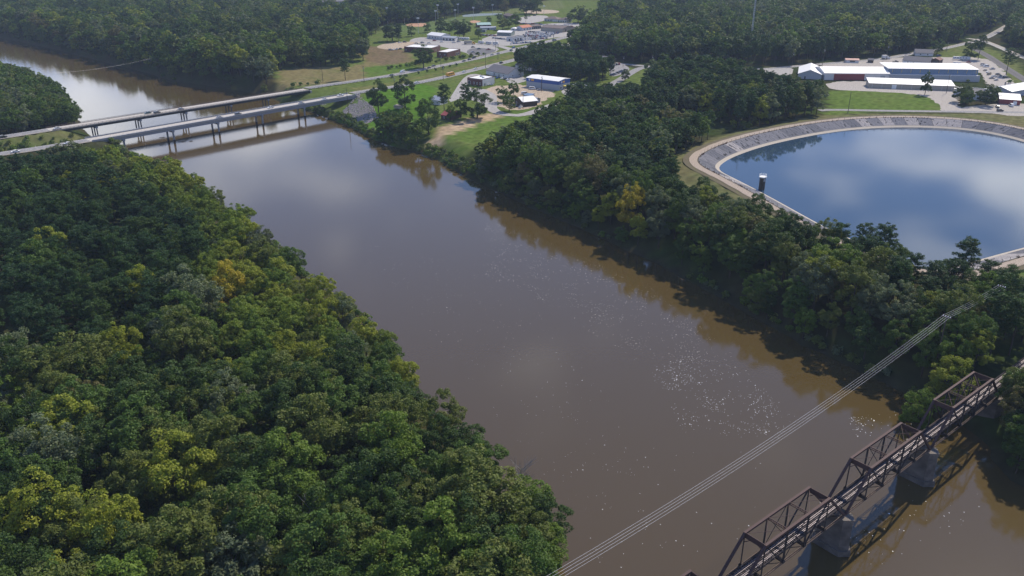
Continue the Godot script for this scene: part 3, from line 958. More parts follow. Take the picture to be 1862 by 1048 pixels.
	lot("warehouse_yard", PackedVector2Array([Vector2(269.4, -718.2), Vector2(307.9, -723.7), Vector2(339.7, -710.0), Vector2(370.9, -699.4), Vector2(356.7, -664.4), Vector2(337.7, -630.4), Vector2(321.7, -591.7), Vector2(309.9, -591.7), Vector2(319.3, -619.8), Vector2(326.1, -650.4), Vector2(311.7, -666.8), Vector2(287.3, -674.1), Vector2(258.4, -681.5)]), 1, M.gravel, "pale gravel yard in front of the warehouses", "yard")
	lot("back_yard", PackedVector2Array([Vector2(298.4, -821.0), Vector2(341.3, -835.4), Vector2(385.0, -861.7), Vector2(425.9, -865.6), Vector2(482.0, -865.6), Vector2(468.2, -814.0), Vector2(429.0, -715.4), Vector2(397.4, -641.4), Vector2(387.0, -659.7), Vector2(403.2, -715.4), Vector2(435.3, -780.6), Vector2(400.8, -800.3), Vector2(292.0, -787.1)]), 2, M.gravel, "pale gravel yard behind the warehouses", "yard")
	lot("shed_yard", PackedVector2Array([Vector2(324.3, -607.5), Vector2(357.1, -619.8), Vector2(385.0, -624.0), Vector2(416.1, -615.6), Vector2(389.6, -573.0), Vector2(353.4, -576.7), Vector2(340.2, -587.9), Vector2(317.6, -589.8)]), 3, M.gravel, "gravel parking beside the red shed", "yard")
	lot("gable_yard", PackedVector2Array([Vector2(231.7, -780.6), Vector2(243.5, -797.0), Vector2(267.4, -800.3), Vector2(249.5, -749.6), Vector2(230.6, -735.0)]), 3, M.pale_asphalt, "paved yard beside the white gable warehouse", "yard")
	lot("infield", PackedVector2Array([Vector2(-144.5, -1166.0), Vector2(-143.2, -1187.0), Vector2(-132.2, -1197.7), Vector2(-118.5, -1190.5), Vector2(-113.8, -1172.9), Vector2(-118.5, -1152.4), Vector2(-132.5, -1145.7)]), 1, M.infield_clay, "orange clay infield of the near ball field", "ball field")
	lot("infield", PackedVector2Array([Vector2(-61.7, -1208.7), Vector2(-57.3, -1231.2), Vector2(-46.1, -1227.3), Vector2(-43.9, -1208.7), Vector2(-50.9, -1190.5)]), 1, M.infield_clay, "small orange clay infield beside the teal-roofed building", "ball field")
	lot("infield", PackedVector2Array([Vector2(18.3, -1375.4), Vector2(39.2, -1404.3), Vector2(74.0, -1389.7), Vector2(74.4, -1347.6), Vector2(49.8, -1329.7), Vector2(20.3, -1329.7)]), 1, M.dirt, "sandy infield of the upper ball field", "ball field")
	lot("tennis_court", PackedVector2Array([Vector2(-76.6, -1295.2), Vector2(-68.4, -1329.7), Vector2(-16.2, -1343.1), Vector2(-14.2, -1312.2), Vector2(-42.1, -1299.4), Vector2(-70.0, -1278.6)]), 1, M.court, "slate blue tennis courts beside the far wood", "court")
	# railway in its cutting at the right edge
	var line := resample(chaikin(PackedVector2Array([Vector2(505.1, -932.6), Vector2(494.2, -885.5), Vector2(464.9, -793.6), Vector2(446.5, -732.2), Vector2(406.1, -599.5)]), 2, false), 8.0)
	var ys := PackedFloat32Array()
	for p in line:
		ys.append(RIGHT_LAND + 0.12)
	road_strips.append([line, 100.0, bounds(line, 16.0)])
	var bed := top("railway_bed", strip_mesh(line, 4.2, ys), M.ballast, "grey railway bed with two rails beside the junk yard", "railway", "", "structure")
	for i in ys.size():
		ys[i] += 0.15
	for side in [-0.75, 0.75]:
		part(bed, "rail", strip_mesh(line, 0.12, ys, side), M.old_steel)

# ---------------------------------------------------------------- highway bridges
func highway_bridge(called: String, label: String, a: Vector2, b: Vector2, width: float, piers: Array, columns: int, steel: bool):
	var o := thing(called, label, "bridge", flip(a, 0), 0.0)
	var d := b - a
	var l := d.length()
	o.rotation.y = -d.angle()
	var hw := width * 0.5
	var gd := 1.5 if steel else 1.9
	var beam: Material = M.dark_steel if steel else M.girder_concrete
	part(o, "deck", box_mesh(Vector3(l, 0.32, width), Vector3(l * 0.5, DECK_Y - 0.16, 0)), M.deck_concrete)
	var n := 5
	for k in n:
		var z: float = lerpf(-hw + 0.8, hw - 0.8, float(k) / (n - 1))
		var s := Soup.new()
		s.box(Vector3(l * 0.5, DECK_Y - 0.32 - gd * 0.5, z), Vector3(l, gd, 0.22))
		s.box(Vector3(l * 0.5, DECK_Y - 0.32 - gd + 0.1, z), Vector3(l, 0.2, 0.62))
		s.box(Vector3(l * 0.5, DECK_Y - 0.32 - 0.1, z), Vector3(l - 0.1, 0.19, 0.5))
		var g := part(o, "girder", s.mesh(), beam)
		if steel and (k == 0 or k == n - 1):
			var st := Soup.new()
			var x := 3.0
			while x < l:
				st.box(Vector3(x, DECK_Y - 0.32 - gd * 0.5, z + (0.16 if k else -0.16)), Vector3(0.14, gd - 0.3, 0.12))
				x += 6.5
			part(g, "stiffener", st.mesh(), M.old_steel)
	for side in [-1, 1]:
		var s := Soup.new()
		var z: float = side * (hw - 0.15)
		if steel:
			s.box(Vector3(l * 0.5, DECK_Y + 0.14, z), Vector3(l, 0.28, 0.29))
			var x := 1.0
			while x < l:
				s.box(Vector3(x, DECK_Y + 0.6, z), Vector3(0.14, 0.66, 0.14))
				x += 2.6
			s.box(Vector3(l * 0.5, DECK_Y + 0.62, z), Vector3(l, 0.12, 0.09))
			s.box(Vector3(l * 0.5, DECK_Y + 0.97, z), Vector3(l, 0.14, 0.11))
			part(o, "railing", s.mesh(), M.rail_brown)
		else:
			s.box(Vector3(l * 0.5, DECK_Y + 0.36, z), Vector3(l, 0.72, 0.29))
			part(o, "parapet", s.mesh(), M.girder_concrete)
			var r := Soup.new()
			var x := 1.0
			while x < l:
				r.box(Vector3(x, DECK_Y + 0.9, z), Vector3(0.16, 0.37, 0.14))
				x += 3.0
			r.box(Vector3(l * 0.5, DECK_Y + 1.05, z), Vector3(l, 0.09, 0.1))
			part(o, "railing", r.mesh(), M.pole_steel)
	for f in piers:
		var x: float = f * l
		var p := Node3D.new()
		p.name = "pier"
		o.add_child(p, true)
		p.position = Vector3(x, 0, 0)
		var under := DECK_Y - 0.32 - gd
		part(p, "cap", box_mesh(Vector3(1.5, 1.2, width - 0.8), Vector3(0, under - 0.6, 0)), M.girder_concrete)
		for k in columns:
			var z: float = lerpf(-hw + 1.2, hw - 1.2, float(k) / (columns - 1))
			var s := Soup.new()
			s.tube(Vector3(0, -4, z), Vector3(0, under - 1.2, z), 0.42 if steel else 0.62, 0.42 if steel else 0.62, 12, false)
			part(p, "column", s.mesh(), M.girder_concrete if not steel else M.concrete_dark)
			if not steel:
				var w := Soup.new()
				w.tube(Vector3(0, -4, z), Vector3(0, 2.2, z), 0.68, 0.68, 12, true)
				part(p, "column_base", w.mesh(), M.old_steel)
	for x in [-0.7, l + 0.7]:
		part(o, "abutment", box_mesh(Vector3(1.3, gd + 2.5, width), Vector3(x, DECK_Y - 0.35 - (gd + 2.5) * 0.5, 0)), M.concrete)

func build_highway_bridges():
	var fa := Vector2(-299.02, -528.47)
	var fb := Vector2(-165.85, -673.71)
	var fl := fa.distance_to(fb)
	var fp := []
	for q in [Vector2(-281.63, -550.58), Vector2(-257.11, -568.57), Vector2(-234.24, -593.07), Vector2(-212.59, -621.55), Vector2(-190.10, -644.07)]:
		fp.append((q - fa).dot(fb - fa) / (fl * fl))
	highway_bridge("highway_bridge", "far highway bridge on dark steel girders and triple column piers", fa, fb, 10.6, fp, 3, true)
	var na := Vector2(-260.03, -499.91)
	var nb := Vector2(-125.00, -650.97)
	var nl := na.distance_to(nb)
	var np := []
	for q in [Vector2(-245.88, -513.30), Vector2(-222.95, -536.61), Vector2(-198.89, -558.63), Vector2(-175.80, -584.11), Vector2(-153.17, -611.78)]:
		np.append((q - na).dot(nb - na) / (nl * nl))
	highway_bridge("highway_bridge", "near highway bridge on pale concrete girders and twin column piers", na, nb, 10.8, np, 2, false)

# ---------------------------------------------------------------- railway bridge
const RAIL_O := Vector2(48.55, -130.4)
const RAIL_U := Vector2(0.773, -0.6344)
const RAIL_N := Vector2(0.6344, 0.773)
const CHORD_LOW := 10.0
const CHORD_TOP := 18.5
const TIE_TOP := 11.5

func rp(s: float, y: float, n: float) -> Vector3:
	var p := RAIL_O + RAIL_U * s + RAIL_N * n
	return Vector3(p.x, y, p.y)

func lattice(s: Soup, a: Vector3, b: Vector3, deep: float, n: int):
	var dn := Vector3(0, -deep, 0)
	s.bar(a, b, 0.14, 0.14)
	s.bar(a + dn, b + dn, 0.14, 0.14)
	for k in n:
		var p := a.lerp(b, float(k) / n)
		var q := a.lerp(b, float(k + 1) / n)
		s.bar(p, q + dn, 0.07, 0.07)
		s.bar(p + dn, q, 0.06, 0.06)

func one(o: Node3D, called: String, a: Vector3, b: Vector3, w: float, h: float, m: Material):
	var s := Soup.new()
	s.bar(a - o.position, b - o.position, w, h)
	part(o, called, s.mesh(), m)

func truss_span(s0: float, label: String):
	var o := thing("truss_span", label, "bridge span", rp(s0 + 19.7, 0, 0), 0.0, "riveted truss spans of the railway bridge")
	var L := 39.4
	var st := []
	for x in [0.0, 8.2, 15.87, 23.53, 31.2, 39.4]:
		st.append(s0 + x)
	for side in [-1, 1]:
		var n: float = side * 2.44
		one(o, "end_post", rp(st[0], CHORD_LOW, n), rp(st[1], CHORD_TOP, n), 0.52, 0.46, M.rust_steel)
		one(o, "end_post", rp(st[5], CHORD_LOW, n), rp(st[4], CHORD_TOP, n), 0.52, 0.46, M.rust_steel)
		one(o, "top_chord", rp(st[1] - 0.2, CHORD_TOP, n), rp(st[4] + 0.2, CHORD_TOP, n), 0.56, 0.50, M.rust_steel)
		for e in [-0.17, 0.17]:
			one(o, "bottom_chord", rp(st[0], CHORD_LOW, n + e), rp(st[5], CHORD_LOW, n + e), 0.09, 0.30, M.old_steel_light)
		one(o, "hip_vertical", rp(st[1], CHORD_TOP, n), rp(st[1], CHORD_LOW, n), 0.20, 0.20, M.old_steel)
		one(o, "hip_vertical", rp(st[4], CHORD_TOP, n), rp(st[4], CHORD_LOW, n), 0.20, 0.20, M.old_steel)
		for k in [2, 3]:
			one(o, "post", rp(st[k], CHORD_TOP, n), rp(st[k], CHORD_LOW, n), 0.34, 0.30, M.old_steel)
		one(o, "diagonal", rp(st[1], CHORD_TOP, n), rp(st[2], CHORD_LOW, n), 0.28, 0.22, M.old_steel)
		one(o, "diagonal", rp(st[4], CHORD_TOP, n), rp(st[3], CHORD_LOW, n), 0.28, 0.22, M.old_steel)
		one(o, "counter", rp(st[2], CHORD_TOP, n), rp(st[3], CHORD_LOW, n), 0.12, 0.10, M.old_steel)
		one(o, "counter", rp(st[3], CHORD_TOP, n - 0.1), rp(st[2], CHORD_LOW, n - 0.1), 0.12, 0.10, M.old_steel)
		for k in [1, 2, 3, 4]:
			one(o, "gusset_plate", rp(st[k] - 0.4, CHORD_LOW + 0.25, n + 0.24 * side), rp(st[k] + 0.4, CHORD_LOW + 0.25, n + 0.24 * side), 0.04, 0.8, M.old_steel)
		one(o, "stringer", rp(st[0], TIE_TOP - 0.65, side * 0.95), rp(st[5], TIE_TOP - 0.65, side * 0.95), 0.3, 0.8, M.old_steel)
	# cross frames
	for k in [1, 2, 3, 4]:
		var s := Soup.new()
		s.bar(rp(st[k], CHORD_LOW + 0.35, -2.4) - o.position, rp(st[k], CHORD_LOW + 0.35, 2.4) - o.position, 0.34, 0.85)
		part(o, "floor_beam", s.mesh(), M.old_steel)
		var p := Soup.new()
		if k == 1 or k == 4:
			lattice(p, rp(st[k], CHORD_TOP + 0.15, -2.4) - o.position, rp(st[k], CHORD_TOP + 0.15, 2.4) - o.position, 1.15, 6)
			p.bar(rp(st[k], CHORD_TOP - 0.45, -2.4) - o.position, rp(st[k], CHORD_TOP - 0.45, 2.4) - o.position, 0.08, 1.0)
			for side in [-1, 1]:
				p.bar(rp(st[k], CHORD_TOP - 1.0, side * 1.1) - o.position, rp(st[k], CHORD_TOP - 2.2, side * 2.35) - o.position, 0.14, 0.14)
			part(o, "portal", p.mesh(), M.rust_steel)
		else:
			lattice(p, rp(st[k], CHORD_TOP + 0.1, -2.4) - o.position, rp(st[k], CHORD_TOP + 0.1, 2.4) - o.position, 0.55, 8)
			part(o, "top_strut", p.mesh(), M.rust_steel)
	for k in [1, 2, 3]:
		one(o, "lateral_rod", rp(st[k], CHORD_TOP - 0.1, -2.4), rp(st[k + 1], CHORD_TOP - 0.1, 2.4), 0.07, 0.07, M.rust_steel)
		one(o, "lateral_rod", rp(st[k], CHORD_TOP - 0.18, 2.4), rp(st[k + 1], CHORD_TOP - 0.18, -2.4), 0.07, 0.07, M.rust_steel)
	for k in 5:
		one(o, "bottom_lateral", rp(st[k], CHORD_LOW - 0.1, -2.4), rp(st[k + 1], CHORD_LOW - 0.1, 2.4), 0.12, 0.1, M.old_steel)

func rail_pier(s: float, label: String):
	var o := thing("stone_pier", label, "bridge pier", rp(s, 0, 0))
	var lo := [Vector2(-1.9, -2.6), Vector2(0, -3.9), Vector2(1.9, -2.6), Vector2(1.9, 3.4), Vector2(0, 5.0), Vector2(-1.9, 3.4)]
	var b := Soup.new()
	var base := Soup.new()
	var cap := Soup.new()
	var ring := func(k: float, y: float) -> Array:
		var r := []
		for q in lo:
			r.append(rp(s + q.x * k, y, q.y * lerpf(1.0, k, 0.6)) - o.position)
		return r
	var r0: Array = ring.call(1.0, -4.0)
	var r1: Array = ring.call(0.86, 9.0)
	var f0: Array = ring.call(1.16, -4.0)
	var f1: Array = ring.call(1.14, 1.4)
	var c0: Array = ring.call(0.95, 9.0)
	var c1: Array = ring.call(0.95, 9.75)
	for k in 6:
		var j := (k + 1) % 6
		b.quad(r0[k], r0[j], r1[j], r1[k])
		base.quad(f0[k], f0[j], f1[j], f1[k])
		cap.quad(c0[k], c0[j], c1[j], c1[k])
	for t in [[0, 1, 2], [0, 2, 3], [0, 3, 5], [3, 4, 5]]:
		base.tri(f1[t[0]], f1[t[1]], f1[t[2]])
		cap.tri(c1[t[0]], c1[t[1]], c1[t[2]])
		cap.tri(c0[t[0]], c0[t[2]], c0[t[1]])
	part(o, "shaft", b.mesh(), M.pier_concrete)
	part(o, "footing", base.mesh(), M.pier_concrete)
	part(o, "coping", cap.mesh(), M.pier_cap)

func build_rail_bridge():
	truss_span(-48.4, "truss span at the bottom edge, only its top corner in the picture")
	truss_span(-8.4, "nearest full truss span, left of the first pier")
	truss_span(31.6, "middle truss span between the two river piers")
	truss_span(71.6, "farthest truss span, ending among the right bank trees")
	rail_pier(-8.6, "pointed concrete pier under the bottom edge of the picture")
	rail_pier(31.3, "pointed concrete pier between the nearest and middle truss spans")
	rail_pier(71.3, "pointed concrete pier between the middle and farthest truss spans")
	rail_pier(111.4, "concrete pier on the right bank at the end of the trusses")
	# trestle approach
	var t := thing("trestle", "steel trestle carrying the track from the last truss into the trees", "trestle", rp(112, 0, 0))
	for side in [-1, 1]:
		one(t, "girder", rp(111.6, TIE_TOP - 0.9, side * 1.0), rp(230, TIE_TOP - 0.9, side * 1.0), 0.35, 1.1, M.old_steel)
	for k in 10:
		var s := 119.0 + k * 11.0
		for side in [-1, 1]:
			one(t, "bent_leg", rp(s, TIE_TOP - 1.4, side * 1.1), rp(s, ground(rp(s, 0, 0).x, rp(s, 0, 0).z) - 0.5, side * 2.3), 0.3, 0.3, M.old_steel)
		one(t, "bent_cap", rp(s, TIE_TOP - 1.6, -2.4), rp(s, TIE_TOP - 1.6, 2.4), 0.4, 0.4, M.tie_pale)
		one(t, "bent_brace", rp(s, TIE_TOP - 2.0, -1.3), rp(s, 5.5, 1.9), 0.14, 0.14, M.old_steel)
	# track
	var tr := thing("railway_track", "worn railway track with wooden ties crossing the truss bridge", "railway track", rp(50, TIE_TOP, 0))
	var meshes := [box_mesh(Vector3(0.24, 0.24, 3.0)), box_mesh(Vector3(0.22, 0.24, 3.2)), box_mesh(Vector3(0.25, 0.22, 2.9))]
	var turn := atan2(-RAIL_U.y, RAIL_U.x)
	var rest := Soup.new()
	for k in 540:
		var s := -48.0 + k * 0.52
		var c := rp(s + rng.randf_range(-0.04, 0.04), TIE_TOP - 0.12 + rng.randf_range(-0.02, 0.015), rng.randf_range(-0.08, 0.08)) - tr.position
		var b := Basis(Vector3.UP, turn + rng.randf_range(-0.03, 0.03))
		if s > -24.0 and s < 131.0:
			var roll := rng.randf()
			part(tr, "tie", meshes[k % 3], M.tie_wood if roll < 0.45 else (M.tie_dark if roll < 0.8 else M.tie_pale), Transform3D(b, c))
		else:
			rest.box(c, Vector3(0.24, 0.24, 3.0), b)
	part(tr, "tie_rows", rest.mesh(), M.tie_wood).set_meta("kind", "stuff")
	for n in [-0.75, 0.75]:
		one(tr, "rail", rp(-48.4, TIE_TOP + 0.10, n), rp(235, TIE_TOP + 0.10, n), 0.085, 0.17, M.rail_steel)
	for n in [-0.42, 0.42]:
		one(tr, "guard_rail", rp(-48.4, TIE_TOP + 0.07, n), rp(235, TIE_TOP + 0.07, n), 0.07, 0.12, M.rail_steel)
	for n in [-1.4, 1.4]:
		one(tr, "guard_timber", rp(-48.4, TIE_TOP + 0.08, n), rp(235, TIE_TOP + 0.08, n), 0.16, 0.15, M.tie_dark)


# ---------------------------------------------------------------- buildings
# l, n, r: ground corners left, nearest and right; b overrides the depth. roof: flat, gx (ridge along the front), gz (ridge front to back), hip, shed
func building(called: String, label: String, l: Vector2, n: Vector2, r: Vector2, h: float, roof: String, rise: float, wall_m: Material, roof_m: Material, windows: Array, depth := 0.0, side_m: Material = null) -> Node3D:
	var ux := n - l
	var a := ux.length()
	ux /= a
	var uz := Vector2(-ux.y, ux.x)
	var b := absf((r - n).dot(uz)) if depth == 0.0 else depth
	b = maxf(b, 4.0)
	var c := n - ux * a * 0.5 - uz * b * 0.5
	var o := thing(called, label, "building", Vector3(c.x, RIGHT_LAND, c.y), -ux.angle())
	var ha := a * 0.5
	var hb := b * 0.5
	# four walls, each a slab
	var t := 0.25
	var s := Soup.new()
	s.box(Vector3(0, h * 0.5 - 0.2, hb - t * 0.5), Vector3(a, h + 0.4, t))
	part(o, "wall", s.mesh(), wall_m)
	s = Soup.new()
	s.box(Vector3(0, h * 0.5 - 0.2, -hb + t * 0.5), Vector3(a, h + 0.4, t))
	part(o, "wall", s.mesh(), wall_m)
	for side in [-1, 1]:
		s = Soup.new()
		s.box(Vector3(side * (ha - t * 0.5), h * 0.5 - 0.2, 0), Vector3(t, h + 0.4, b - 2.0 * t))
		if roof == "gx":
			var x: float = side * (ha - t * 0.5)
			s.tri(Vector3(x, h, -hb), Vector3(x, h, hb), Vector3(x, h + rise, 0))
		part(o, "wall", s.mesh(), side_m if side_m else wall_m)
	if roof == "gz":
		s = Soup.new()
		for z in [-hb + t * 0.5, hb - t * 0.5]:
			s.tri(Vector3(-ha, h, z), Vector3(ha, h, z), Vector3(0, h + rise, z))
		part(o, "gable", s.mesh(), wall_m)
	var q := Soup.new()
	var e := 0.45
	var th := 0.22
	if roof == "flat":
		q.box(Vector3(0, h + 0.05, 0), Vector3(a - 0.5, 0.25, b - 0.5))
		var pr := Soup.new()
		for z in [-hb + 0.15, hb - 0.15]:
			pr.box(Vector3(0, h + 0.36, z), Vector3(a, 0.32, 0.3))
		for x in [-ha + 0.15, ha - 0.15]:
			pr.box(Vector3(x, h + 0.36, 0), Vector3(0.3, 0.32, b - 0.6))
		part(o, "parapet", pr.mesh(), wall_m)
	elif roof == "shed":
		q.quad(Vector3(-ha - e, h + rise, -hb - e), Vector3(ha + e, h + rise, -hb - e), Vector3(ha + e, h + 0.15, hb + e), Vector3(-ha - e, h + 0.15, hb + e))
		q.quad(Vector3(-ha - e, h + 0.02, hb + e), Vector3(ha + e, h + 0.02, hb + e), Vector3(ha + e, h + 0.15, hb + e), Vector3(-ha - e, h + 0.15, hb + e))
		var g := Soup.new()
		g.box(Vector3(0, h + rise * 0.5, -hb + 0.2), Vector3(a, rise - 0.1, 0.2))
		for x in [-ha + 0.1, ha - 0.1]:
			g.tri(Vector3(x, h + 0.1, hb), Vector3(x, h + 0.1, -hb), Vector3(x, h + rise - 0.1, -hb))
		part(o, "upper_wall", g.mesh(), wall_m)
	elif roof == "gx" or roof == "gz":
		for side in [-1, 1]:
			var p := []
			if roof == "gx":
				p = [Vector3(-ha - e, h - e * rise / hb, side * (hb + e)), Vector3(ha + e, h - e * rise / hb, side * (hb + e)), Vector3(ha + e, h + rise, 0), Vector3(-ha - e, h + rise, 0)]
			else:
				p = [Vector3(side * (ha + e), h - e * rise / ha, -hb - e), Vector3(side * (ha + e), h - e * rise / ha, hb + e), Vector3(0, h + rise, hb + e), Vector3(0, h + rise, -hb - e)]
			var rs := Soup.new()
			var up := Vector3(0, th, 0)
			rs.quad(p[0] + up, p[1] + up, p[2] + up, p[3] + up)
			rs.quad(p[0], p[1], p[1] + up, p[0] + up)
			rs.quad(p[1], p[2], p[2] + up, p[1] + up)
			rs.quad(p[3], p[0], p[0] + up, p[3] + up)
			rs.quad(p[0], p[3], p[2], p[1])
			part(o, "roof_slope", rs.mesh(), roof_m)
	elif roof == "hip":
		var k := minf(ha, hb) * 0.9
		var ra := Vector3(-ha + k, h + rise, 0)
		var rb := Vector3(ha - k, h + rise, 0)
		if hb > ha:
			ra = Vector3(0, h + rise, -hb + k)
			rb = Vector3(0, h + rise, hb - k)
		var c0 := Vector3(-ha - e, h, hb + e)
		var c1 := Vector3(ha + e, h, hb + e)
		var c2 := Vector3(ha + e, h, -hb - e)
		var c3 := Vector3(-ha - e, h, -hb - e)
		if hb > ha:
			q.tri(c0, c1, rb); q.quad(c1, c2, ra, rb); q.tri(c2, c3, ra); q.quad(c3, c0, rb, ra)
		else:
			q.quad(c0, c1, rb, ra); q.tri(c1, c2, rb); q.quad(c2, c3, ra, rb); q.tri(c3, c0, ra)
		q.quad(c3 - Vector3(0, 0.1, 0), c2 - Vector3(0, 0.1, 0), c1 - Vector3(0, 0.1, 0), c0 - Vector3(0, 0.1, 0))
	if q.v.size():
		part(o, "roof", q.mesh(), roof_m)
	# windows: [face, place along it 0..1, width, height, sill, kind]; face "f" front, "s" right side
	for w in windows:
		var along: float = w[1]
		var at := Vector3(lerpf(-ha, ha, along), w[4] + w[3] * 0.5, hb + 0.01)
		var turn := 0.0
		if w[0] == "s":
			at = Vector3(ha + 0.01, w[4] + w[3] * 0.5, lerpf(hb, -hb, along))
			turn = PI / 2
		var kind: String = w[5] if w.size() > 5 else "window"
		var pane: Material = M.window_glass
		if kind == "door":
			pane = M.dark_door
		elif kind == "white_door":
			pane = M.paint_white
		var holder := Soup.new()
		holder.box(Vector3.ZERO, Vector3(w[2], w[3], 0.1))
		var part_name := "door" if kind != "window" else "window"
		var m := part(o, part_name, holder.mesh(), pane, Transform3D(Basis(Vector3.UP, turn), at))
		if kind == "window":
			var f := Soup.new()
			for x in [-w[2] * 0.5, w[2] * 0.5]:
				f.box(Vector3(x, 0, 0.03), Vector3(0.1, w[3] + 0.2, 0.14))
			for y in [-w[3] * 0.5, w[3] * 0.5]:
				f.box(Vector3(0, y, 0.04), Vector3(w[2], 0.1, 0.14))
			part(m, "frame", f.mesh(), M.paint_white)
	return o

func row_of(face: String, from: float, to: float, n: int, w: float, h: float, sill: float) -> Array:
	var r := []
	for k in n:
		r.append([face, lerpf(from, to, float(k) / maxf(1.0, n - 1)), w, h, sill])
	return r

func local_box(o: Node3D, called: String, at: Vector3, size: Vector3, m: Material) -> MeshInstance3D:
	return part(o, called, box_mesh(size, at), m)

func build_town():
	var o: Node3D
	# brick stores beyond the highway
	o = building("brick_store", "flat-roofed brick store half hidden by the big dark tree", Vector2(-114.75, -905.50), Vector2(-84.50, -894.58), Vector2(-76.27, -914.94), 5.0, "flat", 0.0, M.brick_wall, M.white_roof, [["f", 0.06, 1.4, 1.2, 1.4], ["f", 0.14, 1.2, 2.2, 0.0, "door"], ["f", 0.9, 1.4, 1.2, 1.4], ["s", 0.5, 1.4, 1.4, 1.3]])
	local_box(o, "roof_unit", Vector3(4, 5.6, -2), Vector3(1.8, 0.9, 1.6), M.grey_wall)
	o = building("brick_store", "brick store with bright white flat roof beside the far lanes", Vector2(-76.65, -865.59), Vector2(-65.48, -860.16), Vector2(-45.49, -889.62), 5.2, "flat", 0.0, M.brick_wall, M.white_roof, [["f", 0.3, 1.2, 1.1, 2.6], ["f", 0.75, 1.2, 1.1, 2.6], ["s", 0.7, 2.2, 2.4, 0.6], ["s", 0.85, 2.2, 2.4, 0.6]], 27.0)
	local_box(o, "tan_panel", Vector3(o.get_meta("hx", 5.6), 2.6, -3), Vector3(0.3, 4.6, 9), M.tan_wall)
	o = building("white_store", "white metal gabled store behind the paved lot", Vector2(-101.35, -1022.29), Vector2(-83.85, -1007.01), Vector2(-82.60, -1028.75), 4.2, "gx", 2.4, M.white_wall, M.white_roof, row_of("f", 0.2, 0.8, 4, 1.6, 1.6, 1.0), 16.0)
	building("store_annex", "low grey annex with canopy attached right of the white store", Vector2(-82.59, -1003.38), Vector2(-66.11, -997.73), Vector2(-65.59, -1010.13), 3.4, "gx", 1.0, M.white_wall, M.tin_roof, row_of("f", 0.15, 0.85, 4, 2.4, 2.2, 0.3), 11.0)
	building("concession_building", "brick concession building under a pale teal roof", Vector2(-48.70, -1153.07), Vector2(-45.51, -1139.10), Vector2(-30.89, -1171.51), 3.2, "gz", 2.2, M.brick_wall, M.teal_roof, [["s", 0.3, 1.6, 1.2, 1.2], ["s", 0.7, 1.6, 1.2, 1.2]], 18.0)
	building("storage_container", "dark green storage container behind the sales lot", Vector2(-45.33, -1088.74), Vector2(-34.07, -1085.13), Vector2(-32.95, -1094.80), 3.0, "flat", 0.0, M.green_grey_wall, M.tin_roof, [["f", 0.9, 1.6, 2.2, 0.1, "door"]], 6.0)
	building("yard_shed", "long low grey shed behind the storage container", Vector2(-40.50, -1110.24), Vector2(-20.66, -1113.37), Vector2(-18.73, -1126.10), 2.8, "gx", 1.0, M.grey_wall, M.tin_roof, [["f", 0.5, 2.0, 2.0, 0.0, "door"]], 8.0)
	building("sales_shed", "grey-green sales shed with a cream roof", Vector2(-18.20, -1050.28), Vector2(-1.34, -1044.68), Vector2(4.82, -1073.27), 4.0, "gx", 1.4, M.green_grey_wall, M.white_roof, row_of("f", 0.2, 0.8, 3, 2.0, 1.4, 1.2), 15.0)
	o = building("sales_office", "grey sales office with a deep front canopy beside the car rows", Vector2(-6.42, -998.76), Vector2(0.64, -993.66), Vector2(11.87, -1026.59), 4.0, "flat", 0.0, M.white_wall, M.dark_flat_roof, [["s", 0.25, 3.0, 2.4, 0.3], ["s", 0.5, 3.0, 2.4, 0.3], ["s", 0.75, 3.0, 2.4, 0.3], ["f", 0.5, 2.4, 2.4, 0.2]], 22.0)
	building("orange_roof_shop", "shop with an orange tiled roof behind the sales lot", Vector2(4.97, -1108.99), Vector2(13.39, -1100.92), Vector2(25.13, -1122.25), 3.6, "gz", 2.4, M.white_wall, M.orange_roof, [["s", 0.2, 1.8, 1.8, 0.8], ["s", 0.5, 1.8, 1.8, 0.8], ["s", 0.8, 1.8, 1.8, 0.8]], 18.0)
	building("pavilion", "small white-roofed pavilion left of the orange-roofed shop", Vector2(-1.42, -1105.25), Vector2(4.23, -1100.92), Vector2(5.68, -1110.24), 2.8, "hip", 1.4, M.white_wall, M.white_roof, [["f", 0.5, 2.0, 1.6, 0.7]], 7.0)
	building("carport", "long dark brown carport behind the car rows", Vector2(25.02, -1117.16), Vector2(38.17, -1126.10), Vector2(43.44, -1152.39), 3.6, "gx", 1.2, M.brown_wall, M.brown_roof, row_of("f", 0.1, 0.9, 5, 2.6, 2.6, 0.2), 14.0)
	building("tan_shop", "long tan shop with a dark roof at the end of the car rows", Vector2(36.93, -1100.92), Vector2(63.48, -1081.55), Vector2(76.65, -1119.70), 4.6, "gx", 2.2, M.tan_wall, M.brown_roof, [["s", 0.3, 3.0, 3.0, 0.2, "door"], ["s", 0.7, 2.0, 1.4, 1.4]], 26.0)
	building("arcade_building", "white building with dark arches and brown hipped roof, left wing", Vector2(45.56, -1222.06), Vector2(63.23, -1212.36), Vector2(69.36, -1238.83), 3.4, "hip", 2.8, M.white_wall, M.brown_roof, row_of("f", 0.1, 0.6, 5, 1.5, 2.2, 0.2), 17.0)
	building("arcade_building", "white building with dark arches and brown hipped roof, right wing", Vector2(63.58, -1207.20), Vector2(75.77, -1199.89), Vector2(87.85, -1231.15), 3.4, "hip", 2.8, M.white_wall, M.brown_roof, row_of("f", 0.1, 0.9, 5, 1.5, 2.2, 0.2), 17.0)
	building("field_house", "brick field house with a brown roof near the tennis courts", Vector2(-13.14, -1274.52), Vector2(-2.07, -1252.87), Vector2(5.29, -1278.61), 3.4, "gx", 2.4, M.brick_wall, M.brown_roof, row_of("f", 0.15, 0.85, 4, 1.2, 1.3, 1.0), 13.0)
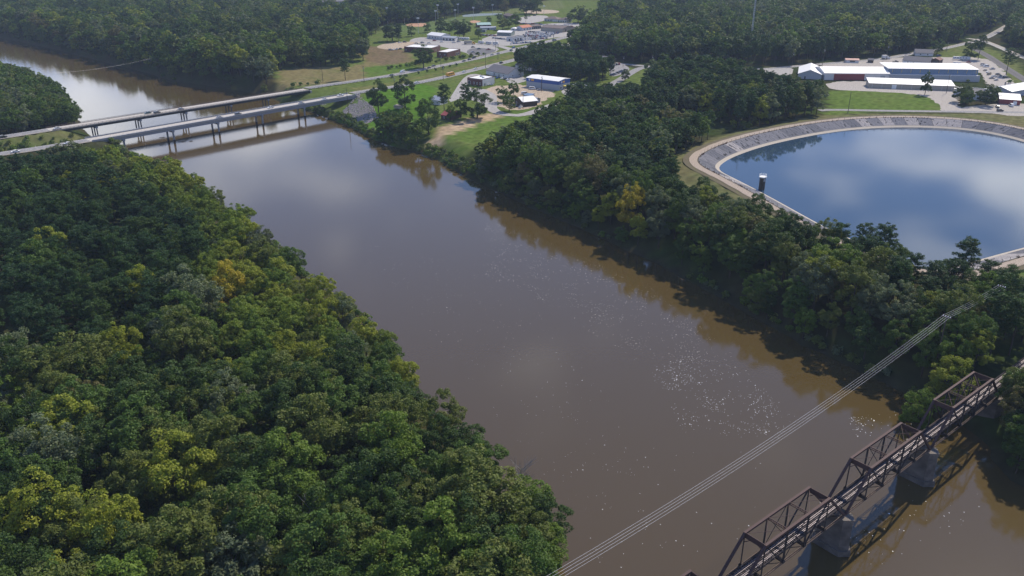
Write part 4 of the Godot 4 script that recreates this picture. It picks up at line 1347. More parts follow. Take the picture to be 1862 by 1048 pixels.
	building("far_shed", "red-brown shed with a pale roof by the far wood edge", Vector2(115.21, -1238.83), Vector2(129.43, -1231.15), Vector2(135.79, -1262.41), 3.4, "flat", 0.0, M.brick_wall, M.tin_roof, [["f", 0.5, 2.0, 2.0, 0.0, "door"]], 12.0)
	# near side of the highway
	o = building("gabled_hall", "long white hall with a grey gabled roof beside the near lanes", Vector2(-23.30, -758.69), Vector2(-3.62, -736.75), Vector2(6.93, -757.77), 3.6, "gx", 4.4, M.white_wall, M.grey_roof, [["f", 0.2, 1.0, 1.4, 1.0], ["f", 0.4, 1.0, 1.4, 1.0], ["f", 0.6, 1.1, 2.1, 0.0, "door"], ["f", 0.8, 1.0, 1.4, 1.0], ["s", 0.3, 1.0, 1.4, 1.0], ["s", 0.7, 1.0, 1.4, 1.0]], 19.0)
	local_box(o, "porch", Vector3(-6, 1.4, 10.2), Vector3(5, 2.8, 1.6), M.white_wall)
	building("gabled_hall", "smaller white hall with a grey gabled roof, behind the long one", Vector2(3.09, -791.00), Vector2(17.93, -776.12), Vector2(24.02, -802.02), 3.6, "gx", 4.2, M.white_wall, M.grey_roof, [["f", 0.3, 1.0, 1.4, 1.0], ["f", 0.6, 1.0, 1.4, 1.0], ["s", 0.5, 1.0, 1.4, 1.0]], 17.0)
	o = building("corner_shop", "small shop with brick front, white side wall and flat white roof", Vector2(-37.59, -704.91), Vector2(-24.70, -695.99), Vector2(-14.64, -710.53), 5.4, "flat", 0.0, M.brick_wall, M.white_roof, [["f", 0.14, 2.4, 2.6, 0.8], ["f", 0.45, 1.0, 1.8, 1.2], ["f", 0.65, 1.0, 1.8, 1.2], ["f", 0.85, 1.0, 1.8, 1.2], ["s", 0.2, 1.1, 2.1, 0.0, "door"]], 0.0, M.white_wall)
	local_box(o, "roof_unit", Vector3(-2, 6.0, -3), Vector3(1.8, 1.0, 1.5), M.grey_wall)
	local_box(o, "roof_unit", Vector3(3, 6.0, 1), Vector3(1.6, 0.9, 1.5), M.grey_wall)
	blue_building()
	building("tin_roof_cabin", "weathered brown cabin with a tin roof in the sandy yard", Vector2(1.65, -622.94), Vector2(8.10, -610.29), Vector2(11.94, -620.83), 3.6, "gz", 2.4, M.brown_wall, M.white_roof, [["f", 0.3, 1.0, 1.2, 1.0], ["f", 0.65, 1.1, 2.0, 0.0, "door"]], 12.0)
	building("tin_shed", "grey tin shed right of the brown cabin", Vector2(11.20, -626.33), Vector2(17.31, -621.88), Vector2(19.43, -631.28), 2.8, "gx", 1.2, M.grey_wall, M.tin_roof, [["f", 0.5, 2.2, 1.9, 0.0, "door"]], 7.0)
	building("canopy_shed", "bluish lean-to canopy behind the tin shed", Vector2(8.92, -642.50), Vector2(13.53, -639.16), Vector2(14.51, -645.87), 2.8, "shed", 0.6, M.grey_wall, M.blue_panel, [], 6.0)
	building("hidden_barn", "pale low-gabled barn half hidden behind the pine row", Vector2(79.19, -618.74), Vector2(88.21, -612.53), Vector2(97.17, -623.99), 4.2, "gx", 1.6, M.grey_wall, M.white_roof, [["f", 0.5, 3.0, 3.0, 0.0, "door"]], 17.0)
	building("red_roof_house", "riverside house with a faded red roof under the trees", Vector2(-48.95, -567.88), Vector2(-41.82, -563.48), Vector2(-32.00, -577.77), 3.0, "gx", 2.2, M.brown_wall, M.red_metal_wall, [["f", 0.3, 1.0, 1.2, 1.0], ["f", 0.7, 1.1, 2.0, 0.0, "door"]], 13.0)
	building("white_cottage", "white cottage half hidden behind the lawn trees", Vector2(-60.50, -620.83), Vector2(-53.58, -616.66), Vector2(-49.52, -628.26), 3.4, "gx", 2.2, M.white_wall, M.tin_roof, [["f", 0.3, 1.0, 1.2, 1.0], ["f", 0.7, 1.0, 1.2, 1.0]], 10.0)
	building("lawn_slab_shed", "pale low shelter on the lawn by the second oak", Vector2(-86.78, -607.42), Vector2(-81.29, -605.43), Vector2(-80.97, -609.43), 1.3, "shed", 0.4, M.tan_wall, M.edge_concrete, [], 5.0)
	# houses at the far top edge
	building("brick_house", "grey-roofed house, largest of the group at the top edge", Vector2(-297.64, -1380.13), Vector2(-277.04, -1329.71), Vector2(-280.30, -1394.52), 4.6, "hip", 4.0, M.brick_wall, M.grey_roof, [["f", 0.3, 1.2, 1.4, 1.0], ["f", 0.7, 1.2, 1.4, 1.0]], 26.0)
	building("brick_house", "grey-roofed house at the far left of the top edge group", Vector2(-335.66, -1481.88), Vector2(-319.86, -1460.39), Vector2(-325.49, -1509.61), 4.4, "gx", 3.6, M.grey_wall, M.grey_roof, [["f", 0.5, 1.2, 1.4, 1.0]], 18.0)
	building("brick_house", "dark two-storey house second from left at the top edge", Vector2(-324.84, -1492.85), Vector2(-311.28, -1481.88), Vector2(-318.65, -1532.53), 5.4, "hip", 3.2, M.brown_wall, M.grey_roof, [["f", 0.3, 1.2, 1.4, 3.4], ["f", 0.7, 1.2, 1.4, 3.4], ["f", 0.7, 2.8, 2.2, 0.0, "white_door"]], 16.0)
	building("brick_house", "wide grey-roofed house third from left at the top edge", Vector2(-309.89, -1498.40), Vector2(-291.13, -1509.61), Vector2(-295.87, -1556.14), 4.4, "gx", 3.6, M.grey_wall, M.grey_roof, [["f", 0.3, 1.2, 1.4, 1.0]], 18.0)
	building("white_house", "white gabled house at the top edge beside the pale drive", Vector2(-247.70, -1465.70), Vector2(-229.39, -1455.11), Vector2(-233.86, -1509.61), 5.0, "gx", 3.8, M.white_wall, M.grey_roof, [["f", 0.3, 1.2, 1.4, 1.0], ["f", 0.7, 1.2, 1.4, 3.0]], 15.0)
	building("wood_cabin", "small house with a grey roof in the far bank woods", Vector2(-306.09, -1068.01), Vector2(-293.45, -1056.51), Vector2(-296.92, -1082.74), 3.4, "gx", 2.6, M.white_wall, M.grey_roof, [["f", 0.5, 1.2, 1.4, 1.0]], 12.0)
	keep_open.append([PackedVector2Array([Vector2(-363.0, -1592.9), Vector2(-314.6, -1658.0), Vector2(-253.9, -1375.4), Vector2(-245.4, -1238.8), Vector2(-283.2, -1286.9)]), Rect2(-700, -1700, 700, 700)])
	keep_open.append([PackedVector2Array([Vector2(-324.9, -1100.9), Vector2(-304.7, -1126.1), Vector2(-264.3, -979.7), Vector2(-283.0, -969.9)]), Rect2(-900, -1500, 900, 700)])
	warehouses()

func blue_building():
	var o := building("blue_building", "pale metal building with a broad blue band and white roof", Vector2(12.02, -695.21), Vector2(37.70, -676.53), Vector2(46.89, -695.21), 7.4, "gx", 1.1, M.grey_wall, M.white_roof, [["s", 0.2, 2.6, 1.5, 1.1], ["s", 0.78, 2.6, 1.5, 1.1], ["s", 0.48, 1.8, 2.3, 0.05, "door"]], 17.0)
	var l := Vector2(12.02, -695.21)
	var n := Vector2(37.70, -676.53)
	var ha := l.distance_to(n) * 0.5
	local_box(o, "blue_band", Vector3(0, 5.95, 8.56), Vector3(ha * 2.0 + 0.24, 2.7, 0.12), M.blue_wall)
	local_box(o, "blue_band", Vector3(ha + 0.06, 6.1, 0), Vector3(0.12, 3.0, 16.98), M.blue_wall)
	local_box(o, "awning", Vector3(ha + 0.9, 2.9, 0.35), Vector3(1.7, 0.35, 3.4), M.yellow_awning)
	# the two signs: a white round emblem and a short orange panel with a paler middle line, too far off to read
	for e in [[Vector3(-ha + 3.0, 6.1, 8.66), 0.0], [Vector3(ha + 0.16, 6.2, 4.2), PI / 2]]:
		var sg := Node3D.new()
		sg.name = "wall_sign"
		o.add_child(sg, true)
		sg.position = e[0]
		sg.rotation.y = e[1]
		var d := Soup.new()
		d.tube(Vector3(0, 0, -0.02), Vector3(0, 0, 0.06), 0.8, 0.8, 14)
		part(sg, "emblem", d.mesh(), M.paint_white)
		part(sg, "emblem_mark", box_mesh(Vector3(0.55, 0.5, 0.05), Vector3(0, -0.05, 0.08)), M.blue_panel)
		part(sg, "sign_panel", box_mesh(Vector3(3.0, 1.5, 0.08), Vector3(3.1, 0, 0)), M.orange_sign)
		part(sg, "sign_line", box_mesh(Vector3(2.5, 0.5, 0.05), Vector3(3.1, 0.1, 0.06)), M.yellow_awning)
	local_box(o, "downpipe", Vector3(-1.0, 3.6, 8.7), Vector3(0.18, 7.2, 0.18), M.grey_roof)

func warehouses():
	var o: Node3D
	o = building("long_warehouse", "long white warehouse with a red lower wall, left half", Vector2(270.92, -727.91), Vector2(325.79, -725.66), Vector2(333.35, -743.73), 5.8, "gx", 3.0, M.white_wall, M.white_roof, [], 34.0)
	local_box(o, "red_panel", Vector3(-6.5, 2.6, 17.1), Vector3(26, 5.2, 0.22), M.red_metal_wall)
	local_box(o, "loading_door", Vector3(22, 2.0, 17.1), Vector3(4, 4, 0.16), M.grey_wall)
	# right half: low front range, blue panelled wall rising behind it
	o = building("long_warehouse", "long warehouse with a tall band of blue panels, right half", Vector2(325.84, -725.10), Vector2(400.37, -718.16), Vector2(413.65, -743.73), 4.6, "flat", 0.0, M.grey_wall, M.white_roof, [], 30.0)
	var a := Vector2(325.84, -725.10).distance_to(Vector2(400.37, -718.16))
	var k := int(a / 5.2)
	for i in k:
		local_box(o, "blue_wall_panel", Vector3(lerpf(-a * 0.5 + 2.6, a * 0.5 - 2.6, float(i) / (k - 1)), 7.2, 9.0), Vector3(a / k - 0.18, 4.6, 0.2), M.blue_panel)
	local_box(o, "upper_wall", Vector3(0, 7.1, 3.0), Vector3(a - 0.4, 4.7, 11.6), M.grey_wall)
	var r := Soup.new()
	r.box(Vector3(0, 0, 0), Vector3(a + 0.6, 0.3, 26.0), Basis(Vector3.RIGHT, 0.05))
	part(o, "upper_roof", r.mesh(), M.white_roof, Transform3D(Basis(), Vector3(0, 10.1, -3.0)))
	for i in 10:
		local_box(o, "yellow_post", Vector3(lerpf(-a * 0.45, a * 0.48, i / 9.0), 7.6, 9.16), Vector3(0.25, 3.4, 0.14), M.paint_yellow)
	o = building("white_shed", "long low tan shed with a bright white roof in front of the warehouses", Vector2(294.35, -689.56), Vector2(357.77, -675.54), Vector2(370.12, -694.17), 3.8, "shed", 2.4, M.tan_wall, M.white_roof, [], 15.0)
	local_box(o, "door", Vector3(-13, 1.6, 7.56), Vector3(3.4, 3.2, 0.14), M.paint_white)
	for i in 9:
		local_box(o, "wall_rib", Vector3(-30 + i * 7.6, 1.9, 7.56), Vector3(0.25, 3.7, 0.12), M.white_wall)
	building("gable_warehouse", "white warehouse with its grey gable end facing the river", Vector2(250.47, -735.60), Vector2(268.79, -729.32), Vector2(282.45, -774.21), 4.2, "gz", 3.6, M.grey_wall, M.white_roof, [["f", 0.3, 1.2, 2.2, 0.0, "door"]], 42.0)
	o = building("red_shed", "red-walled shed with a white roof and four skylights", Vector2(365.33, -622.09), Vector2(377.81, -616.45), Vector2(384.90, -628.26), 3.6, "shed", 2.2, M.red_metal_wall, M.white_roof, [["f", 0.75, 2.4, 2.6, 0.0, "white_door"]], 15.0)
	for i in 4:
		part(o, "skylight", box_mesh(Vector3(1.2, 0.1, 2.6)), M.lamp_white, Transform3D(Basis(Vector3.RIGHT, 0.14), Vector3(-5.0 + i * 3.4, 5.3, -1.5)))
	o = building("metal_workshop", "workshop under a wide bluish metal roof behind the red shed", Vector2(377.16, -660.87), Vector2(387.17, -645.87), Vector2(401.87, -669.22), 4.6, "gz", 2.6, M.grey_wall, M.tin_roof, [["f", 0.5, 3.0, 3.0, 0.0, "door"]], 34.0)
	local_box(o, "flue", Vector3(-4.5, 7.6, 2), Vector3(0.7, 2.4, 0.7), M.grey_roof)
	o = building("flat_office", "dark flat-roofed office between the shed and the metal workshop", Vector2(348.76, -642.50), Vector2(361.38, -632.58), Vector2(378.28, -659.70), 4.0, "flat", 0.0, M.white_wall, M.dark_flat_roof, row_of("f", 0.15, 0.85, 4, 1.4, 1.2, 1.2), 30.0)
	for i in 3:
		local_box(o, "roof_duct", Vector3(2.0 + i * 3.0, 4.8, -9.0 + i), Vector3(1.2, 1.2, 3.6), M.tin_roof)
	building("white_box_shed", "small white box shed at the left corner of the flat office", Vector2(349.55, -659.70), Vector2(352.74, -657.35), Vector2(359.20, -666.81), 4.6, "shed", 0.7, M.white_wall, M.white_roof, [["s", 0.5, 1.0, 2.0, 0.0, "door"]], 7.0)
	building("grey_house", "grey-roofed office house behind the warehouses", Vector2(380.28, -823.86), Vector2(399.71, -809.18), Vector2(410.66, -828.15), 3.2, "gx", 3.4, M.white_wall, M.grey_roof, [["f", 0.2, 1.2, 1.4, 0.9], ["f", 0.4, 1.2, 1.4, 0.9], ["f", 0.7, 1.2, 2.1, 0.0, "door"]], 13.0)
	building("grey_house", "second grey-roofed house, farther back by the bend", Vector2(416.23, -876.65), Vector2(432.74, -871.88), Vector2(442.77, -889.62), 3.0, "gx", 3.0, M.white_wall, M.grey_roof, [["f", 0.3, 1.2, 1.4, 0.9], ["f", 0.7, 1.2, 1.4, 0.9]], 11.0)
	building("rust_canopy", "tall open canopy with a half rusted roof", Vector2(402.69, -813.32), Vector2(408.34, -808.49), Vector2(417.57, -824.58), 5.0, "gz", 1.6, M.brown_wall, M.rust_roof, [["f", 0.5, 4.4, 4.0, 0.1, "door"]], 12.0)
	building("market_stall", "small stall under a red and white canopy on the gravel", Vector2(326.70, -828.15), Vector2(338.79, -826.00), Vector2(343.49, -835.39), 2.6, "gx", 1.0, M.white_wall, M.red_metal_wall, [["f", 0.5, 5.0, 1.4, 0.8]], 8.0)
	building("garden_shed", "little grey shed on the gravel beside the side street", Vector2(348.23, -828.15), Vector2(352.75, -826.00), Vector2(356.87, -833.57), 2.6, "gx", 1.4, M.brown_wall, M.grey_roof, [["f", 0.5, 1.2, 1.9, 0.0, "door"]], 5.0)
	building("roadside_kiosk", "low dark building at the far end of the car park", Vector2(70.15, -837.22), Vector2(94.30, -819.27), Vector2(97.13, -835.39), 3.4, "gx", 2.6, M.brown_wall, M.grey_roof, row_of("f", 0.2, 0.8, 4, 1.3, 1.3, 1.0), 13.0)

# ---------------------------------------------------------------- vehicles
var protos := {}

func profile_mesh(pts: PackedVector2Array, width: float, narrow := 0.0) -> ArrayMesh:
	# a side outline (x along, y up) carried across the car; the top is a little narrower
	var s := Soup.new()
	var hi := 0.0
	for p in pts:
		hi = maxf(hi, p.y)
	var at := func(p: Vector2, side: float) -> Vector3:
		return Vector3(p.x, p.y, side * (width * 0.5 - narrow * clampf((p.y - 0.8) / maxf(hi - 0.8, 0.1), 0.0, 1.0)))
	for i in pts.size():
		var a := pts[i]
		var b := pts[(i + 1) % pts.size()]
		s.quad(at.call(a, -1.0), at.call(b, -1.0), at.call(b, 1.0), at.call(a, 1.0))
	var idx := Geometry2D.triangulate_polygon(pts)
	for i in range(0, idx.size(), 3):
		for side in [-1.0, 1.0]:
			s.tri(at.call(pts[idx[i]], side), at.call(pts[idx[i + 1]], side), at.call(pts[idx[i + 2]], side))
	return s.mesh()

func V(a: Array) -> PackedVector2Array:
	var p := PackedVector2Array()
	for i in range(0, a.size(), 2):
		p.append(Vector2(a[i], a[i + 1]))
	return p

func make_protos():
	var wheel := Soup.new()
	wheel.tube(Vector3(0, 0, -0.11), Vector3(0, 0, 0.11), 0.33, 0.33, 10)
	var hub := Soup.new()
	hub.tube(Vector3(0, 0, -0.125), Vector3(0, 0, 0.125), 0.17, 0.17, 8)
	protos.wheel = wheel.mesh()
	protos.hub = hub.mesh()
	protos.sedan = {"body": profile_mesh(V([-2.3, 0.3, 2.3, 0.3, 2.32, 0.62, 1.35, 0.92, -1.75, 0.98, -2.3, 0.85]), 1.8), "roof": profile_mesh(V([-1.2, 1.36, -0.6, 1.46, 0.35, 1.44, 0.55, 1.38]), 1.36), "glass": profile_mesh(V([1.25, 0.9, 0.5, 1.38, -1.1, 1.38, -1.75, 0.95]), 1.66, 0.18), "wheels": [1.4, -1.4], "w": 0.82}
	protos.suv = {"body": profile_mesh(V([-2.35, 0.35, 2.35, 0.35, 2.36, 0.85, 1.4, 1.08, -2.3, 1.1]), 1.9), "roof": profile_mesh(V([-2.1, 1.64, -1.8, 1.74, 0.3, 1.72, 0.5, 1.64]), 1.5), "glass": profile_mesh(V([1.3, 1.05, 0.5, 1.66, -2.05, 1.66, -2.28, 1.08]), 1.76, 0.16), "wheels": [1.45, -1.45], "w": 0.86}
	protos.pickup = {"body": profile_mesh(V([-2.8, 0.4, 2.7, 0.4, 2.72, 0.95, 1.5, 1.1, -0.75, 1.1, -0.75, 0.8, -2.6, 0.8, -2.62, 1.08, -2.8, 1.08]), 1.95), "roof": profile_mesh(V([-0.6, 1.7, -0.3, 1.8, 0.6, 1.78, 0.8, 1.7]), 1.5), "glass": profile_mesh(V([1.45, 1.08, 0.8, 1.72, -0.55, 1.72, -0.75, 1.08]), 1.8, 0.16), "wheels": [1.75, -1.75], "w": 0.88}
	protos.van = {"body": profile_mesh(V([-2.7, 0.35, 2.7, 0.35, 2.72, 1.0, 2.1, 1.3, 1.5, 2.05, 1.2, 2.15, -2.6, 2.15, -2.7, 2.0]), 1.95, 0.12), "roof": profile_mesh(V([-2.3, 2.15, -2.3, 2.2, 1.0, 2.2, 1.0, 2.15]), 1.5), "glass": profile_mesh(V([2.06, 1.32, 1.53, 1.98, -2.4, 1.95, -2.4, 1.35]), 1.97, 0.06), "wheels": [1.75, -1.75], "w": 0.88}

func make_car(kind: String, paint: Material, label: String, at: Vector3, turn: float, group: String, called := "car") -> Node3D:
	var p: Dictionary = protos[kind]
	var names_of := {"sedan": "car", "suv": "car", "pickup": "pickup_truck", "van": "van"}
	var o := thing(names_of[kind], label, {"sedan": "car", "suv": "car", "pickup": "pickup truck", "van": "van"}[kind], at, turn, group)
	part(o, "body", p.body, paint)
	part(o, "glass", p.glass, M.car_glass)
	part(o, "roof", p.roof, paint)
	for x in p.wheels:
		for side in [-1, 1]:
			var w := part(o, "wheel", protos.wheel, M.tyre, Transform3D(Basis(), Vector3(x, 0.33, side * p.w)))
			part(w, "hub", protos.hub, M.pole_steel)
	return o

# the road's heading where a vehicle stands on it
func heading(line: PackedVector2Array, p: Vector2) -> float:
	var best := 1e12
	var a := 0.0
	for i in line.size() - 1:
		var d := seg_dist2(p, line[i], line[i + 1])
		if d < best:
			best = d
			a = -(line[i + 1] - line[i]).angle()
	return a

func on_line(line: PackedVector2Array, p: Vector2, off: float) -> Vector2:
	var best := 1e12
	var q := p
	for i in line.size() - 1:
		var d := line[i + 1] - line[i]
		var t := clampf((p - line[i]).dot(d) / d.length_squared(), 0.0, 1.0)
		var c := line[i] + d * t
		if p.distance_squared_to(c) < best:
			best = p.distance_squared_to(c)
			q = c + Vector2(-d.y, d.x).normalized() * off
	return q

func box_lorry(called: String, label: String, at: Vector3, turn: float, cab: Material, cargo: Material, length: float, tank := false):
	var o := thing(called, label, "truck", at, turn)
	if tank:
		var t := Soup.new()
		t.tube(Vector3(-length, 2.35, 0), Vector3(0.2, 2.35, 0), 1.15, 1.15, 14)
		part(o, "tank", t.mesh(), cargo)
	else:
		part(o, "cargo_box", box_mesh(Vector3(length, 2.8, 2.5), Vector3(-length * 0.5 + 0.1, 2.55, 0)), cargo)
	part(o, "chassis", box_mesh(Vector3(length + 3.4, 0.3, 1.1), Vector3(-length * 0.5 + 1.8, 1.0, 0)), M.dark_steel)
	part(o, "cab", profile_mesh(V([0.6, 0.7, 3.9, 0.7, 4.0, 1.5, 3.0, 1.75, 2.5, 2.9, 0.7, 3.1]), 2.3, 0.1), cab)
	part(o, "windscreen", profile_mesh(V([3.0, 1.8, 2.55, 2.8, 1.6, 2.8, 1.6, 1.8]), 2.33, 0.06), M.car_glass)
	for x in [-length + 1.0, -length + 2.2, 0.9, 3.0]:
		for side in [-1, 1]:
			part(o, "wheel", protos.wheel, M.tyre, Transform3D(Basis().scaled(Vector3(1.5, 1.5, 1.5)), Vector3(x, 0.5, side * 0.95)))

func build_vehicles():
	make_protos()
	var W: StandardMaterial3D = M.car_white
	# moving traffic: [road, ground point, kind, paint, reversed, label]
	var fb := PackedVector2Array([Vector2(-375.34, -446.94), Vector2(-344.47, -479.28), Vector2(-318.11, -507.15), Vector2(-299.02, -528.47), Vector2(-165.85, -673.71)])
	var nb := PackedVector2Array([Vector2(-352.26, -416.25), Vector2(-321.25, -443.46), Vector2(-294.91, -466.36), Vector2(-277.32, -481.27), Vector2(-260.03, -499.91), Vector2(-125.00, -650.97)])
	var T := [
		[fb, Vector2(-313.73, -504.23), "suv", M.car_black, DECK_Y, 2.2, "black car on the approach at the left edge"],
		[fb, Vector2(-293.79, -530.05), "sedan", W, DECK_Y, 2.2, "white car driving onto the far bridge"],
		[fb, Vector2(-252.66, -576.38), "sedan", M.car_teal, DECK_Y, -2.0, "dark teal car leading the close pair on the far bridge"],
		[fb, Vector2(-249.52, -580.10), "suv", M.car_grey, DECK_Y, 2.0, "grey car close beside the teal one on the far bridge"],
		[fb, Vector2(-235.95, -591.55), "sedan", M.car_silver, DECK_Y, 2.2, "silver car alone in the middle of the far bridge"],
		[nb, Vector2(-266.32, -488.71), "sedan", W, DECK_Y, 1.8, "white car on the left bank before the near bridge"],
		[nb, Vector2(-288.14, -470.17), "sedan", W, DECK_Y, 1.8, "white car half behind the leaves at the left edge"],
		[nb, Vector2(-201.86, -565.46), "sedan", M.car_silver, DECK_Y, 1.8, "silver car above the third pier of the near bridge"],
		[nb, Vector2(-192.76, -576.38), "suv", M.car_grey, DECK_Y, 1.8, "grey car ahead of the silver one on the near bridge"],
		[nb, Vector2(-173.42, -597.43), "sedan", W, DECK_Y, -2.0, "white car in the far lane of the near bridge"],
		[nb, Vector2(-160.45, -617.84), "sedan", M.car_silver, DECK_Y, 2.0, "silver car above the last pier of the near bridge"],
		[nb, Vector2(-146.06, -632.90), "sedan", W, DECK_Y, 2.0, "white car near the right end of the near bridge"],
		[nb, Vector2(-131.86, -644.09), "pickup", W, DECK_Y, -1.8, "white pickup leaving the right end of the near bridge"],
		[far_road, Vector2(-105.66, -747.86), "sedan", M.car_grey, -1.0, 2.2, "dark car following the white van on the far lanes"],
		[far_road, Vector2(-99.63, -766.69), "van", W, -1.0, -2.0, "white van on the far lanes beside the field"],
		[far_road, Vector2(-77.39, -791.66), "sedan", M.car_black, -1.0, 2.2, "black car, first of two close together on far lanes"],
		[far_road, Vector2(-73.14, -802.36), "sedan", M.car_grey, -1.0, -1.8, "grey car, second of two close together on far lanes"],
		[far_road, Vector2(-48.34, -836.13), "sedan", M.car_grey, -1.0, 2.0, "grey car at the tail of the queue of three"],
		[far_road, Vector2(-44.50, -846.48), "sedan", M.car_black, -1.0, 0.5, "black car in the middle of the queue of three"],
		[far_road, Vector2(-40.06, -857.85), "pickup", M.car_black, -1.0, -2.0, "black pickup at the head of the queue of three"],
		[far_road, Vector2(-23.99, -882.28), "sedan", M.car_silver, -1.0, 2.0, "silver car below the corner parking bay"],
		[far_road, Vector2(-16.12, -889.62), "sedan", M.car_silver, -1.0, 3.4, "silver-grey car ahead, nearest the junction"],
		[far_road, Vector2(-2.36, -913.21), "suv", M.car_teal, -1.0, 3.0, "dark teal car entering the junction"],
		[far_road, Vector2(0.00, -933.49), "suv", M.car_blue, -1.0, -5.5, "blue car beside the small grass island"],
		[far_road, Vector2(12.82, -946.26), "sedan", W, -1.0, 0.0, "white car crossing the junction"],
		[far_road, Vector2(26.20, -968.44), "sedan", M.car_blue, -1.0, 0.5, "blue car beyond the junction"],
		[far_road, Vector2(29.28, -967.00), "sedan", W, -1.0, 2.6, "white car beside the blue one beyond the junction"],
		[near_road, Vector2(-45.30, -771.06), "sedan", W, -1.0, 0.0, "white car just ahead of the school bus"],
		[near_road, Vector2(-34.95, -788.38), "sedan", W, -1.0, -1.0, "white car second ahead of the school bus"],
		[near_road, Vector2(-13.40, -824.58), "suv", M.car_black, -1.0, 1.5, "black car level with the long white hall"],
		[near_road, Vector2(1.10, -848.73), "sedan", W, -1.0, 1.5, "white car behind the dark one nearing the junction"],
		[near_road, Vector2(10.06, -861.70), "sedan", M.car_black, -1.0, 2.0, "dark car nearing the tanker at the junction"],
		[near_road, Vector2(37.42, -919.29), "suv", M.car_grey, -1.0, -2.0, "dark grey car past the tanker"],
		[near_road, Vector2(-112.86, -671.64), "sedan", M.car_grey, -1.0, 1.5, "grey car half behind the first lawn oak"],
		[near_road, Vector2(-81.56, -709.99), "sedan", W, -1.0, 1.5, "white car half behind the second lawn oak"],
	]
	for e in T:
		var q := on_line(e[0], e[1], e[5])
		var y: float = e[4]
		if y < 0.0:
			y = ground(q.x, q.y) + 0.32
			var s0: float = q.distance_to(e[0][0])
			y = ramp_y(s0) + 0.03
		make_car(e[2], e[3], e[6], Vector3(q.x, y, q.y), heading(e[0], e[1]) + (PI if e[5] < 0.0 else 0.0), "traffic on the highway")
	# parked ones: [point, kind, paint, turn, label]
	var g := RIGHT_LAND + 0.12
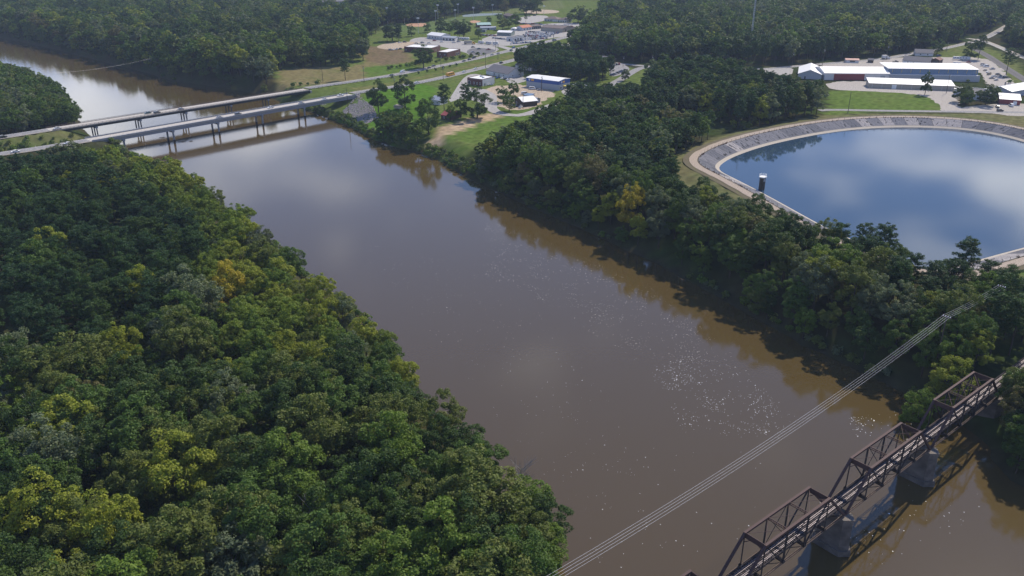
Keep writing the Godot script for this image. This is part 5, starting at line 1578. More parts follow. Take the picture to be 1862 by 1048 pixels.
	var K := [
		[Vector2(-43.02, -938.92), "sedan", M.car_black, 0.3, "black car in the corner bay, left"],
		[Vector2(-35.86, -925.45), "sedan", M.car_teal, 0.3, "dark teal car in the corner bay, centre"],
		[Vector2(-25.54, -919.29), "pickup", M.car_red, 0.6, "dark red pickup at the edge of the corner bay"],
		[Vector2(-35.63, -895.41), "sedan", W, 0.3, "white car at the front of the corner bay"],
		[Vector2(-41.31, -899.59), "sedan", M.car_silver, 0.3, "silver car at the front left of the corner bay"],
		[Vector2(-130.90, -916.68), "suv", M.car_silver, 0.2, "pale car at the left of the row by the first brick store"],
		[Vector2(-127.69, -919.29), "sedan", W, 1.2, "white car second in the row by the first brick store"],
		[Vector2(-124.57, -922.80), "sedan", M.car_silver, 1.2, "silver car third in the row by the first brick store"],
		[Vector2(-121.44, -926.34), "sedan", M.car_black, 1.2, "black car at the right of the row by the first brick store"],
		[Vector2(-128.68, -979.67), "sedan", W, 0.1, "white car on the sandy lot"],
		[Vector2(-123.36, -982.63), "suv", M.car_grey, 0.1, "grey car on the sandy lot"],
		[Vector2(-109.03, -972.81), "sedan", W, 0.1, "white car behind the first brick store, left"],
		[Vector2(-102.52, -976.71), "suv", M.car_grey, 0.1, "grey car behind the first brick store"],
		[Vector2(-94.80, -974.76), "sedan", W, 0.1, "white car behind the first brick store, right"],
		[Vector2(-66.55, -979.67), "sedan", W, 0.2, "white car in front of the store annex, left"],
		[Vector2(-61.60, -986.62), "suv", M.car_silver, 0.2, "silver car in front of the store annex, right"],
		[Vector2(-81.13, -984.62), "sedan", W, 0.1, "white car parked below the white store"],
		[Vector2(-90.45, -997.22), "sedan", M.car_red, 0.1, "red car against the white store wall"],
		[Vector2(-12.53, -736.17), "sedan", M.car_blue, 1.0, "blue car first in the row beside the long hall"],
		[Vector2(-8.16, -733.30), "sedan", W, 1.0, "white car second in the row beside the long hall"],
		[Vector2(-5.74, -730.45), "sedan", M.car_black, 1.0, "black car third in the row beside the long hall"],
		[Vector2(-3.33, -725.94), "sedan", W, 1.0, "white car last in the row beside the long hall"],
		[Vector2(7.05, -771.06), "suv", W, 0.5, "white car between the two grey-roofed halls, left"],
		[Vector2(9.11, -775.48), "sedan", M.car_silver, 0.5, "silver car between the two grey-roofed halls, right"],
		[Vector2(-17.98, -702.00), "sedan", W, 0.4, "white car against the corner shop's side wall"],
		[Vector2(16.62, -682.48), "van", W, -0.1, "white van parked below the blue building wall"],
		[Vector2(22.76, -677.51), "sedan", M.car_silver, 0.1, "low silver car right of the white van"],
		[Vector2(10.01, -659.70), "van", W, 0.4, "white van in the sandy yard, left of two"],
		[Vector2(15.07, -651.80), "van", M.car_silver, 0.4, "pale van in the sandy yard, right of two"],
		[Vector2(6.45, -607.45), "pickup", W, 1.2, "white pickup in front of the brown cabin"],
		[Vector2(3.64, -609.47), "sedan", M.car_black, 0.5, "dark car beside the brown cabin"],
		[Vector2(9.79, -614.59), "sedan", W, 1.5, "white car between cabin and tin shed"],
		[Vector2(46.75, -690.07), "sedan", M.car_black, 1.2, "black car at the blue building's end wall"],
		[Vector2(53.38, -700.42), "pickup", M.car_silver, 0.1, "silver pickup under the pines, left"],
		[Vector2(56.26, -702.00), "sedan", M.car_blue, 0.1, "dark blue car under the pines, centre"],
		[Vector2(60.32, -695.21), "pickup", W, 0.4, "white pickup under the pines, right"],
		[Vector2(368.99, -612.33), "van", W, 1.4, "white van beside the red shed"],
		[Vector2(356.19, -607.45), "suv", M.car_black, 1.3, "black car left of the white van by the red shed"],
		[Vector2(351.13, -594.40), "suv", M.car_black, 0.0, "black car on the pond road"],
		[Vector2(376.60, -830.31), "pickup", M.car_grey, 0.0, "dark pickup left of the grey-roofed office house"],
		[Vector2(437.64, -870.30), "suv", M.car_blue, 0.4, "blue car behind the rusted canopy"],
		[Vector2(535.84, -987.62), "suv", M.car_black, 0.5, "black car on the bend of the far road"],
		[Vector2(453.13, -812.63), "suv", M.car_grey, 0.1, "dark car in the junk yard, farthest"],
		[Vector2(449.00, -805.75), "sedan", W, 0.1, "white car in the junk yard, second row"],
		[Vector2(449.82, -800.33), "van", W, 0.1, "white van in the junk yard, second row"],
		[Vector2(447.26, -828.15), "sedan", M.car_red, 0.1, "red car beside the parked coach"],
		[Vector2(436.71, -777.39), "sedan", M.car_tan, 0.5, "yellowish old car in the junk yard"],
		[Vector2(433.74, -767.93), "sedan", W, 0.9, "white old car in the junk yard, left"],
		[Vector2(447.60, -785.44), "pickup", M.car_silver, 0.3, "silver pickup in the junk yard"],
		[Vector2(428.73, -755.65), "van", M.car_tan, 0.7, "cream van in the junk yard"],
		[Vector2(427.42, -744.91), "sedan", W, 0.2, "white old car in the junk yard, right"],
		[Vector2(436.63, -755.65), "sedan", M.car_black, 0.2, "black wreck in the junk yard, left"],
		[Vector2(434.23, -746.68), "sedan", M.car_grey, 1.1, "grey wreck in the junk yard"],
		[Vector2(433.33, -737.90), "suv", M.car_black, 0.5, "black wreck in the junk yard, right"],
		[Vector2(418.55, -724.82), "sedan", M.car_silver, 0.5, "silver car at the near end of the junk yard"],
		[Vector2(419.59, -733.87), "sedan", M.car_grey, 0.0, "grey car at the near end of the junk yard"],
		[Vector2(403.48, -655.03), "sedan", W, 0.3, "white car at the right edge beyond the red shed"],
		[Vector2(-322.52, -1438.46), "sedan", M.car_red, 0.0, "red car beside the top edge houses, left"],
		[Vector2(-277.35, -1493.96), "suv", M.car_red, 0.3, "dark red car on the drive by the top edge houses"],
		[Vector2(33.77, -1295.22), "suv", M.car_black, 0.2, "black car in the upper lot, right"],
		[Vector2(25.37, -1286.86), "sedan", M.car_grey, 0.2, "grey car in the upper lot, left"],
		[Vector2(49.40, -997.22), "van", M.car_silver, 0.3, "silver van where the highway meets the pines"],
		[Vector2(-19.15, -958.41), "sedan", W, 0.1, "white car on the street in front of the white trailers"],
	]
	for e in K:
		var p: Vector2 = e[0]
		make_car(e[1], e[2], e[4], Vector3(p.x, g, p.y), e[3], "parked vehicles")
	# the sales lot: rows of cars between the buildings
	var rows := [
		[Vector2(-0.62, -969.89), Vector2(20.86, -981.64), 9], [Vector2(12.25, -1002.35), Vector2(41.28, -1019.63), 13], [Vector2(13.74, -1018.03), Vector2(46.03, -1039.13), 14], [Vector2(12.64, -1035.83), Vector2(50.80, -1055.94), 16], [Vector2(14.18, -1052.54), Vector2(56.92, -1069.76), 18], [Vector2(17.13, -1068.60), Vector2(58.60, -1075.62), 17], [Vector2(18.75, -1083.93), Vector2(35.46, -1085.13), 8],
		[Vector2(9.82, -1184.12), Vector2(40.44, -1172.90), 13], [Vector2(42.44, -1165.99), Vector2(79.99, -1148.37), 16], [Vector2(79.11, -1135.17), Vector2(95.07, -1117.16), 8], [Vector2(-37.10, -1051.41), Vector2(-20.76, -1043.57), 8], [Vector2(-21.66, -1021.76), Vector2(-7.13, -1008.05), 8], [Vector2(1.90, -983.63), Vector2(13.53, -1001.83), 5],
	]
	var paints := [W, W, W, M.car_silver, M.car_silver, M.car_grey, M.car_black, M.car_blue, M.car_red, M.car_white]
	var kinds := ["sedan", "sedan", "suv", "pickup"]
	var count := {}
	var r := 0
	for e in rows:
		r += 1
		var a: Vector2 = e[0]
		var b: Vector2 = e[1]
		var face := -(b - a).angle() + 1.25
		for k in e[2]:
			var p := a.lerp(b, (k + rng.randf_range(-0.12, 0.12)) / float(e[2] - 1))
			var kind: String = kinds[rng.randi() % kinds.size()]
			var paint: StandardMaterial3D = paints[rng.randi() % paints.size()]
			var word := paint.resource_name.trim_prefix("car_")
			make_car(kind, paint, "%s %s for sale, %s from the left in the %s row of the lot" % [word, {"sedan": "car", "suv": "tall car", "pickup": "pickup"}[kind], ordinal(k + 1), ordinal(r)], Vector3(p.x, g, p.y), face, "cars in the sales lot")
	# car park beside the pines
	for k in 9:
		var p: Vector2 = (Vector2(89.39, -751.14)).lerp(Vector2(104.22, -779.31), k / 8.0)
		var paint: StandardMaterial3D = [M.car_blue, M.car_grey, W, M.car_black, M.car_silver][k % 5]
		make_car("sedan", paint, "%s car, %s from the near end of the car park row" % [paint.resource_name.trim_prefix("car_"), ordinal(k + 1)], Vector3(p.x, g, p.y), 0.1, "cars in the car park")
	for k in 4:
		var p: Vector2 = (Vector2(95.09, -807.12)).lerp(Vector2(103.44, -815.41), k / 3.0)
		make_car("suv", [M.car_black, W, M.car_black, M.car_red][k], "%s from the left in the back row of the car park" % (["Black car first", "White car second", "Black car third", "Red car fourth"][k]), Vector3(p.x, g, p.y), 1.4, "cars in the car park")
	school_bus()
	var q := on_line(near_road, Vector2(24.69, -887.16), 2.0)
	box_lorry("tanker_truck", "white tanker truck turning at the highway junction", Vector3(q.x, g, q.y), 0.12, M.bus_yellow, W, 13.0, true)
	var p2 := Vector2(70.22, -859.39)
	box_lorry("semi_truck", "white semi-trailer truck on the side street behind the pines", Vector3(p2.x, g, p2.y), -0.12, W, W, 13.5)
	p2 = Vector2(-45.48, -967.00)
	box_lorry("box_truck", "yellow-nosed box truck with a tan body beside the trailers", Vector3(p2.x, g, p2.y), 0.0, M.bus_yellow, M.tan_wall, 9.0)
	p2 = Vector2(376.35, -851.75)
	box_lorry("box_truck", "pale box truck parked on the gravel by the side street", Vector3(p2.x, g, p2.y), 0.2, W, M.white_wall, 5.0)
	# trailers and coaches
	trailer(Vector2(-64.10, -1007.01), Vector2(-50.36, -1003.90), "long white trailer behind the store annex")
	trailer(Vector2(-38.22, -972.81), Vector2(-31.87, -969.89), "white box trailer at the left of the sales yard")
	trailer(Vector2(-29.31, -967.96), Vector2(-23.01, -965.08), "second white box trailer of the sales yard")
	trailer(Vector2(-21.74, -964.12), Vector2(-15.52, -963.16), "third white box trailer of the sales yard")
	trailer(Vector2(-175.44, -987.62), Vector2(-168.76, -985.62), "white camper under the trees by the mown field")
	trailer(Vector2(441.37, -847.98), Vector2(456.90, -844.99), "long pale coach parked behind the warehouses")
	trailer(Vector2(423.03, -810.56), Vector2(429.20, -809.18), "white box trailer behind the long warehouse")

func trailer(a: Vector2, b: Vector2, label: String):
	var l := a.distance_to(b)
	var c := (a + b) * 0.5
	var o := thing("trailer", label, "trailer", Vector3(c.x, RIGHT_LAND + 0.12, c.y), -(b - a).angle())
	part(o, "body", profile_mesh(V([-l * 0.5, 0.7, l * 0.5, 0.7, l * 0.5, 2.9, l * 0.5 - 0.3, 3.2, -l * 0.5 + 0.3, 3.2, -l * 0.5, 2.9]), 2.5, 0.1), M.white_wall)
	for k in maxi(2, int(l / 3.0)):
		part(o, "window", box_mesh(Vector3(1.1, 0.7, 0.06), Vector3(-l * 0.5 + 1.5 + k * 2.6, 2.1, 1.22)), M.window_glass)
	for x in [-0.6, 0.6]:
		for side in [-1, 1]:
			part(o, "wheel", protos.wheel, M.tyre, Transform3D(Basis(), Vector3(x, 0.33, side * 1.05)))
	part(o, "hitch", box_mesh(Vector3(1.2, 0.15, 0.2), Vector3(l * 0.5 + 0.5, 0.7, 0)), M.dark_steel)

func school_bus():
	var q := on_line(near_road, Vector2(-57.94, -750.84), 1.5)
	var o := thing("school_bus", "yellow school bus driving towards the town on the near lanes", "bus", Vector3(q.x, ramp_y(q.distance_to(near_road[0])) + 0.03, q.y), heading(near_road, q))
	part(o, "body", profile_mesh(V([-5.6, 0.6, 4.2, 0.6, 4.2, 2.95, 3.9, 3.15, -5.3, 3.15, -5.6, 2.9]), 2.5, 0.1), M.bus_yellow)
	part(o, "hood", profile_mesh(V([4.2, 0.6, 5.7, 0.6, 5.7, 1.4, 4.2, 1.75]), 2.2, 0.1), M.bus_yellow)
	part(o, "roof", box_mesh(Vector3(9.0, 0.1, 2.1), Vector3(-0.7, 3.2, 0)), M.bus_yellow)
	for side in [-1, 1]:
		for k in 11:
			part(o, "window", box_mesh(Vector3(0.62, 0.62, 0.06), Vector3(-5.0 + k * 0.82, 2.3, side * 1.22)), M.window_glass)
		part(o, "stripe", box_mesh(Vector3(9.6, 0.12, 0.05), Vector3(-0.7, 1.45, side * 1.25)), M.car_black)
	part(o, "windscreen", box_mesh(Vector3(0.06, 0.9, 2.0), Vector3(4.22, 2.3, 0)), M.window_glass)
	for x in [-3.2, 4.3]:
		for side in [-1, 1]:
			part(o, "wheel", protos.wheel, M.tyre, Transform3D(Basis().scaled(Vector3(1.45, 1.45, 1.3)), Vector3(x, 0.48, side * 1.05)))


# ---------------------------------------------------------------- poles and wires
func utility_pole(at: Vector3, h: float, label: String, turn: float, cross := true, m: Material = null):
	var o := thing("utility_pole", label, "pole", at, turn, "utility poles")
	var s := Soup.new()
	s.tube(Vector3(0, -0.8, 0), Vector3(0, h, 0), 0.22, 0.14, 8)
	part(o, "shaft", s.mesh(), m if m else M.pole_wood)
	if cross:
		part(o, "crossarm", box_mesh(Vector3(2.6, 0.16, 0.14), Vector3(0, h - 0.6, 0.2)), M.pole_wood)
		for x in [-1.2, -0.5, 0.5, 1.2]:
			var i := Soup.new()
			i.tube(Vector3(x, h - 0.52, 0.2), Vector3(x, h - 0.3, 0.2), 0.06, 0.05, 6)
			part(o, "insulator", i.mesh(), M.lamp_white)
		var t := Soup.new()
		t.tube(Vector3(0.3, h - 2.4, 0.2), Vector3(0.3, h - 1.3, 0.2), 0.26, 0.26, 8)
		part(o, "transformer", t.mesh(), M.pole_steel)

func field_light(at: Vector3, h: float, label: String):
	var o := thing("floodlight_mast", label, "floodlight", at, 0.0, "ball field floodlights")
	var s := Soup.new()
	s.tube(Vector3(0, -0.5, 0), Vector3(0, h, 0), 0.24, 0.14, 8)
	part(o, "mast", s.mesh(), M.pole_steel)
	for y in [h - 0.2, h - 1.3]:
		part(o, "crossbar", box_mesh(Vector3(3.2, 0.14, 0.14), Vector3(0, y, 0)), M.pole_steel)
		for x in [-1.3, -0.45, 0.45, 1.3]:
			part(o, "lamp_head", box_mesh(Vector3(0.6, 0.6, 0.35), Vector3(x, y + 0.1, 0.25)), M.lamp_white)

func street_lamp(at: Vector3, h: float, label: String, turn: float):
	var o := thing("street_lamp", label, "street lamp", at, turn, "street lamps")
	var s := Soup.new()
	s.tube(Vector3(0, -0.5, 0), Vector3(0, h, 0), 0.13, 0.08, 7)
	s.bar(Vector3(0, h - 0.1, 0), Vector3(1.8, h + 0.15, 0), 0.09, 0.09)
	part(o, "shaft", s.mesh(), M.pole_steel)
	part(o, "lamp_head", box_mesh(Vector3(0.8, 0.16, 0.32), Vector3(2.1, h + 0.15, 0)), M.lamp_white)

func cable(s: Soup, a: Vector3, b: Vector3, sag: float, r: float, n := 24):
	var prev := a
	for k in n:
		var t := float(k + 1) / n
		var p := a.lerp(b, t) - Vector3(0, 4.0 * sag * t * (1.0 - t), 0)
		s.tube(prev, p, r, r, 5, false)
		prev = p

func build_poles():
	var P := [
		[Vector2(-120.61, -608.34), 20.0, "tall bare pole on the lawn beside the rock heap", false],
		[Vector2(-125.81, -712.70), 14.0, "utility pole on the verge beyond the far lanes near the lone pine", true],
		[Vector2(-93.03, -662.05), 13.0, "utility pole between the two lawn oaks", true],
		[Vector2(-161.74, -716.78), 11.0, "dark leaning post in the mown field", false],
		[Vector2(-65.94, -783.82), 13.0, "utility pole at the hedge bank beside the far lanes", true],
		[Vector2(-59.30, -723.70), 13.0, "utility pole beside the school bus", true],
		[Vector2(-24.82, -793.65), 14.0, "utility pole before the long white hall", true],
		[Vector2(-14.07, -850.24), 15.0, "utility pole on the median near the junction", true],
		[Vector2(-17.44, -914.94), 15.0, "utility pole beside the corner parking bay", true],
		[Vector2(13.21, -848.36), 11.0, "utility pole on the verge below the tanker", true],
		[Vector2(-40.14, -669.22), 8.0, "short pole at the forecourt edge", false],
		[Vector2(23.94, -672.85), 12.0, "utility pole against the blue building wall", true],
		[Vector2(8.02, -603.44), 12.0, "utility pole in front of the brown cabin", true],
		[Vector2(129.83, -783.82), 13.0, "utility pole where the service road leaves the side street", true],
		[Vector2(105.29, -800.33), 10.0, "utility pole behind the car park", true],
		[Vector2(239.17, -587.88), 15.0, "brown utility pole beside the pond road", false],
		[Vector2(346.18, -664.42), 15.0, "utility pole before the bright white shed roof", true],
		[Vector2(374.15, -846.48), 14.0, "utility pole beside the pale box truck", true],
		[Vector2(299.22, -814.02), 15.0, "utility pole behind the white gable warehouse", true],
		[Vector2(266.35, -803.71), 13.0, "utility pole at the wood edge left of the gable warehouse", true],
		[Vector2(462.93, -906.35), 10.0, "utility pole at the bend of the side street", true],
		[Vector2(361.15, -636.95), 12.0, "utility pole on the flat office's right side", true],
		[Vector2(45.57, -941.66), 14.0, "utility pole where the highway enters the trees", true],
	]
	for e in P:
		var p: Vector2 = e[0]
		utility_pole(Vector3(p.x, ground(p.x, p.y), p.y), e[1], e[2], 0.6, e[3])
	var F := [
		[Vector2(-170.20, -1179.89), 22.0, "leftmost floodlight mast of the near ball field"],
		[Vector2(-148.00, -1186.96), 24.0, "second floodlight mast of the near ball field"],
		[Vector2(-116.71, -1070.93), 19.0, "floodlight mast behind the white store"],
		[Vector2(-102.55, -1159.15), 20.0, "floodlight mast in the outfield, left"],
		[Vector2(-104.88, -1223.57), 22.0, "floodlight mast against the far wood, left"],
		[Vector2(-78.46, -1194.11), 18.0, "floodlight mast in the outfield, right"],
		[Vector2(-80.21, -1286.86), 18.0, "floodlight mast against the far wood, right"],
		[Vector2(-54.91, -1231.15), 18.0, "floodlight mast left of the tennis courts"],
		[Vector2(-29.17, -1303.68), 16.0, "floodlight mast right of the tennis courts"],
		[Vector2(48.07, -1303.68), 14.0, "floodlight mast beside the upper ball field"],
	]
	for e in F:
		var p: Vector2 = e[0]
		field_light(Vector3(p.x, RIGHT_LAND, p.y), e[1], e[2])
	# tall communications mast rising out of the far woods
	var mp := Vector2(256.01, -914.94)
	var o := thing("radio_mast", "tall thin grey mast rising above the far hillside woods", "mast", Vector3(mp.x, RIGHT_LAND, mp.y))
	var s := Soup.new()
	for k in 3:
		var u := TAU * k / 3
		s.tube(Vector3(cos(u) * 0.8, -1, sin(u) * 0.8), Vector3(cos(u) * 0.8, 130, sin(u) * 0.8), 0.16, 0.16, 5, false)
	part(o, "mast_leg", s.mesh(), M.pole_steel)
	s = Soup.new()
	for j in 64:
		for k in 3:
			var u := TAU * k / 3
			var w := TAU * (k + 1) / 3
			s.bar(Vector3(cos(u) * 0.8, j * 2.0, sin(u) * 0.8), Vector3(cos(w) * 0.8, j * 2.0 + 2.0, sin(w) * 0.8), 0.1, 0.1)
	part(o, "lattice", s.mesh(), M.pole_steel)
	# four wires over the river beside the railway bridge, borne by poles on both banks
	var right := Vector3(127.96, 25, -218.92)
	var left := Vector3(-14.90, 24, -96.34)
	var beyond := Vector3(153.29, 27, -236.62)
	var dir := (Vector2(right.x, right.z) - Vector2(left.x, left.z)).normalized()
	var across := Vector3(-dir.y, 0, dir.x)
	for e in [[right, "power pole with white insulators in the right bank trees"], [left, "power pole on the left bank below the picture"], [beyond, "power pole farther back in the right bank trees"]]:
		var c: Vector3 = e[0]
		var gy := ground(c.x, c.z)
		var pole := thing("power_pole", e[1], "pole", Vector3(c.x, gy, c.z), 0.0, "river crossing poles")
		var ps := Soup.new()
		ps.tube(Vector3(0, -1, 0), Vector3(0, c.y - gy + 0.8, 0), 0.26, 0.16, 8)
		part(pole, "shaft", ps.mesh(), M.pole_wood)
		var arm := Soup.new()
		arm.bar(across * -1.4 + Vector3(0, c.y - gy, 0), across * 1.4 + Vector3(0, c.y - gy, 0), 0.16, 0.18)
		part(pole, "crossarm", arm.mesh(), M.pole_wood)
		for k in 4:
			var i := Soup.new()
			var b: Vector3 = across * (-1.0 + k * 0.67) + Vector3(0, c.y - gy + 0.1, 0)
			i.tube(b, b + Vector3(0, 0.35, 0), 0.14, 0.1, 6)
			part(pole, "insulator", i.mesh(), M.lamp_white)
	for k in 4:
		var off := across * (-1.0 + k * 0.67) + Vector3(0, 0.4, 0)
		var w := Soup.new()
		cable(w, left + off, right + off, 4.0, 0.022)
		cable(w, right + off, beyond + off, 0.6, 0.02, 8)
		top("power_line", w.mesh(), M.wire, "%s of the four pale wires crossing the river by the truss bridge" % (["upstream-most", "second", "third", "downstream-most"][k]), "wire", "wires over the river")
	# two thin wires over the river upstream of the bridges
	for k in 2:
		var w := Soup.new()
		cable(w, Vector3(-390.00, 17, -714.26) + Vector3(k * 2.0, 0, 0), Vector3(-339.37, 18, -794.04) + Vector3(k * 2.0, 0, 0), 2.0, 0.02)
		top("power_line", w.mesh(), M.wire, "%s of two thin wires spanning the river upstream" % (["left", "right"][k]), "wire", "upstream wires")


# ---------------------------------------------------------------- trees
const TONES := [
	["deep green", 0.052, 0.094, 0.020],
	["mid green", 0.080, 0.138, 0.024],
	["leaf green", 0.120, 0.186, 0.024],
	["yellow-green", 0.235, 0.265, 0.028],
	["olive", 0.128, 0.158, 0.034],
	["silvery green", 0.140, 0.172, 0.090],
	["brownish", 0.140, 0.130, 0.050],
	["golden", 0.400, 0.320, 0.030],
	["dark blue-green", 0.036, 0.080, 0.030],
	["dark green", 0.048, 0.098, 0.026],
	["lime green", 0.172, 0.232, 0.028],
]
var plants := []          # everything that grows as a tree: dictionaries
var broad_meshes := []    # [lod][variant]
var pine_meshes := []
var broad_trunk: ArrayMesh
var pine_trunk: ArrayMesh
var shrub_meshes := []

func rdir(r: RandomNumberGenerator) -> Vector3:
	var z := r.randf_range(-1, 1)
	var u := r.randf() * TAU
	var s := sqrt(1.0 - z * z)
	return Vector3(s * cos(u), z, s * sin(u))

func leaf_at(s: Soup, r: RandomNumberGenerator, p: Vector3, n: Vector3, half: float, slim: float, tint: Color):
	var a := n.cross(rdir(r))
	if a.length_squared() < 0.001:
		a = n.cross(Vector3.RIGHT)
	a = a.normalized()
	var b := n.cross(a).normalized()
	var q0 := p - a * half
	var q1 := p + b * half * slim + n * half * 0.18
	var q2 := p + a * half * r.randf_range(0.8, 1.15)
	var q3 := p - b * half * slim * r.randf_range(0.8, 1.1)
	s.v.append(q0); s.v.append(q1); s.v.append(q2)
	s.v.append(q0); s.v.append(q2); s.v.append(q3)
	for k in 6:
		s.c.append(tint)

# broadleaf: big limbs end in masses, each mass is a heap of leafy clumps; about 20 m tall, crown 6 m in radius
func broad_crown(sd: int, lod: int) -> ArrayMesh:
	var r := RandomNumberGenerator.new()
	r.seed = 500 + sd
	var s := Soup.new()
	var per: int = [96, 26, 12][lod]
	var size: float = [0.25, 0.52, 0.80][lod]
	var masses := r.randi_range(6, 9)
	var heads := []
	var squash := r.randf_range(0.8, 1.15)
	heads.append([Vector3(0, 16.4 + squash, 0), 3.4])
	for k in masses:
		var u := TAU * (k + r.randf_range(-0.25, 0.25)) / masses
		var rad := r.randf_range(2.6, 4.3)
		var y := r.randf_range(11.6, 15.6) * (0.9 + 0.1 * squash)
		heads.append([Vector3(cos(u) * rad, y, sin(u) * rad), r.randf_range(2.0, 3.1)])
	for k in 7:
		var u := TAU * (k + r.randf_range(-0.3, 0.3)) / 7.0
		var out := r.randf_range(2.4, 3.6)
		heads.append([Vector3(cos(u) * out, r.randf_range(5.2, 9.6), sin(u) * out), r.randf_range(1.4, 2.4)])
	for hd in heads:
		var c: Vector3 = hd[0]
		var hr: float = hd[1]
		var clumps := int(4.5 + hr * 1.9)
		for k in clumps:
			var d := rdir(r)
			d.y = absf(d.y) * 1.1 - 0.30
			d = (d + Vector3(c.x, 0, c.z).normalized() * 0.35).normalized()
			var cc := c + d * hr * r.randf_range(0.55, 0.98)
			var cr := r.randf_range(0.75, 1.35)
			var warm := r.randf_range(-0.10, 0.10)
			for q in per:
				var e := (rdir(r) + d * 0.5 + Vector3.UP * 0.25).normalized()
				var p := cc + Vector3(e.x, e.y * 0.85, e.z) * cr * sqrt(r.randf_range(0.25, 1.15))
				var n := (e * 0.75 + rdir(r) * 0.8 + Vector3.UP * 0.35).normalized()
				var b := r.randf_range(0.72, 1.25)
				leaf_at(s, r, p, n, size * r.randf_range(0.6, 1.2), 0.62, Color(b * (1.0 + warm), b, b * (1.0 - warm)))
	return s.mesh()

# loblolly pine: a tall bole with an open, tufted crown; about 24 m tall
func pine_crown(sd: int, lod: int) -> ArrayMesh:
	var r := RandomNumberGenerator.new()
	r.seed = 900 + sd
	var s := Soup.new()
	var per: int = [52, 20, 10][lod]
	var size: float = [0.40, 0.70, 1.05][lod]
	var levels := r.randi_range(17, 21)
	for k in levels:
		var t := float(k) / (levels - 1)
		var y := lerpf(9.5, 23.4, pow(t, 0.86))
		var reach := (3.3 * sqrt(maxf(0.0, 1.0 - pow(absf(t - 0.34) / 0.72, 2.0))) + 0.35) * r.randf_range(0.72, 1.18)
		var arms := 1 if t > 0.93 else r.randi_range(2, 3)
		var u0 := k * 2.4 + r.randf() * 0.8
		for a in arms:
			var u := u0 + TAU * a / arms + r.randf_range(-0.4, 0.4)
			var out := Vector3(cos(u), 0.0, sin(u))
			for f in ([0.95] if reach < 1.6 else [0.95, 0.5]):
				var c: Vector3 = Vector3(0, y, 0) + out * reach * f + Vector3(0, 0.28 * reach * f, 0)
				var cr := r.randf_range(0.7, 1.15)
				for q in per:
					var e := rdir(r)
					var p := c + Vector3(e.x, e.y * 0.62, e.z) * cr * sqrt(r.randf_range(0.1, 1.1))
					var n := (rdir(r) + Vector3.UP * 0.7 + e * 0.4).normalized()
					var b := r.randf_range(0.7, 1.3)
					leaf_at(s, r, p, n, size * r.randf_range(0.6, 1.15), 0.34, Color(b, b, b))
	return s.mesh()

func shrub_crown(sd: int) -> ArrayMesh:
	var r := RandomNumberGenerator.new()
	r.seed = 1300 + sd
	var s := Soup.new()
	for k in 11:
		var u := r.randf() * TAU
		var c := Vector3(cos(u), 0, sin(u)) * r.randf_range(0.0, 1.1) + Vector3(0, r.randf_range(0.5, 1.9), 0)
		var cr := r.randf_range(0.5, 0.85)
		for q in 22:
			var e := rdir(r)
			e.y = absf(e.y) * 1.2 - 0.3
			var b := r.randf_range(0.7, 1.3)
			leaf_at(s, r, c + e * cr, (e + rdir(r) * 0.7 + Vector3.UP * 0.3).normalized(), r.randf_range(0.18, 0.38), 0.6, Color(b, b, b))
	return s.mesh()

func trunk_mesh(tall: float, base: float, limbs: bool, sd: int) -> ArrayMesh:
	var r := RandomNumberGenerator.new()
	r.seed = 1700 + sd
	var s := Soup.new()
	var p := Vector3(0, -0.6, 0)
	var n := 5
	var lean := Vector3.ZERO
	var at := []
	for k in n:
		var t := float(k + 1) / n
		lean += Vector3(r.randf_range(-0.12, 0.12), 0, r.randf_range(-0.12, 0.12))
		var q := Vector3(lean.x, tall * t, lean.z)
		s.tube(p, q, base * (1.0 - 0.8 * (t - 1.0 / n)), base * (1.0 - 0.8 * t), 7, false)
		p = q
		at.append(q)
	if limbs:
		for k in 7:
			var u := TAU * k / 7.0 + r.randf_range(-0.3, 0.3)
			var a: Vector3 = at[1 + k % 3]
			var b := a + Vector3(cos(u) * r.randf_range(2.2, 3.6), r.randf_range(1.8, 4.0), sin(u) * r.randf_range(2.2, 3.6))
			s.tube(a, b, base * 0.34, base * 0.12, 5, false)
	else:
		for k in 9:
			var u := k * 2.4
			var y := lerpf(9.0, 21.0, k / 8.0)
			s.tube(Vector3(lean.x * y / tall, y, lean.z * y / tall), Vector3(cos(u) * 2.2, y + 0.7, sin(u) * 2.2), 0.07, 0.02, 4, false)
	return s.mesh()

func in_view(x: float, z: float, reach := 30.0) -> bool:
	return z < -85.0 and absf(x) < -z * 0.64 + reach

# one plant. kind: "broad", "pine", "shrub"
func plant(kind: String, x: float, z: float, tone: int, size: float, stand: String, alone := "", wide := 1.0, tall := 1.0):
	plants.append({"kind": kind, "x": x, "z": z, "y": ground(x, z) - 0.15, "tone": tone, "size": size, "stand": stand, "alone": alone, "wide": wide, "tall": tall, "turn": rng.randf() * TAU})

func pick(weights: Array) -> int:
	var total := 0.0
	for e in weights:
		total += e[1]
	var u := rng.randf() * total
	for e in weights:
		u -= e[1]
		if u <= 0.0:
			return e[0]
	return weights[0][0]

const MIXED := [[0, 4.0], [1, 4.0], [2, 1.4], [3, 0.35], [4, 1.8], [5, 0.8], [6, 0.25]]
const BRIGHT := [[2, 2.0], [3, 4.0], [10, 4.2], [4, 1.0], [1, 0.6], [5, 0.5]]
const BANK := [[0, 2.4], [1, 3.5], [2, 2.0], [3, 0.9], [4, 2.2], [5, 1.1], [6, 0.3]]
const FAR := [[0, 3.5], [1, 3.0], [4, 1.8], [2, 1.6], [5, 1.6], [3, 0.5]]
const PINES := [[8, 3.0], [9, 2.0], [0, 0.6]]

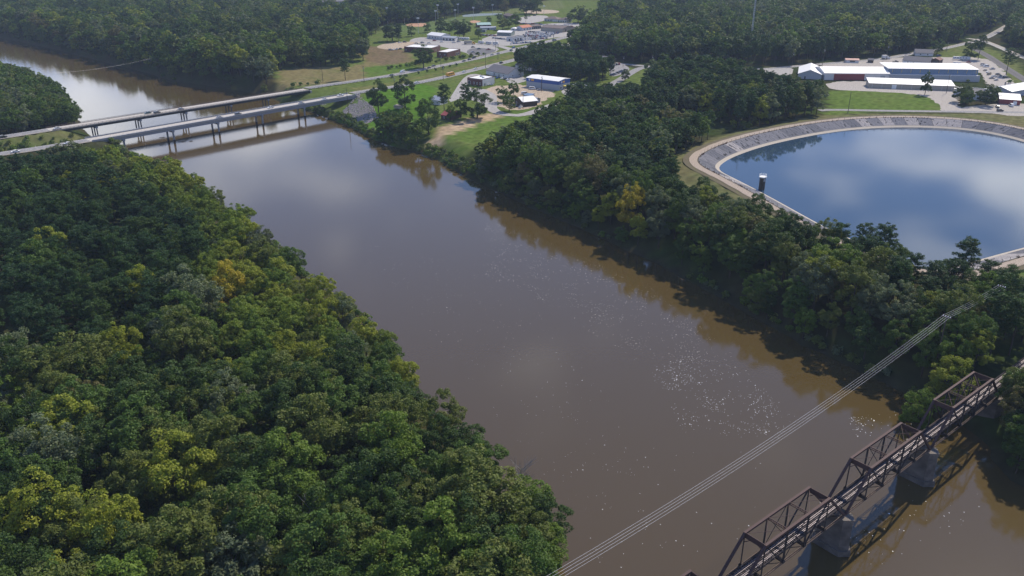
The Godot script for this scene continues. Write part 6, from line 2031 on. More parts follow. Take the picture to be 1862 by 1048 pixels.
func fill(poly: PackedVector2Array, step: float, stand: String, rule: Callable):
	var lo := poly[0]
	var hi := poly[0]
	for q in poly:
		lo = lo.min(q)
		hi = hi.max(q)
	var row := 0
	var z := lo.y
	while z < hi.y:
		var x := lo.x + (step * 0.5 if row % 2 else 0.0)
		while x < hi.x:
			var p := Vector2(x + rng.randf_range(-0.42, 0.42) * step, z + rng.randf_range(-0.42, 0.42) * step)
			if in_view(p.x, p.y) and Geometry2D.is_point_in_polygon(p, poly):
				rule.call(p, stand)
			x += step
		z += step * 0.87
		row += 1

var pine_zone := PackedVector2Array([Vector2(-293.3, -375.5), Vector2(-252.5, -414.9), Vector2(-231.3, -423.7), Vector2(-179.2, -375.5), Vector2(-135.9, -327.6), Vector2(-113.6, -283.8), Vector2(-104.5, -240.5), Vector2(-109.2, -217.4), Vector2(-126.9, -207.1), Vector2(-170.4, -197.7)])
var pine_zone_near := PackedVector2Array([Vector2(-166.3, -191.7), Vector2(-132.8, -200.7), Vector2(-114.8, -191.7), Vector2(-119.4, -175.5), Vector2(-150.0, -168.2)])

func rule_left(p: Vector2, stand: String):
	var d := sample(f_left, p.x, p.y)
	if d < 0.5 or rail_clear(p) or road_clear(p):
		return
	var n := noise_a.get_noise_2d(p.x * 0.018, p.y * 0.018)
	if Geometry2D.is_point_in_polygon(p, pine_zone) and rng.randf() < 0.93:
		plant("pine", p.x, p.y, pick(PINES), rng.randf_range(0.80, 1.02), stand, "", rng.randf_range(1.0, 1.25))
		return
	if d < 58.0 + 18.0 * n and p.y < -205.0:
		var s := rng.randf_range(0.6, 0.95) * lerpf(0.7, 1.0, clampf(d / 16.0, 0.0, 1.0))
		plant("broad", p.x, p.y, pick(BRIGHT), s, stand, "", rng.randf_range(0.95, 1.25))
		return
	var s := rng.randf_range(0.72, 1.34) * lerpf(0.62, 1.0, clampf(d / 15.0, 0.0, 1.0))
	plant("broad", p.x, p.y, pick(MIXED if n < 0.3 else BANK), s, stand, "", rng.randf_range(0.95, 1.22))

func rule_upstream_left(p: Vector2, stand: String):
	if sample(f_left, p.x, p.y) < 3.0 or road_clear(p):
		return
	plant("broad", p.x, p.y, pick([[1, 3], [2, 2], [4, 2], [5, 1]]), rng.randf_range(0.6, 0.95), stand, "", rng.randf_range(1.0, 1.2))

func rule_far(p: Vector2, stand: String):
	if sample(f_right, p.x, p.y) < 0.5 or road_clear(p):
		return
	var n := noise_a.get_noise_2d(p.x * 0.006 + 40.0, p.y * 0.006)
	var d := sample(f_right, p.x, p.y)
	if d > 40.0 and rng.randf() < clampf(0.40 + n * 1.3, 0.08, 0.95):
		plant("pine", p.x, p.y, pick(PINES), rng.randf_range(0.75, 1.0), stand, "", rng.randf_range(1.05, 1.35))
	else:
		plant("broad", p.x, p.y, pick(BANK if d < 40.0 else FAR), rng.randf_range(0.72, 1.45) * lerpf(0.6, 1.0, clampf(d / 16.0, 0.0, 1.0)), stand, "", rng.randf_range(1.0, 1.25))

func rule_pines(p: Vector2, stand: String):
	if road_clear(p):
		return
	plant("pine", p.x, p.y, pick(PINES), rng.randf_range(0.62, 0.8), stand, "", rng.randf_range(1.1, 1.4))

func rule_strip(p: Vector2, stand: String):
	var d := sample(f_right, p.x, p.y)
	var dp := sample(f_pond, p.x, p.y)
	if d < 0.3 or dp < 25.0 or rail_clear(p) or road_clear(p):
		return
	if d > 26.0 and rng.randf() < 0.62:
		plant("pine", p.x, p.y, pick(PINES), rng.randf_range(0.62, 0.88), stand, "", rng.randf_range(1.1, 1.4))
	else:
		var s := rng.randf_range(0.66, 1.1) * lerpf(0.62, 1.0, clampf(d / 13.0, 0.0, 1.0))
		plant("broad", p.x, p.y, pick(BANK), s, stand, "", rng.randf_range(0.95, 1.2))

func rule_mid(p: Vector2, stand: String):
	if road_clear(p):
		return
	if rng.randf() < 0.5:
		plant("pine", p.x, p.y, pick(PINES), rng.randf_range(0.8, 1.05), stand, "", rng.randf_range(1.1, 1.35))
	else:
		plant("broad", p.x, p.y, pick(BANK), rng.randf_range(0.75, 1.1), stand)

func rule_shrubs(p: Vector2, stand: String):
	var d := minf(absf(sample(f_right, p.x, p.y)), absf(sample(f_left, p.x, p.y)))
	if ground(p.x, p.y) < 0.2 or d > 9.0 or rail_clear(p):
		return
	plant("shrub", p.x, p.y, pick([[1, 2], [2, 2], [4, 2], [5, 1]]), rng.randf_range(0.8, 1.7), stand)

func rule_verge(p: Vector2, stand: String):
	if road_clear(p) or rng.randf() < 0.2:
		return
	plant("shrub", p.x, p.y, pick([[1, 2], [2, 1], [4, 2]]), rng.randf_range(0.7, 1.6), stand)

func rail_clear(p: Vector2) -> bool:
	var q := p - RAIL_O
	var s := q.dot(RAIL_U)
	return s > -70.0 and absf(q.dot(RAIL_N)) < 6.5

func road_clear(p: Vector2) -> bool:
	for e in road_strips:
		var rect: Rect2 = e[2]
		if not rect.has_point(p):
			continue
		var l: PackedVector2Array = e[0]
		for i in l.size() - 1:
			if seg_dist2(p, l[i], l[i + 1]) < e[1]:
				return true
	for e in keep_open:
		var rect: Rect2 = e[1]
		if rect.has_point(p) and Geometry2D.is_point_in_polygon(p, e[0]):
			return true
	return false

func build_woods():
	for l in 3:
		var row := []
		var prow := []
		for k in 5:
			row.append(broad_crown(k, l))
			prow.append(pine_crown(k, l))
		broad_meshes.append(row)
		pine_meshes.append(prow)
	broad_trunk = trunk_mesh(13.5, 0.36, true, 1)
	pine_trunk = trunk_mesh(22.0, 0.26, false, 2)
	for k in 3:
		shrub_meshes.append(shrub_crown(k))
	fill(PackedVector2Array([Vector2(-302.1, -389.2), Vector2(-264.0, -416.1), Vector2(-247.0, -416.1), Vector2(-235.5, -427.3), Vector2(-226.1, -451.5), Vector2(-175.4, -429.6), Vector2(22.7, -144.0), Vector2(21.9, -111.0), Vector2(-101.7, -101.8)]), 9.9, "left bank forest", rule_left)
	fill(PackedVector2Array([Vector2(-560.8, -821.9), Vector2(-463.1, -780.5), Vector2(-396.6, -711.2), Vector2(-327.1, -621.2), Vector2(-304.5, -590.1), Vector2(-297.0, -559.9), Vector2(-318.2, -543.5), Vector2(-368.2, -518.9)]), 8.0, "clump upstream of the bridges", rule_upstream_left)
	fill(PackedVector2Array([Vector2(-1426.7, -1728.5), Vector2(-403.7, -1728.5), Vector2(-319.1, -1414.2), Vector2(-232.4, -1254.5), Vector2(-195.3, -1076.8), Vector2(-163.7, -950.9), Vector2(-150.9, -865.6), Vector2(-142.5, -821.0), Vector2(-167.5, -803.7), Vector2(-192.6, -797.0), Vector2(-217.4, -780.6), Vector2(-202.3, -715.4), Vector2(-200.7, -659.7), Vector2(-378.0, -793.6), Vector2(-604.6, -1010.1), Vector2(-1114.4, -1338.6)]), 11.6, "far bank woods", rule_far)
	fill(PackedVector2Array([Vector2(-264.4, -1434.4), Vector2(-251.4, -1728.5), Vector2(75.1, -1728.5), Vector2(51.2, -1498.4), Vector2(8.2, -1434.4), Vector2(-43.9, -1356.8), Vector2(-67.1, -1303.7), Vector2(-116.4, -1208.7), Vector2(-176.5, -1145.7), Vector2(-168.7, -1065.1), Vector2(-172.6, -989.6), Vector2(-199.1, -1107.1)]), 11.6, "woods behind the ball fields", rule_far)
	fill(PackedVector2Array([Vector2(-40.2, -476.1), Vector2(-24.8, -455.5), Vector2(-8.1, -463.6), Vector2(7.0, -498.8), Vector2(24.5, -535.7), Vector2(40.8, -565.8), Vector2(62.8, -561.9), Vector2(89.6, -542.9), Vector2(132.1, -495.7), Vector2(139.2, -504.6), Vector2(116.7, -481.5), Vector2(83.3, -446.4), Vector2(76.8, -406.4), Vector2(88.7, -347.1), Vector2(101.3, -331.4), Vector2(116.5, -300.9), Vector2(128.0, -303.5), Vector2(143.5, -285.1), Vector2(143.6, -263.4), Vector2(158.3, -273.9), Vector2(168.2, -263.4), Vector2(182.7, -244.4), Vector2(195.6, -227.6), Vector2(131.1, -137.3), Vector2(104.4, -137.3), Vector2(119.7, -198.0)]), 8.2, "right bank strip below the pond", rule_strip)
	fill(PackedVector2Array([Vector2(129.4, -188.1), Vector2(143.9, -200.6), Vector2(178.4, -208.6), Vector2(140.3, -144.0), Vector2(120.0, -158.5), Vector2(119.0, -168.7)]), 7.0, "corner by the trestle", rule_strip)
	fill(PackedVector2Array([Vector2(-91.0, -544.4), Vector2(-78.5, -561.1), Vector2(-66.1, -551.0), Vector2(-57.9, -513.5), Vector2(-62.6, -488.3), Vector2(-80.9, -504.9)]), 7.0, "clump on the lawn shore", rule_upstream_right)
	fill(PackedVector2Array([Vector2(3.6, -793.6), Vector2(15.7, -835.4), Vector2(29.8, -850.2), Vector2(53.7, -835.4), Vector2(59.4, -800.3), Vector2(75.3, -774.2), Vector2(89.4, -755.7), Vector2(84.7, -704.6), Vector2(51.2, -715.4), Vector2(32.9, -726.5), Vector2(11.9, -755.7)]), 6.6, "pine block behind the blue building", rule_pines)
	fill(PackedVector2Array([Vector2(39.9, -607.5), Vector2(53.7, -628.3), Vector2(100.4, -607.5), Vector2(119.5, -580.4), Vector2(111.1, -555.4), Vector2(73.1, -580.4), Vector2(41.7, -573.0)]), 7.5, "pine row above the river strip", rule_pines)
	fill(PackedVector2Array([Vector2(87.5, -559.0), Vector2(118.0, -711.8), Vector2(176.5, -737.3), Vector2(190.6, -649.5), Vector2(208.3, -624.4), Vector2(226.3, -610.2), Vector2(231.2, -604.4), Vector2(226.4, -591.7), Vector2(206.1, -573.0), Vector2(146.4, -526.1), Vector2(145.6, -552.0), Vector2(105.9, -591.7)]), 8.6, "woods between town and pond", rule_mid)
	fill(PackedVector2Array([Vector2(61.5, -914.9), Vector2(84.6, -1020.7), Vector2(117.1, -1152.4), Vector2(189.4, -1728.5), Vector2(1011.0, -1728.5), Vector2(660.5, -1166.0), Vector2(528.6, -1010.1), Vector2(461.1, -941.7), Vector2(377.0, -869.5), Vector2(303.3, -835.4), Vector2(243.8, -807.1), Vector2(168.9, -814.0), Vector2(133.5, -824.6), Vector2(65.1, -881.5)]), 11.6, "far hillside woods", rule_far)
	fill(PackedVector2Array([Vector2(675.5, -1179.9), Vector2(1000.1, -1728.5), Vector2(1272.2, -1728.5), Vector2(512.3, -664.4), Vector2(521.5, -828.2), Vector2(552.5, -950.9)]), 11.6, "woods beyond the far road", rule_far)
	fill(PackedVector2Array([Vector2(-160.8, -652.6), Vector2(-116.8, -600.4), Vector2(-84.2, -539.7), Vector2(-45.0, -505.0), Vector2(19.0, -393.8), Vector2(79.2, -294.3), Vector2(104.7, -244.3), Vector2(126.7, -212.8), Vector2(127.2, -177.5), Vector2(121.7, -175.1), Vector2(98.4, -236.7), Vector2(72.7, -284.0), Vector2(18.0, -370.6), Vector2(-50.1, -486.6), Vector2(-97.7, -533.6), Vector2(-164.4, -631.6)]), 3.4, "river edge", rule_shrubs)
	fill(PackedVector2Array([Vector2(-253.7, -512.6), Vector2(-193.1, -470.5), Vector2(-115.0, -362.1), Vector2(-82.8, -309.6), Vector2(-43.8, -254.7), Vector2(-28.9, -220.7), Vector2(-12.1, -188.1), Vector2(-4.2, -168.8), Vector2(10.0, -152.4), Vector2(11.6, -136.6), Vector2(3.4, -136.6), Vector2(-16.5, -188.1), Vector2(-58.3, -272.7), Vector2(-118.8, -348.7), Vector2(-198.2, -458.6), Vector2(-252.7, -502.8)]), 3.6, "left river edge", rule_shrubs)
	fill(PackedVector2Array([Vector2(-731.1, -1151.7), Vector2(-575.7, -1026.0), Vector2(-457.6, -915.7), Vector2(-348.0, -812.4), Vector2(-281.5, -751.1), Vector2(-213.7, -702.9), Vector2(-203.7, -683.2), Vector2(-271.9, -723.6), Vector2(-336.6, -777.5), Vector2(-448.3, -883.7), Vector2(-556.0, -977.1), Vector2(-694.4, -1091.1)]), 4.2, "far river edge", rule_shrubs)
	fill(PackedVector2Array([Vector2(-332.7, -496.7), Vector2(-319.0, -508.1), Vector2(-299.1, -529.2), Vector2(-277.7, -529.2), Vector2(-263.5, -513.9), Vector2(-288.0, -488.4), Vector2(-312.1, -462.6)]), 5.0, "verge between the carriageways", rule_verge)
	lone_trees()
	clear_round()
	place_plants()

func rule_upstream_right(p: Vector2, stand: String):
	if sample(f_right, p.x, p.y) < 1.0:
		return
	plant("broad", p.x, p.y, pick([[1, 3], [2, 2], [3, 1], [4, 2]]), rng.randf_range(0.6, 0.85), stand, "", rng.randf_range(1.05, 1.3))

# [ground point, kind, tone, height factor, width factor, label]
func lone_trees():
	var L := [
		[Vector2(-98.35, -608.34), "broad", 0, 1.18, 0.78, "tall dark oak alone on the bright lawn beside the bridge foot"],
		[Vector2(-78.59, -609.39), "broad", 0, 1.22, 0.85, "broad dark oak on the lawn, second from the bridge foot"],
		[Vector2(-54.50, -533.58), "broad", 1, 1.25, 0.78, "tall rounded tree by the dirt path near the river lawn"],
		[Vector2(-47.70, -581.44), "pine", 9, 0.92, 1.3, "dark pine between the river houses and the highway"],
		[Vector2(-35.44, -570.54), "broad", 1, 0.75, 0.7, "slim green tree beside the red-roofed river house"],
		[Vector2(-24.01, -570.54), "broad", 0, 1.1, 1.0, "large dark tree at the end of the paved turning lane"],
		[Vector2(-32.76, -592.73), "pine", 9, 0.85, 1.3, "pine just left of the large dark tree by the paved lane"],
		[Vector2(-41.82, -563.48), "broad", 2, 0.6, 0.7, "small green tree in front of the red-roofed house"],
		[Vector2(-144.26, -726.50), "pine", 9, 0.78, 1.5, "lone shaggy pine on the verge beyond the far highway lanes"],
		[Vector2(-83.26, -793.65), "broad", 0, 1.05, 1.15, "big dark tree in front of the brick stores"],
		[Vector2(-139.51, -994.68), "broad", 0, 1.0, 1.35, "wide dark tree clump at the corner of the ball field"],
		[Vector2(-144.57, -989.63), "pine", 9, 0.8, 1.4, "pine on the left of the wide dark clump by the ball field"],
		[Vector2(-131.19, -989.63), "pine", 9, 0.85, 1.4, "pine on the right of the wide dark clump by the ball field"],
		[Vector2(-122.45, -1042.45), "broad", 1, 0.7, 0.9, "round tree beside the dugout of the near ball field"],
		[Vector2(-106.84, -1082.74), "broad", 1, 0.62, 1.0, "small round tree on the infield side of the white store"],
		[Vector2(-88.10, -1065.12), "broad", 0, 1.0, 0.85, "dark conical tree behind the white metal store"],
		[Vector2(-77.18, -1065.12), "broad", 1, 0.8, 0.8, "smaller tree right of the dark conical tree behind the store"],
		[Vector2(-73.38, -1113.37), "broad", 5, 0.7, 0.9, "pale tree on the edge of the outfield"],
		[Vector2(-58.29, -1031.46), "broad", 0, 1.05, 1.15, "large dark tree behind the parked trailers"],
		[Vector2(-63.59, -1031.46), "broad", 0, 0.85, 1.0, "dark tree touching the large tree behind the trailers"],
		[Vector2(-40.01, -1020.69), "broad", 1, 0.65, 0.9, "green tree at the corner of the trailer yard"],
		[Vector2(-32.00, -1194.11), "broad", 1, 0.5, 0.9, "small tree beside the teal-roofed brick building"],
		[Vector2(-12.11, -1113.37), "broad", 4, 0.8, 1.0, "olive tree behind the sales lot building"],
		[Vector2(-4.32, -1126.10), "broad", 1, 0.75, 0.8, "green tree between the olive tree and the sales lot"],
		[Vector2(5.10, -1139.10), "broad", 1, 0.95, 0.8, "tall green tree behind the orange-roofed building"],
		[Vector2(-17.94, -1223.57), "broad", 1, 0.55, 0.9, "small tree in front of the brown-roofed field house"],
		[Vector2(19.16, -1201.35), "pine", 9, 0.5, 1.3, "small cypress standing alone in the pale parking lot"],
		[Vector2(-11.75, -1320.92), "broad", 6, 1.05, 0.9, "brownish tree at the end of the tennis courts"],
		[Vector2(21.96, -1329.71), "broad", 0, 1.25, 1.0, "tall dark tree beside the upper ball field, left of three"],
		[Vector2(29.75, -1338.61), "broad", 0, 1.15, 0.95, "tall dark tree beside the upper ball field, middle of three"],
		[Vector2(38.01, -1329.71), "broad", 1, 1.2, 0.9, "tall tree beside the upper ball field, right of three"],
		[Vector2(80.92, -1208.67), "broad", 1, 0.7, 0.8, "round tree at the corner of the arched white building"],
		[Vector2(99.42, -1208.67), "broad", 5, 1.1, 0.9, "tall pale tree where the far woods begin"],
		[Vector2(91.41, -1194.11), "broad", 0, 1.1, 1.0, "tall dark tree where the far woods begin"],
		[Vector2(1.29, -650.42), "broad", 1, 0.62, 0.9, "tree standing in the dirt lot behind the tin shed"],
		[Vector2(-6.66, -628.26), "broad", 1, 0.6, 0.95, "tree on the left of the dirt lot by the paved lane"],
		[Vector2(-1.98, -595.57), "broad", 2, 0.68, 0.95, "round light green tree on the island in the paved lane"],
		[Vector2(97.73, -723.70), "broad", 0, 0.52, 0.85, "small dark tree at the kerb of the service road"],
		[Vector2(326.92, -659.70), "broad", 0, 0.9, 0.62, "slender dark tree on the lawn before the long white shed"],
		[Vector2(339.96, -628.26), "broad", 0, 0.72, 1.1, "dark round tree left of the flat-roofed office"],
		[Vector2(337.32, -615.62), "broad", 1, 0.62, 1.0, "green tree in front of the dark round office tree"],
		[Vector2(352.71, -617.69), "broad", 0, 0.75, 1.15, "dark spreading tree beside the red shed"],
		[Vector2(365.56, -632.58), "broad", 1, 0.62, 1.0, "tree tucked against the red shed wall"],
		[Vector2(445.07, -889.62), "broad", 1, 0.75, 1.0, "round tree behind the grey-roofed house"],
		[Vector2(459.58, -850.24), "broad", 0, 0.95, 0.95, "left of a dark pair of trees beside the parked coaches"],
		[Vector2(467.85, -850.24), "pine", 9, 1.0, 1.3, "right of a dark pair of trees beside the parked coaches"],
		[Vector2(444.04, -755.65), "pine", 9, 1.0, 1.6, "dark cedar between the junk yard and the railway cutting"],
		[Vector2(516.77, -865.59), "pine", 9, 0.4, 1.4, "small cedar on the slope below the far road"],
		[Vector2(480.75, -950.90), "pine", 9, 0.65, 1.3, "pine at the wood edge where the far road bends"],
		[Vector2(421.76, -709.99), "shrub", 1, 1.5, 1.0, "bush at the end of the junk yard"],
		[Vector2(7.79, -743.73), "pine", 9, 0.45, 1.5, "young cedar at the left end of the row by the car park"],
		[Vector2(11.77, -749.65), "pine", 9, 0.5, 1.5, "second young cedar of the row by the car park"],
		[Vector2(15.92, -761.75), "pine", 9, 0.55, 1.5, "third young cedar of the row by the car park"],
		[Vector2(127.28, -207.24), "broad", 3, 0.9, 0.85, "sunlit yellow-green tree by the railway truss"],
		[Vector2(116.26, -201.34), "broad", 2, 0.72, 0.8, "leafy green tree leaning over the water by the truss"],
	]
	for e in L:
		var p: Vector2 = e[0]
		var wide: float = e[4] * e[3] * (1.45 if e[1] == "broad" else 1.0)
		plant(e[1], p.x, p.y, e[2], e[3], "alone", e[5], wide / e[3])
	# the golden tree in the left bank forest and the autumn one over the water
	var gold := Vector2(-97.77, -260.61)
	plant("broad", gold.x, gold.y, 7, 1.12, "alone", "golden yellow tree standing out of the left bank forest")
	var aut := Vector2(53.18, -351.20)
	plant("broad", aut.x, aut.y, 7, 1.12, "alone", "golden brown tree in the strip between river and pond")
	# small round evergreens in a row on the median
	var k := -1
	for e in [Vector2(-104.93, -735.02), Vector2(-84.28, -758.69), Vector2(-77.22, -767.93), Vector2(-70.50, -777.39), Vector2(-64.14, -787.07), Vector2(-58.67, -796.98), Vector2(-53.06, -807.12)]:
		k += 1
		var p: Vector2 = e
		plant("shrub", p.x, p.y, 0, 1.25, "median", "%s small dark evergreen from the bridge on the highway median" % ordinal(k + 1), 0.75)
	# bushes along the field side of the far lanes and by the lawn
	for j in 26:
		var t := j / 25.0
		var a := Vector2(-115.45, -787.07)
		var b := Vector2(-31.26, -877.45)
		var p: Vector2 = a.lerp(b, t) + Vector2(rng.randf_range(-4, 4), rng.randf_range(-4, 4))
		plant("shrub", p.x, p.y, pick([[1, 2], [2, 2], [4, 1]]), rng.randf_range(1.0, 2.0), "hedge bank beside the far highway lanes")
	for e in [[Vector2(-181.64, -694.17), 1.8], [Vector2(-176.93, -699.37), 1.4], [Vector2(-171.09, -702.00), 1.1], [Vector2(-163.82, -704.65), 1.7], [Vector2(-186.28, -689.05), 1.6], [Vector2(389.09, -715.42), 1.2]]:
		var p: Vector2 = e[0]
		plant("shrub", p.x, p.y, 1, e[1], "verge by the far bridge")
	for j in 14:
		var p: Vector2 = (Vector2(148.64, -542.03)).lerp(Vector2(171.53, -558.86), rng.randf()) + Vector2(rng.randf_range(-8, 8), rng.randf_range(-8, 8))
		plant("shrub", p.x, p.y, pick([[3, 1], [4, 2], [2, 1]]), rng.randf_range(0.9, 1.8), "rough corner by the pond")

# woodland trees make room for the ones that stand out
func clear_round():
	var keep := []
	var special := []
	for e in plants:
		if e.alone != "":
			special.append(Vector2(e.x, e.z))
	for e in plants:
		var ok := true
		if e.alone == "":
			for q in special:
				var p := Vector2(e.x, e.z) - (q as Vector2)
				if p.length() < 6.5 or (p.length() < 13.0 and p.y > absf(p.x) * 1.2 and e.kind == "broad" and e.size > 0.8):
					ok = false
					break
		if ok:
			keep.append(e)
	plants = keep

func apparent(e: Dictionary) -> float:
	return e.size * (3.0 if e.kind == "shrub" else 20.0) / Vector3(e.x, 130.0 - e.y - 12.0, e.z).length()

func framed(e: Dictionary) -> bool:
	var d := Vector3(e.x, e.y + 12.0 * e.size - 130.0, e.z)
	var a := deg_to_rad(23.6)
	var depth := -d.z * cos(a) - d.y * sin(a)
	var up := d.y * cos(a) - d.z * sin(a)
	return depth > 5.0 and absf(d.x / depth) < 0.622 and absf(up / depth) < 0.352

func nearest_mark(x: float, z: float) -> String:
	var best := 1e9
	var said := ""
	for e in [[Vector2(75, -150), "near the first railway pier"], [Vector2(105, -175), "near the second railway pier"], [Vector2(140, -205), "near the trestle"], [Vector2(125, -395), "below the pond tower"], [Vector2(165, -300), "below the pond corner"], [Vector2(-180, -480), "near the highway bridge end"], [Vector2(-60, -440), "opposite the shore clump"], [Vector2(20, -140), "under the power line"], [Vector2(-60, -160), "in the frame's lower left"], [Vector2(-110, -240), "at the forest's heart"], [Vector2(-60, -300), "at the mid-river bend"], [Vector2(-190, -330), "at the forest's far left"], [Vector2(60, -430), "upstream of the pond"]]:
		var d: float = (e[0] as Vector2).distance_to(Vector2(x, z))
		if d < best:
			best = d
			said = e[1]
	return said

func tree_label(e: Dictionary) -> String:
	if e.alone != "":
		return e.alone
	var tone: String = TONES[e.tone][0]
	var sizes := "small" if e.size < 0.72 else ("tall" if e.size > 1.0 else "medium")
	var kind: String = {"broad": "broadleaf tree", "pine": "pine", "shrub": "bush"}[e.kind]
	return "%s %s %s %s" % [sizes, tone, kind, nearest_mark(e.x, e.z)]

func ordinal(n: int) -> String:
	var small := ["first", "second", "third", "fourth", "fifth", "sixth", "seventh", "eighth", "ninth", "tenth"]
	if n <= 10:
		return small[n - 1]
	var tail := "th"
	if n % 100 < 11 or n % 100 > 13:
		tail = {1: "st", 2: "nd", 3: "rd"}.get(n % 10, "th")
	return "%d%s" % [n, tail]

# trees that would read alike are told apart by their order along the river
func order_labels(chosen: Array):
	var sets := {}
	for e in chosen:
		var l := tree_label(e)
		e.label = l
		if e.alone == "":
			if not sets.has(l):
				sets[l] = []
			sets[l].append(e)
	for l in sets:
		var same: Array = sets[l]
		if same.size() < 2:
			continue
		same.sort_custom(func(a, b): return a.z > b.z)
		for i in same.size():
			same[i].label = "%s, %s counted upstream" % [l, ordinal(i + 1)]

func place_plants():
	var spec := {"broad": ["broadleaf_tree", "tree", 262], "pine": ["pine_tree", "tree", 272], "shrub": ["bush", "bush", 240]}
	for kind in ["broad", "pine", "shrub"]:
		var mine := []
		for e in plants:
			if e.kind == kind:
				e.rank = apparent(e) + (100.0 if e.alone != "" else 0.0) - (0.0 if framed(e) else 50.0)
				mine.append(e)
		mine.sort_custom(func(a, b): return a.rank > b.rank)
		var most: int = spec[kind][2]
		var chosen := []
		for i in mine.size():
			if mine[i].alone != "" or (i < most and mine[i].rank > 0.0):
				chosen.append(mine[i])
		order_labels(chosen)
		var rest := {}
		var trunks := []
		for i in mine.size():
			var e: Dictionary = mine[i]
			var dist := Vector3(e.x, 118.0, e.z).length()
			var lod := 0 if dist < 430.0 else (1 if dist < 700.0 else 2)
			if e.alone != "":
				lod = 0
			var variant := int(e.turn * 1000.0) % 5
			var mesh: Mesh
			if kind == "broad":
				mesh = broad_meshes[lod][variant]
			elif kind == "pine":
				mesh = pine_meshes[lod][variant]
			else:
				mesh = shrub_meshes[variant % 3]
			var sc := Vector3(e.size * e.wide, e.size * e.tall, e.size * e.wide)
			var at := Vector3(e.x, e.y, e.z)
			if e.alone != "" or (i < most and e.rank > 0.0):
				var stand: String = e.stand
				var o := thing(spec[kind][0], e.label, spec[kind][1], at, e.turn, ("" if e.alone != "" and e.stand != "median" else ("small evergreens on the median" if e.stand == "median" else stand)))
				var down := Vector3.ZERO
				var csc := sc
				if e.stand == "alone" and kind == "broad":
					down = Vector3(0, -3.4 * e.size, 0)
					csc.y *= 1.16
				part(o, "crown" if kind != "shrub" else "foliage", mesh, M["leaf_%d" % e.tone], Transform3D(Basis().scaled(csc), down))
				if kind != "shrub":
					part(o, "trunk", broad_trunk if kind == "broad" else pine_trunk, M.bark, Transform3D(Basis().scaled(sc), Vector3.ZERO))
			else:
				if not rest.has(mesh):
					rest[mesh] = []
				var b := Basis(Vector3.UP, e.turn) * Basis().scaled(sc)
				var t: Array = TONES[e.tone]
				var k := rng.randf_range(0.82, 1.18)
				rest[mesh].append([Transform3D(b, at), Color(t[1] * k, t[2] * k, t[3] * k)])
				trunks.append(Transform3D(b, at))
		if rest.is_empty():
			continue
		var words := {"broad": ["broadleaf_woodland", "broadleaf woods massed on both banks and far behind the town", "woodland"], "pine": ["pine_woodland", "dark pine woods massed on the left bank and far hillside", "woodland"], "shrub": ["undergrowth", "low leafy undergrowth along the river banks", "undergrowth"]}
		var mass := thing(words[kind][0], words[kind][1], words[kind][2])
		mass.set_meta("kind", "stuff")
		for mesh in rest:
			many(mass, "foliage", mesh, M.leaf, rest[mesh])
		if kind != "shrub":
			var list := []
			for t in trunks:
				list.append([t, Color.WHITE])
			many(mass, "trunks", broad_trunk if kind == "broad" else pine_trunk, M.bark, list)

func many(parent: Node3D, called: String, mesh: Mesh, m: Material, list: Array):
	var mm := MultiMesh.new()
	mm.transform_format = MultiMesh.TRANSFORM_3D
	mm.use_colors = true
	mm.mesh = mesh
	mm.instance_count = list.size()
	for i in list.size():
		mm.set_instance_transform(i, list[i][0])
		mm.set_instance_color(i, list[i][1])
	var o := MultiMeshInstance3D.new()
	o.name = called
	o.multimesh = mm
	o.material_override = m
	o.set_meta("kind", "stuff")
	parent.add_child(o, true)


# ---------------------------------------------------------------- small things
func stone(r: RandomNumberGenerator, s: Soup, at: Vector3, size: float):
	var top_p := at + Vector3(r.randf_range(-0.2, 0.2), r.randf_range(0.5, 0.8), r.randf_range(-0.2, 0.2)) * size
	var n := 5
	var ring := []
	for k in n:
		var u := TAU * k / n + r.randf_range(-0.3, 0.3)
		ring.append(at + Vector3(cos(u), r.randf_range(-0.05, 0.3), sin(u)) * size * r.randf_range(0.55, 0.9))
	for k in n:
		s.tri(ring[k], ring[(k + 1) % n], top_p)
		s.tri(ring[k], at + Vector3(0, -0.6 * size, 0), ring[(k + 1) % n])

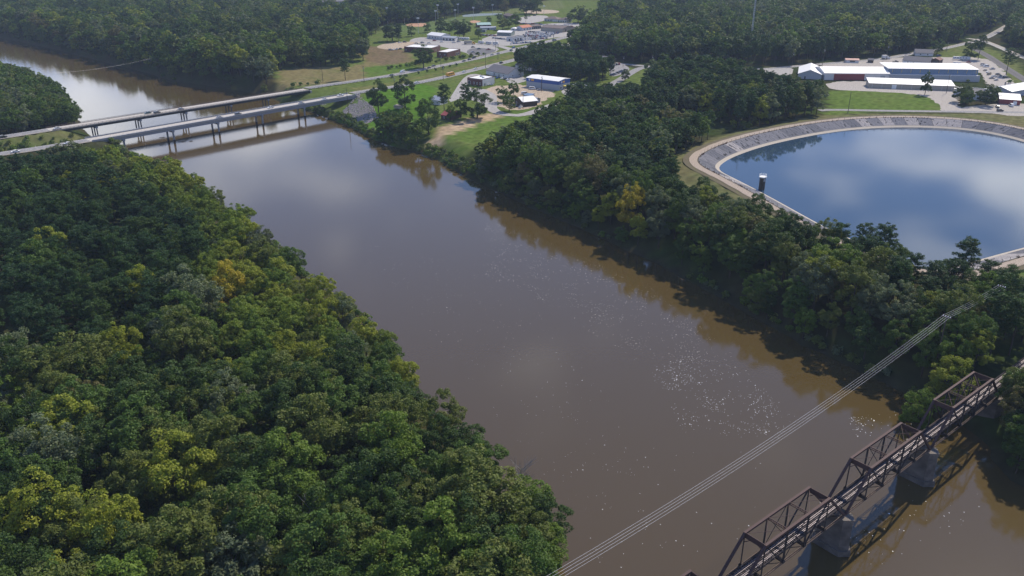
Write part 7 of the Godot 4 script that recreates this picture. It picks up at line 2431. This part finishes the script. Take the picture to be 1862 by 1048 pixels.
func build_details():
	# riprap heap at the near bridge foot
	var r := RandomNumberGenerator.new()
	r.seed = 77
	var s := Soup.new()
	var foot := PackedVector2Array([Vector2(-128.0, -624.9), Vector2(-124.0, -644.4), Vector2(-120.9, -655.8), Vector2(-106.3, -629.2), Vector2(-95.9, -592.7), Vector2(-103.5, -581.4), Vector2(-114.2, -588.9), Vector2(-121.9, -596.6)])
	var lo := foot[0]
	var hi := foot[0]
	for q in foot:
		lo = lo.min(q)
		hi = hi.max(q)
	for k in 4600:
		var p := Vector2(r.randf_range(lo.x, hi.x), r.randf_range(lo.y, hi.y))
		if Geometry2D.is_point_in_polygon(p, foot):
			stone(r, s, Vector3(p.x, ground(p.x, p.y) + 0.1, p.y), r.randf_range(0.45, 0.9))
	top("riprap", s.mesh(), M.rock, "heap of pale grey rocks under the near bridge end", "rocks", "", "stuff")
	s = Soup.new()
	for e in [PackedVector2Array([Vector2(-307.5, -496.7), Vector2(-296.9, -505.2), Vector2(-280.8, -513.9), Vector2(-270.4, -513.9), Vector2(-282.3, -496.7), Vector2(-297.9, -488.4)]), PackedVector2Array([Vector2(-159.4, -650.4), Vector2(-145.0, -664.4), Vector2(-136.3, -664.4), Vector2(-145.6, -645.9)])]:
		lo = e[0]
		hi = e[0]
		for q in e:
			lo = lo.min(q)
			hi = hi.max(q)
		for k in 700:
			var p := Vector2(r.randf_range(lo.x, hi.x), r.randf_range(lo.y, hi.y))
			if Geometry2D.is_point_in_polygon(p, e) and noise_a.get_noise_2d(p.x * 0.08, p.y * 0.08) > -0.05:
				stone(r, s, Vector3(p.x, ground(p.x, p.y) + 0.05, p.y), r.randf_range(0.4, 0.9))
	top("rubble", s.mesh(), M.rock, "pale rubble scattered between the two carriageways", "rubble", "", "stuff")
	# driftwood caught below the near bridge
	for e in [[Vector3(-213.35, 0, -541.20), 2.2, "dark snag sticking out of the water beside the near bridge"], [Vector3(-218.99, 0, -539.66), 5.0, "floating log beside the near bridge pier"], [Vector3(-236.61, 0, -552.17), 4.0, "pale driftwood between the bridge piers"]]:
		var c: Vector3 = e[0]
		var o := thing("driftwood", e[2], "driftwood", c, 0.3)
		var d := Soup.new()
		var l: float = e[1]
		d.tube(Vector3(-l * 0.5, 0.02, 0), Vector3(l * 0.5, 0.25, 0.3), 0.22, 0.12, 6)
		part(o, "stem", d.mesh(), M.bark if l != 4.0 else M.dead_wood)
		var b := Soup.new()
		b.tube(Vector3(0, 0.1, 0), Vector3(l * 0.3, 1.3, -0.4), 0.1, 0.04, 5)
		b.tube(Vector3(-l * 0.2, 0.1, 0), Vector3(-l * 0.3, 0.8, 0.6), 0.08, 0.03, 5)
		part(o, "branch", b.mesh(), M.bark if l != 4.0 else M.dead_wood)
	# bare dead tree tops standing out of the left forest
	for e in [[Vector2(-120.69, -178.75), "bare dead tree rising above the lower left forest"], [Vector2(-42.93, -140.47), "bleached dead tree among the lower forest crowns"], [Vector2(1.80, -159.40), "thin bare branches over the water at the left bank"]]:
		var p: Vector2 = e[0]
		var o := thing("dead_tree", e[1], "dead tree", Vector3(p.x, ground(p.x, p.y) - 0.3, p.y))
		var d := Soup.new()
		d.tube(Vector3.ZERO, Vector3(0.3, 15, 0.2), 0.25, 0.12, 6)
		part(o, "trunk", d.mesh(), M.dead_wood)
		var b := Soup.new()
		for k in 22:
			var u := r.randf() * TAU
			var y := r.randf_range(8.0, 15.0)
			var a := Vector3(0.3 * y / 15.0, y, 0.2)
			var q := a + Vector3(cos(u) * r.randf_range(1.2, 3.4), r.randf_range(1.5, 4.5), sin(u) * r.randf_range(1.2, 3.4))
			b.tube(a, q, 0.09, 0.03, 4)
			for j in 3:
				b.tube(a.lerp(q, 0.6), q + Vector3(r.randf_range(-1, 1), r.randf_range(0.2, 1.4), r.randf_range(-1, 1)), 0.04, 0.015, 3)
		part(o, "branches", b.mesh(), M.dead_wood)
	# fence posts round the ball field
	var fence := thing("ball_field_fence", "low fence along the wood edge of the near ball field", "fence")
	var line := resample(PackedVector2Array([Vector2(-175.5, -1139.1), Vector2(-141.4, -1159.2), Vector2(-107.4, -1194.1), Vector2(-69.1, -1262.4), Vector2(-42.5, -1312.2), Vector2(-5.2, -1375.4)]), 6.0)
	var post := box_mesh(Vector3(0.12, 1.6, 0.12), Vector3(0, 0.8, 0))
	var w := Soup.new()
	for i in line.size():
		part(fence, "post", post, M.pole_steel, Transform3D(Basis(), flip(line[i], RIGHT_LAND)))
		if i:
			w.bar(flip(line[i - 1], RIGHT_LAND + 1.5), flip(line[i], RIGHT_LAND + 1.5), 0.06, 0.06)
			w.bar(flip(line[i - 1], RIGHT_LAND + 0.5), flip(line[i], RIGHT_LAND + 0.5), 0.05, 0.05)
	part(fence, "rail", w.mesh(), M.pole_steel)
	# guard rails where the highway meets the bridges
	for e in [[near_road, 5.6, "guard rail on the river side of the near lanes"], [far_road, 5.6, "guard rail on the median side of the far lanes"]]:
		var g := thing("guard_rail", e[2], "guard rail")
		var ln := resample(chaikin(e[0], 2, false), 4.0)
		var rs := Soup.new()
		var prev := Vector3.ZERO
		for i in 26:
			var t := (ln[i + 1] - ln[i]).normalized()
			var q: Vector2 = ln[i] + Vector2(-t.y, t.x) * e[1]
			var c := Vector3(q.x, ramp_y(i * 4.0), q.y)
			part(g, "post", box_mesh(Vector3(0.15, 0.9, 0.15), Vector3(0, 0.3, 0)), M.pole_wood, Transform3D(Basis(), c))
			if i:
				rs.bar(prev + Vector3(0, 0.6, 0), c + Vector3(0, 0.6, 0), 0.08, 0.3)
			prev = c
		part(g, "beam", rs.mesh(), M.pole_steel)
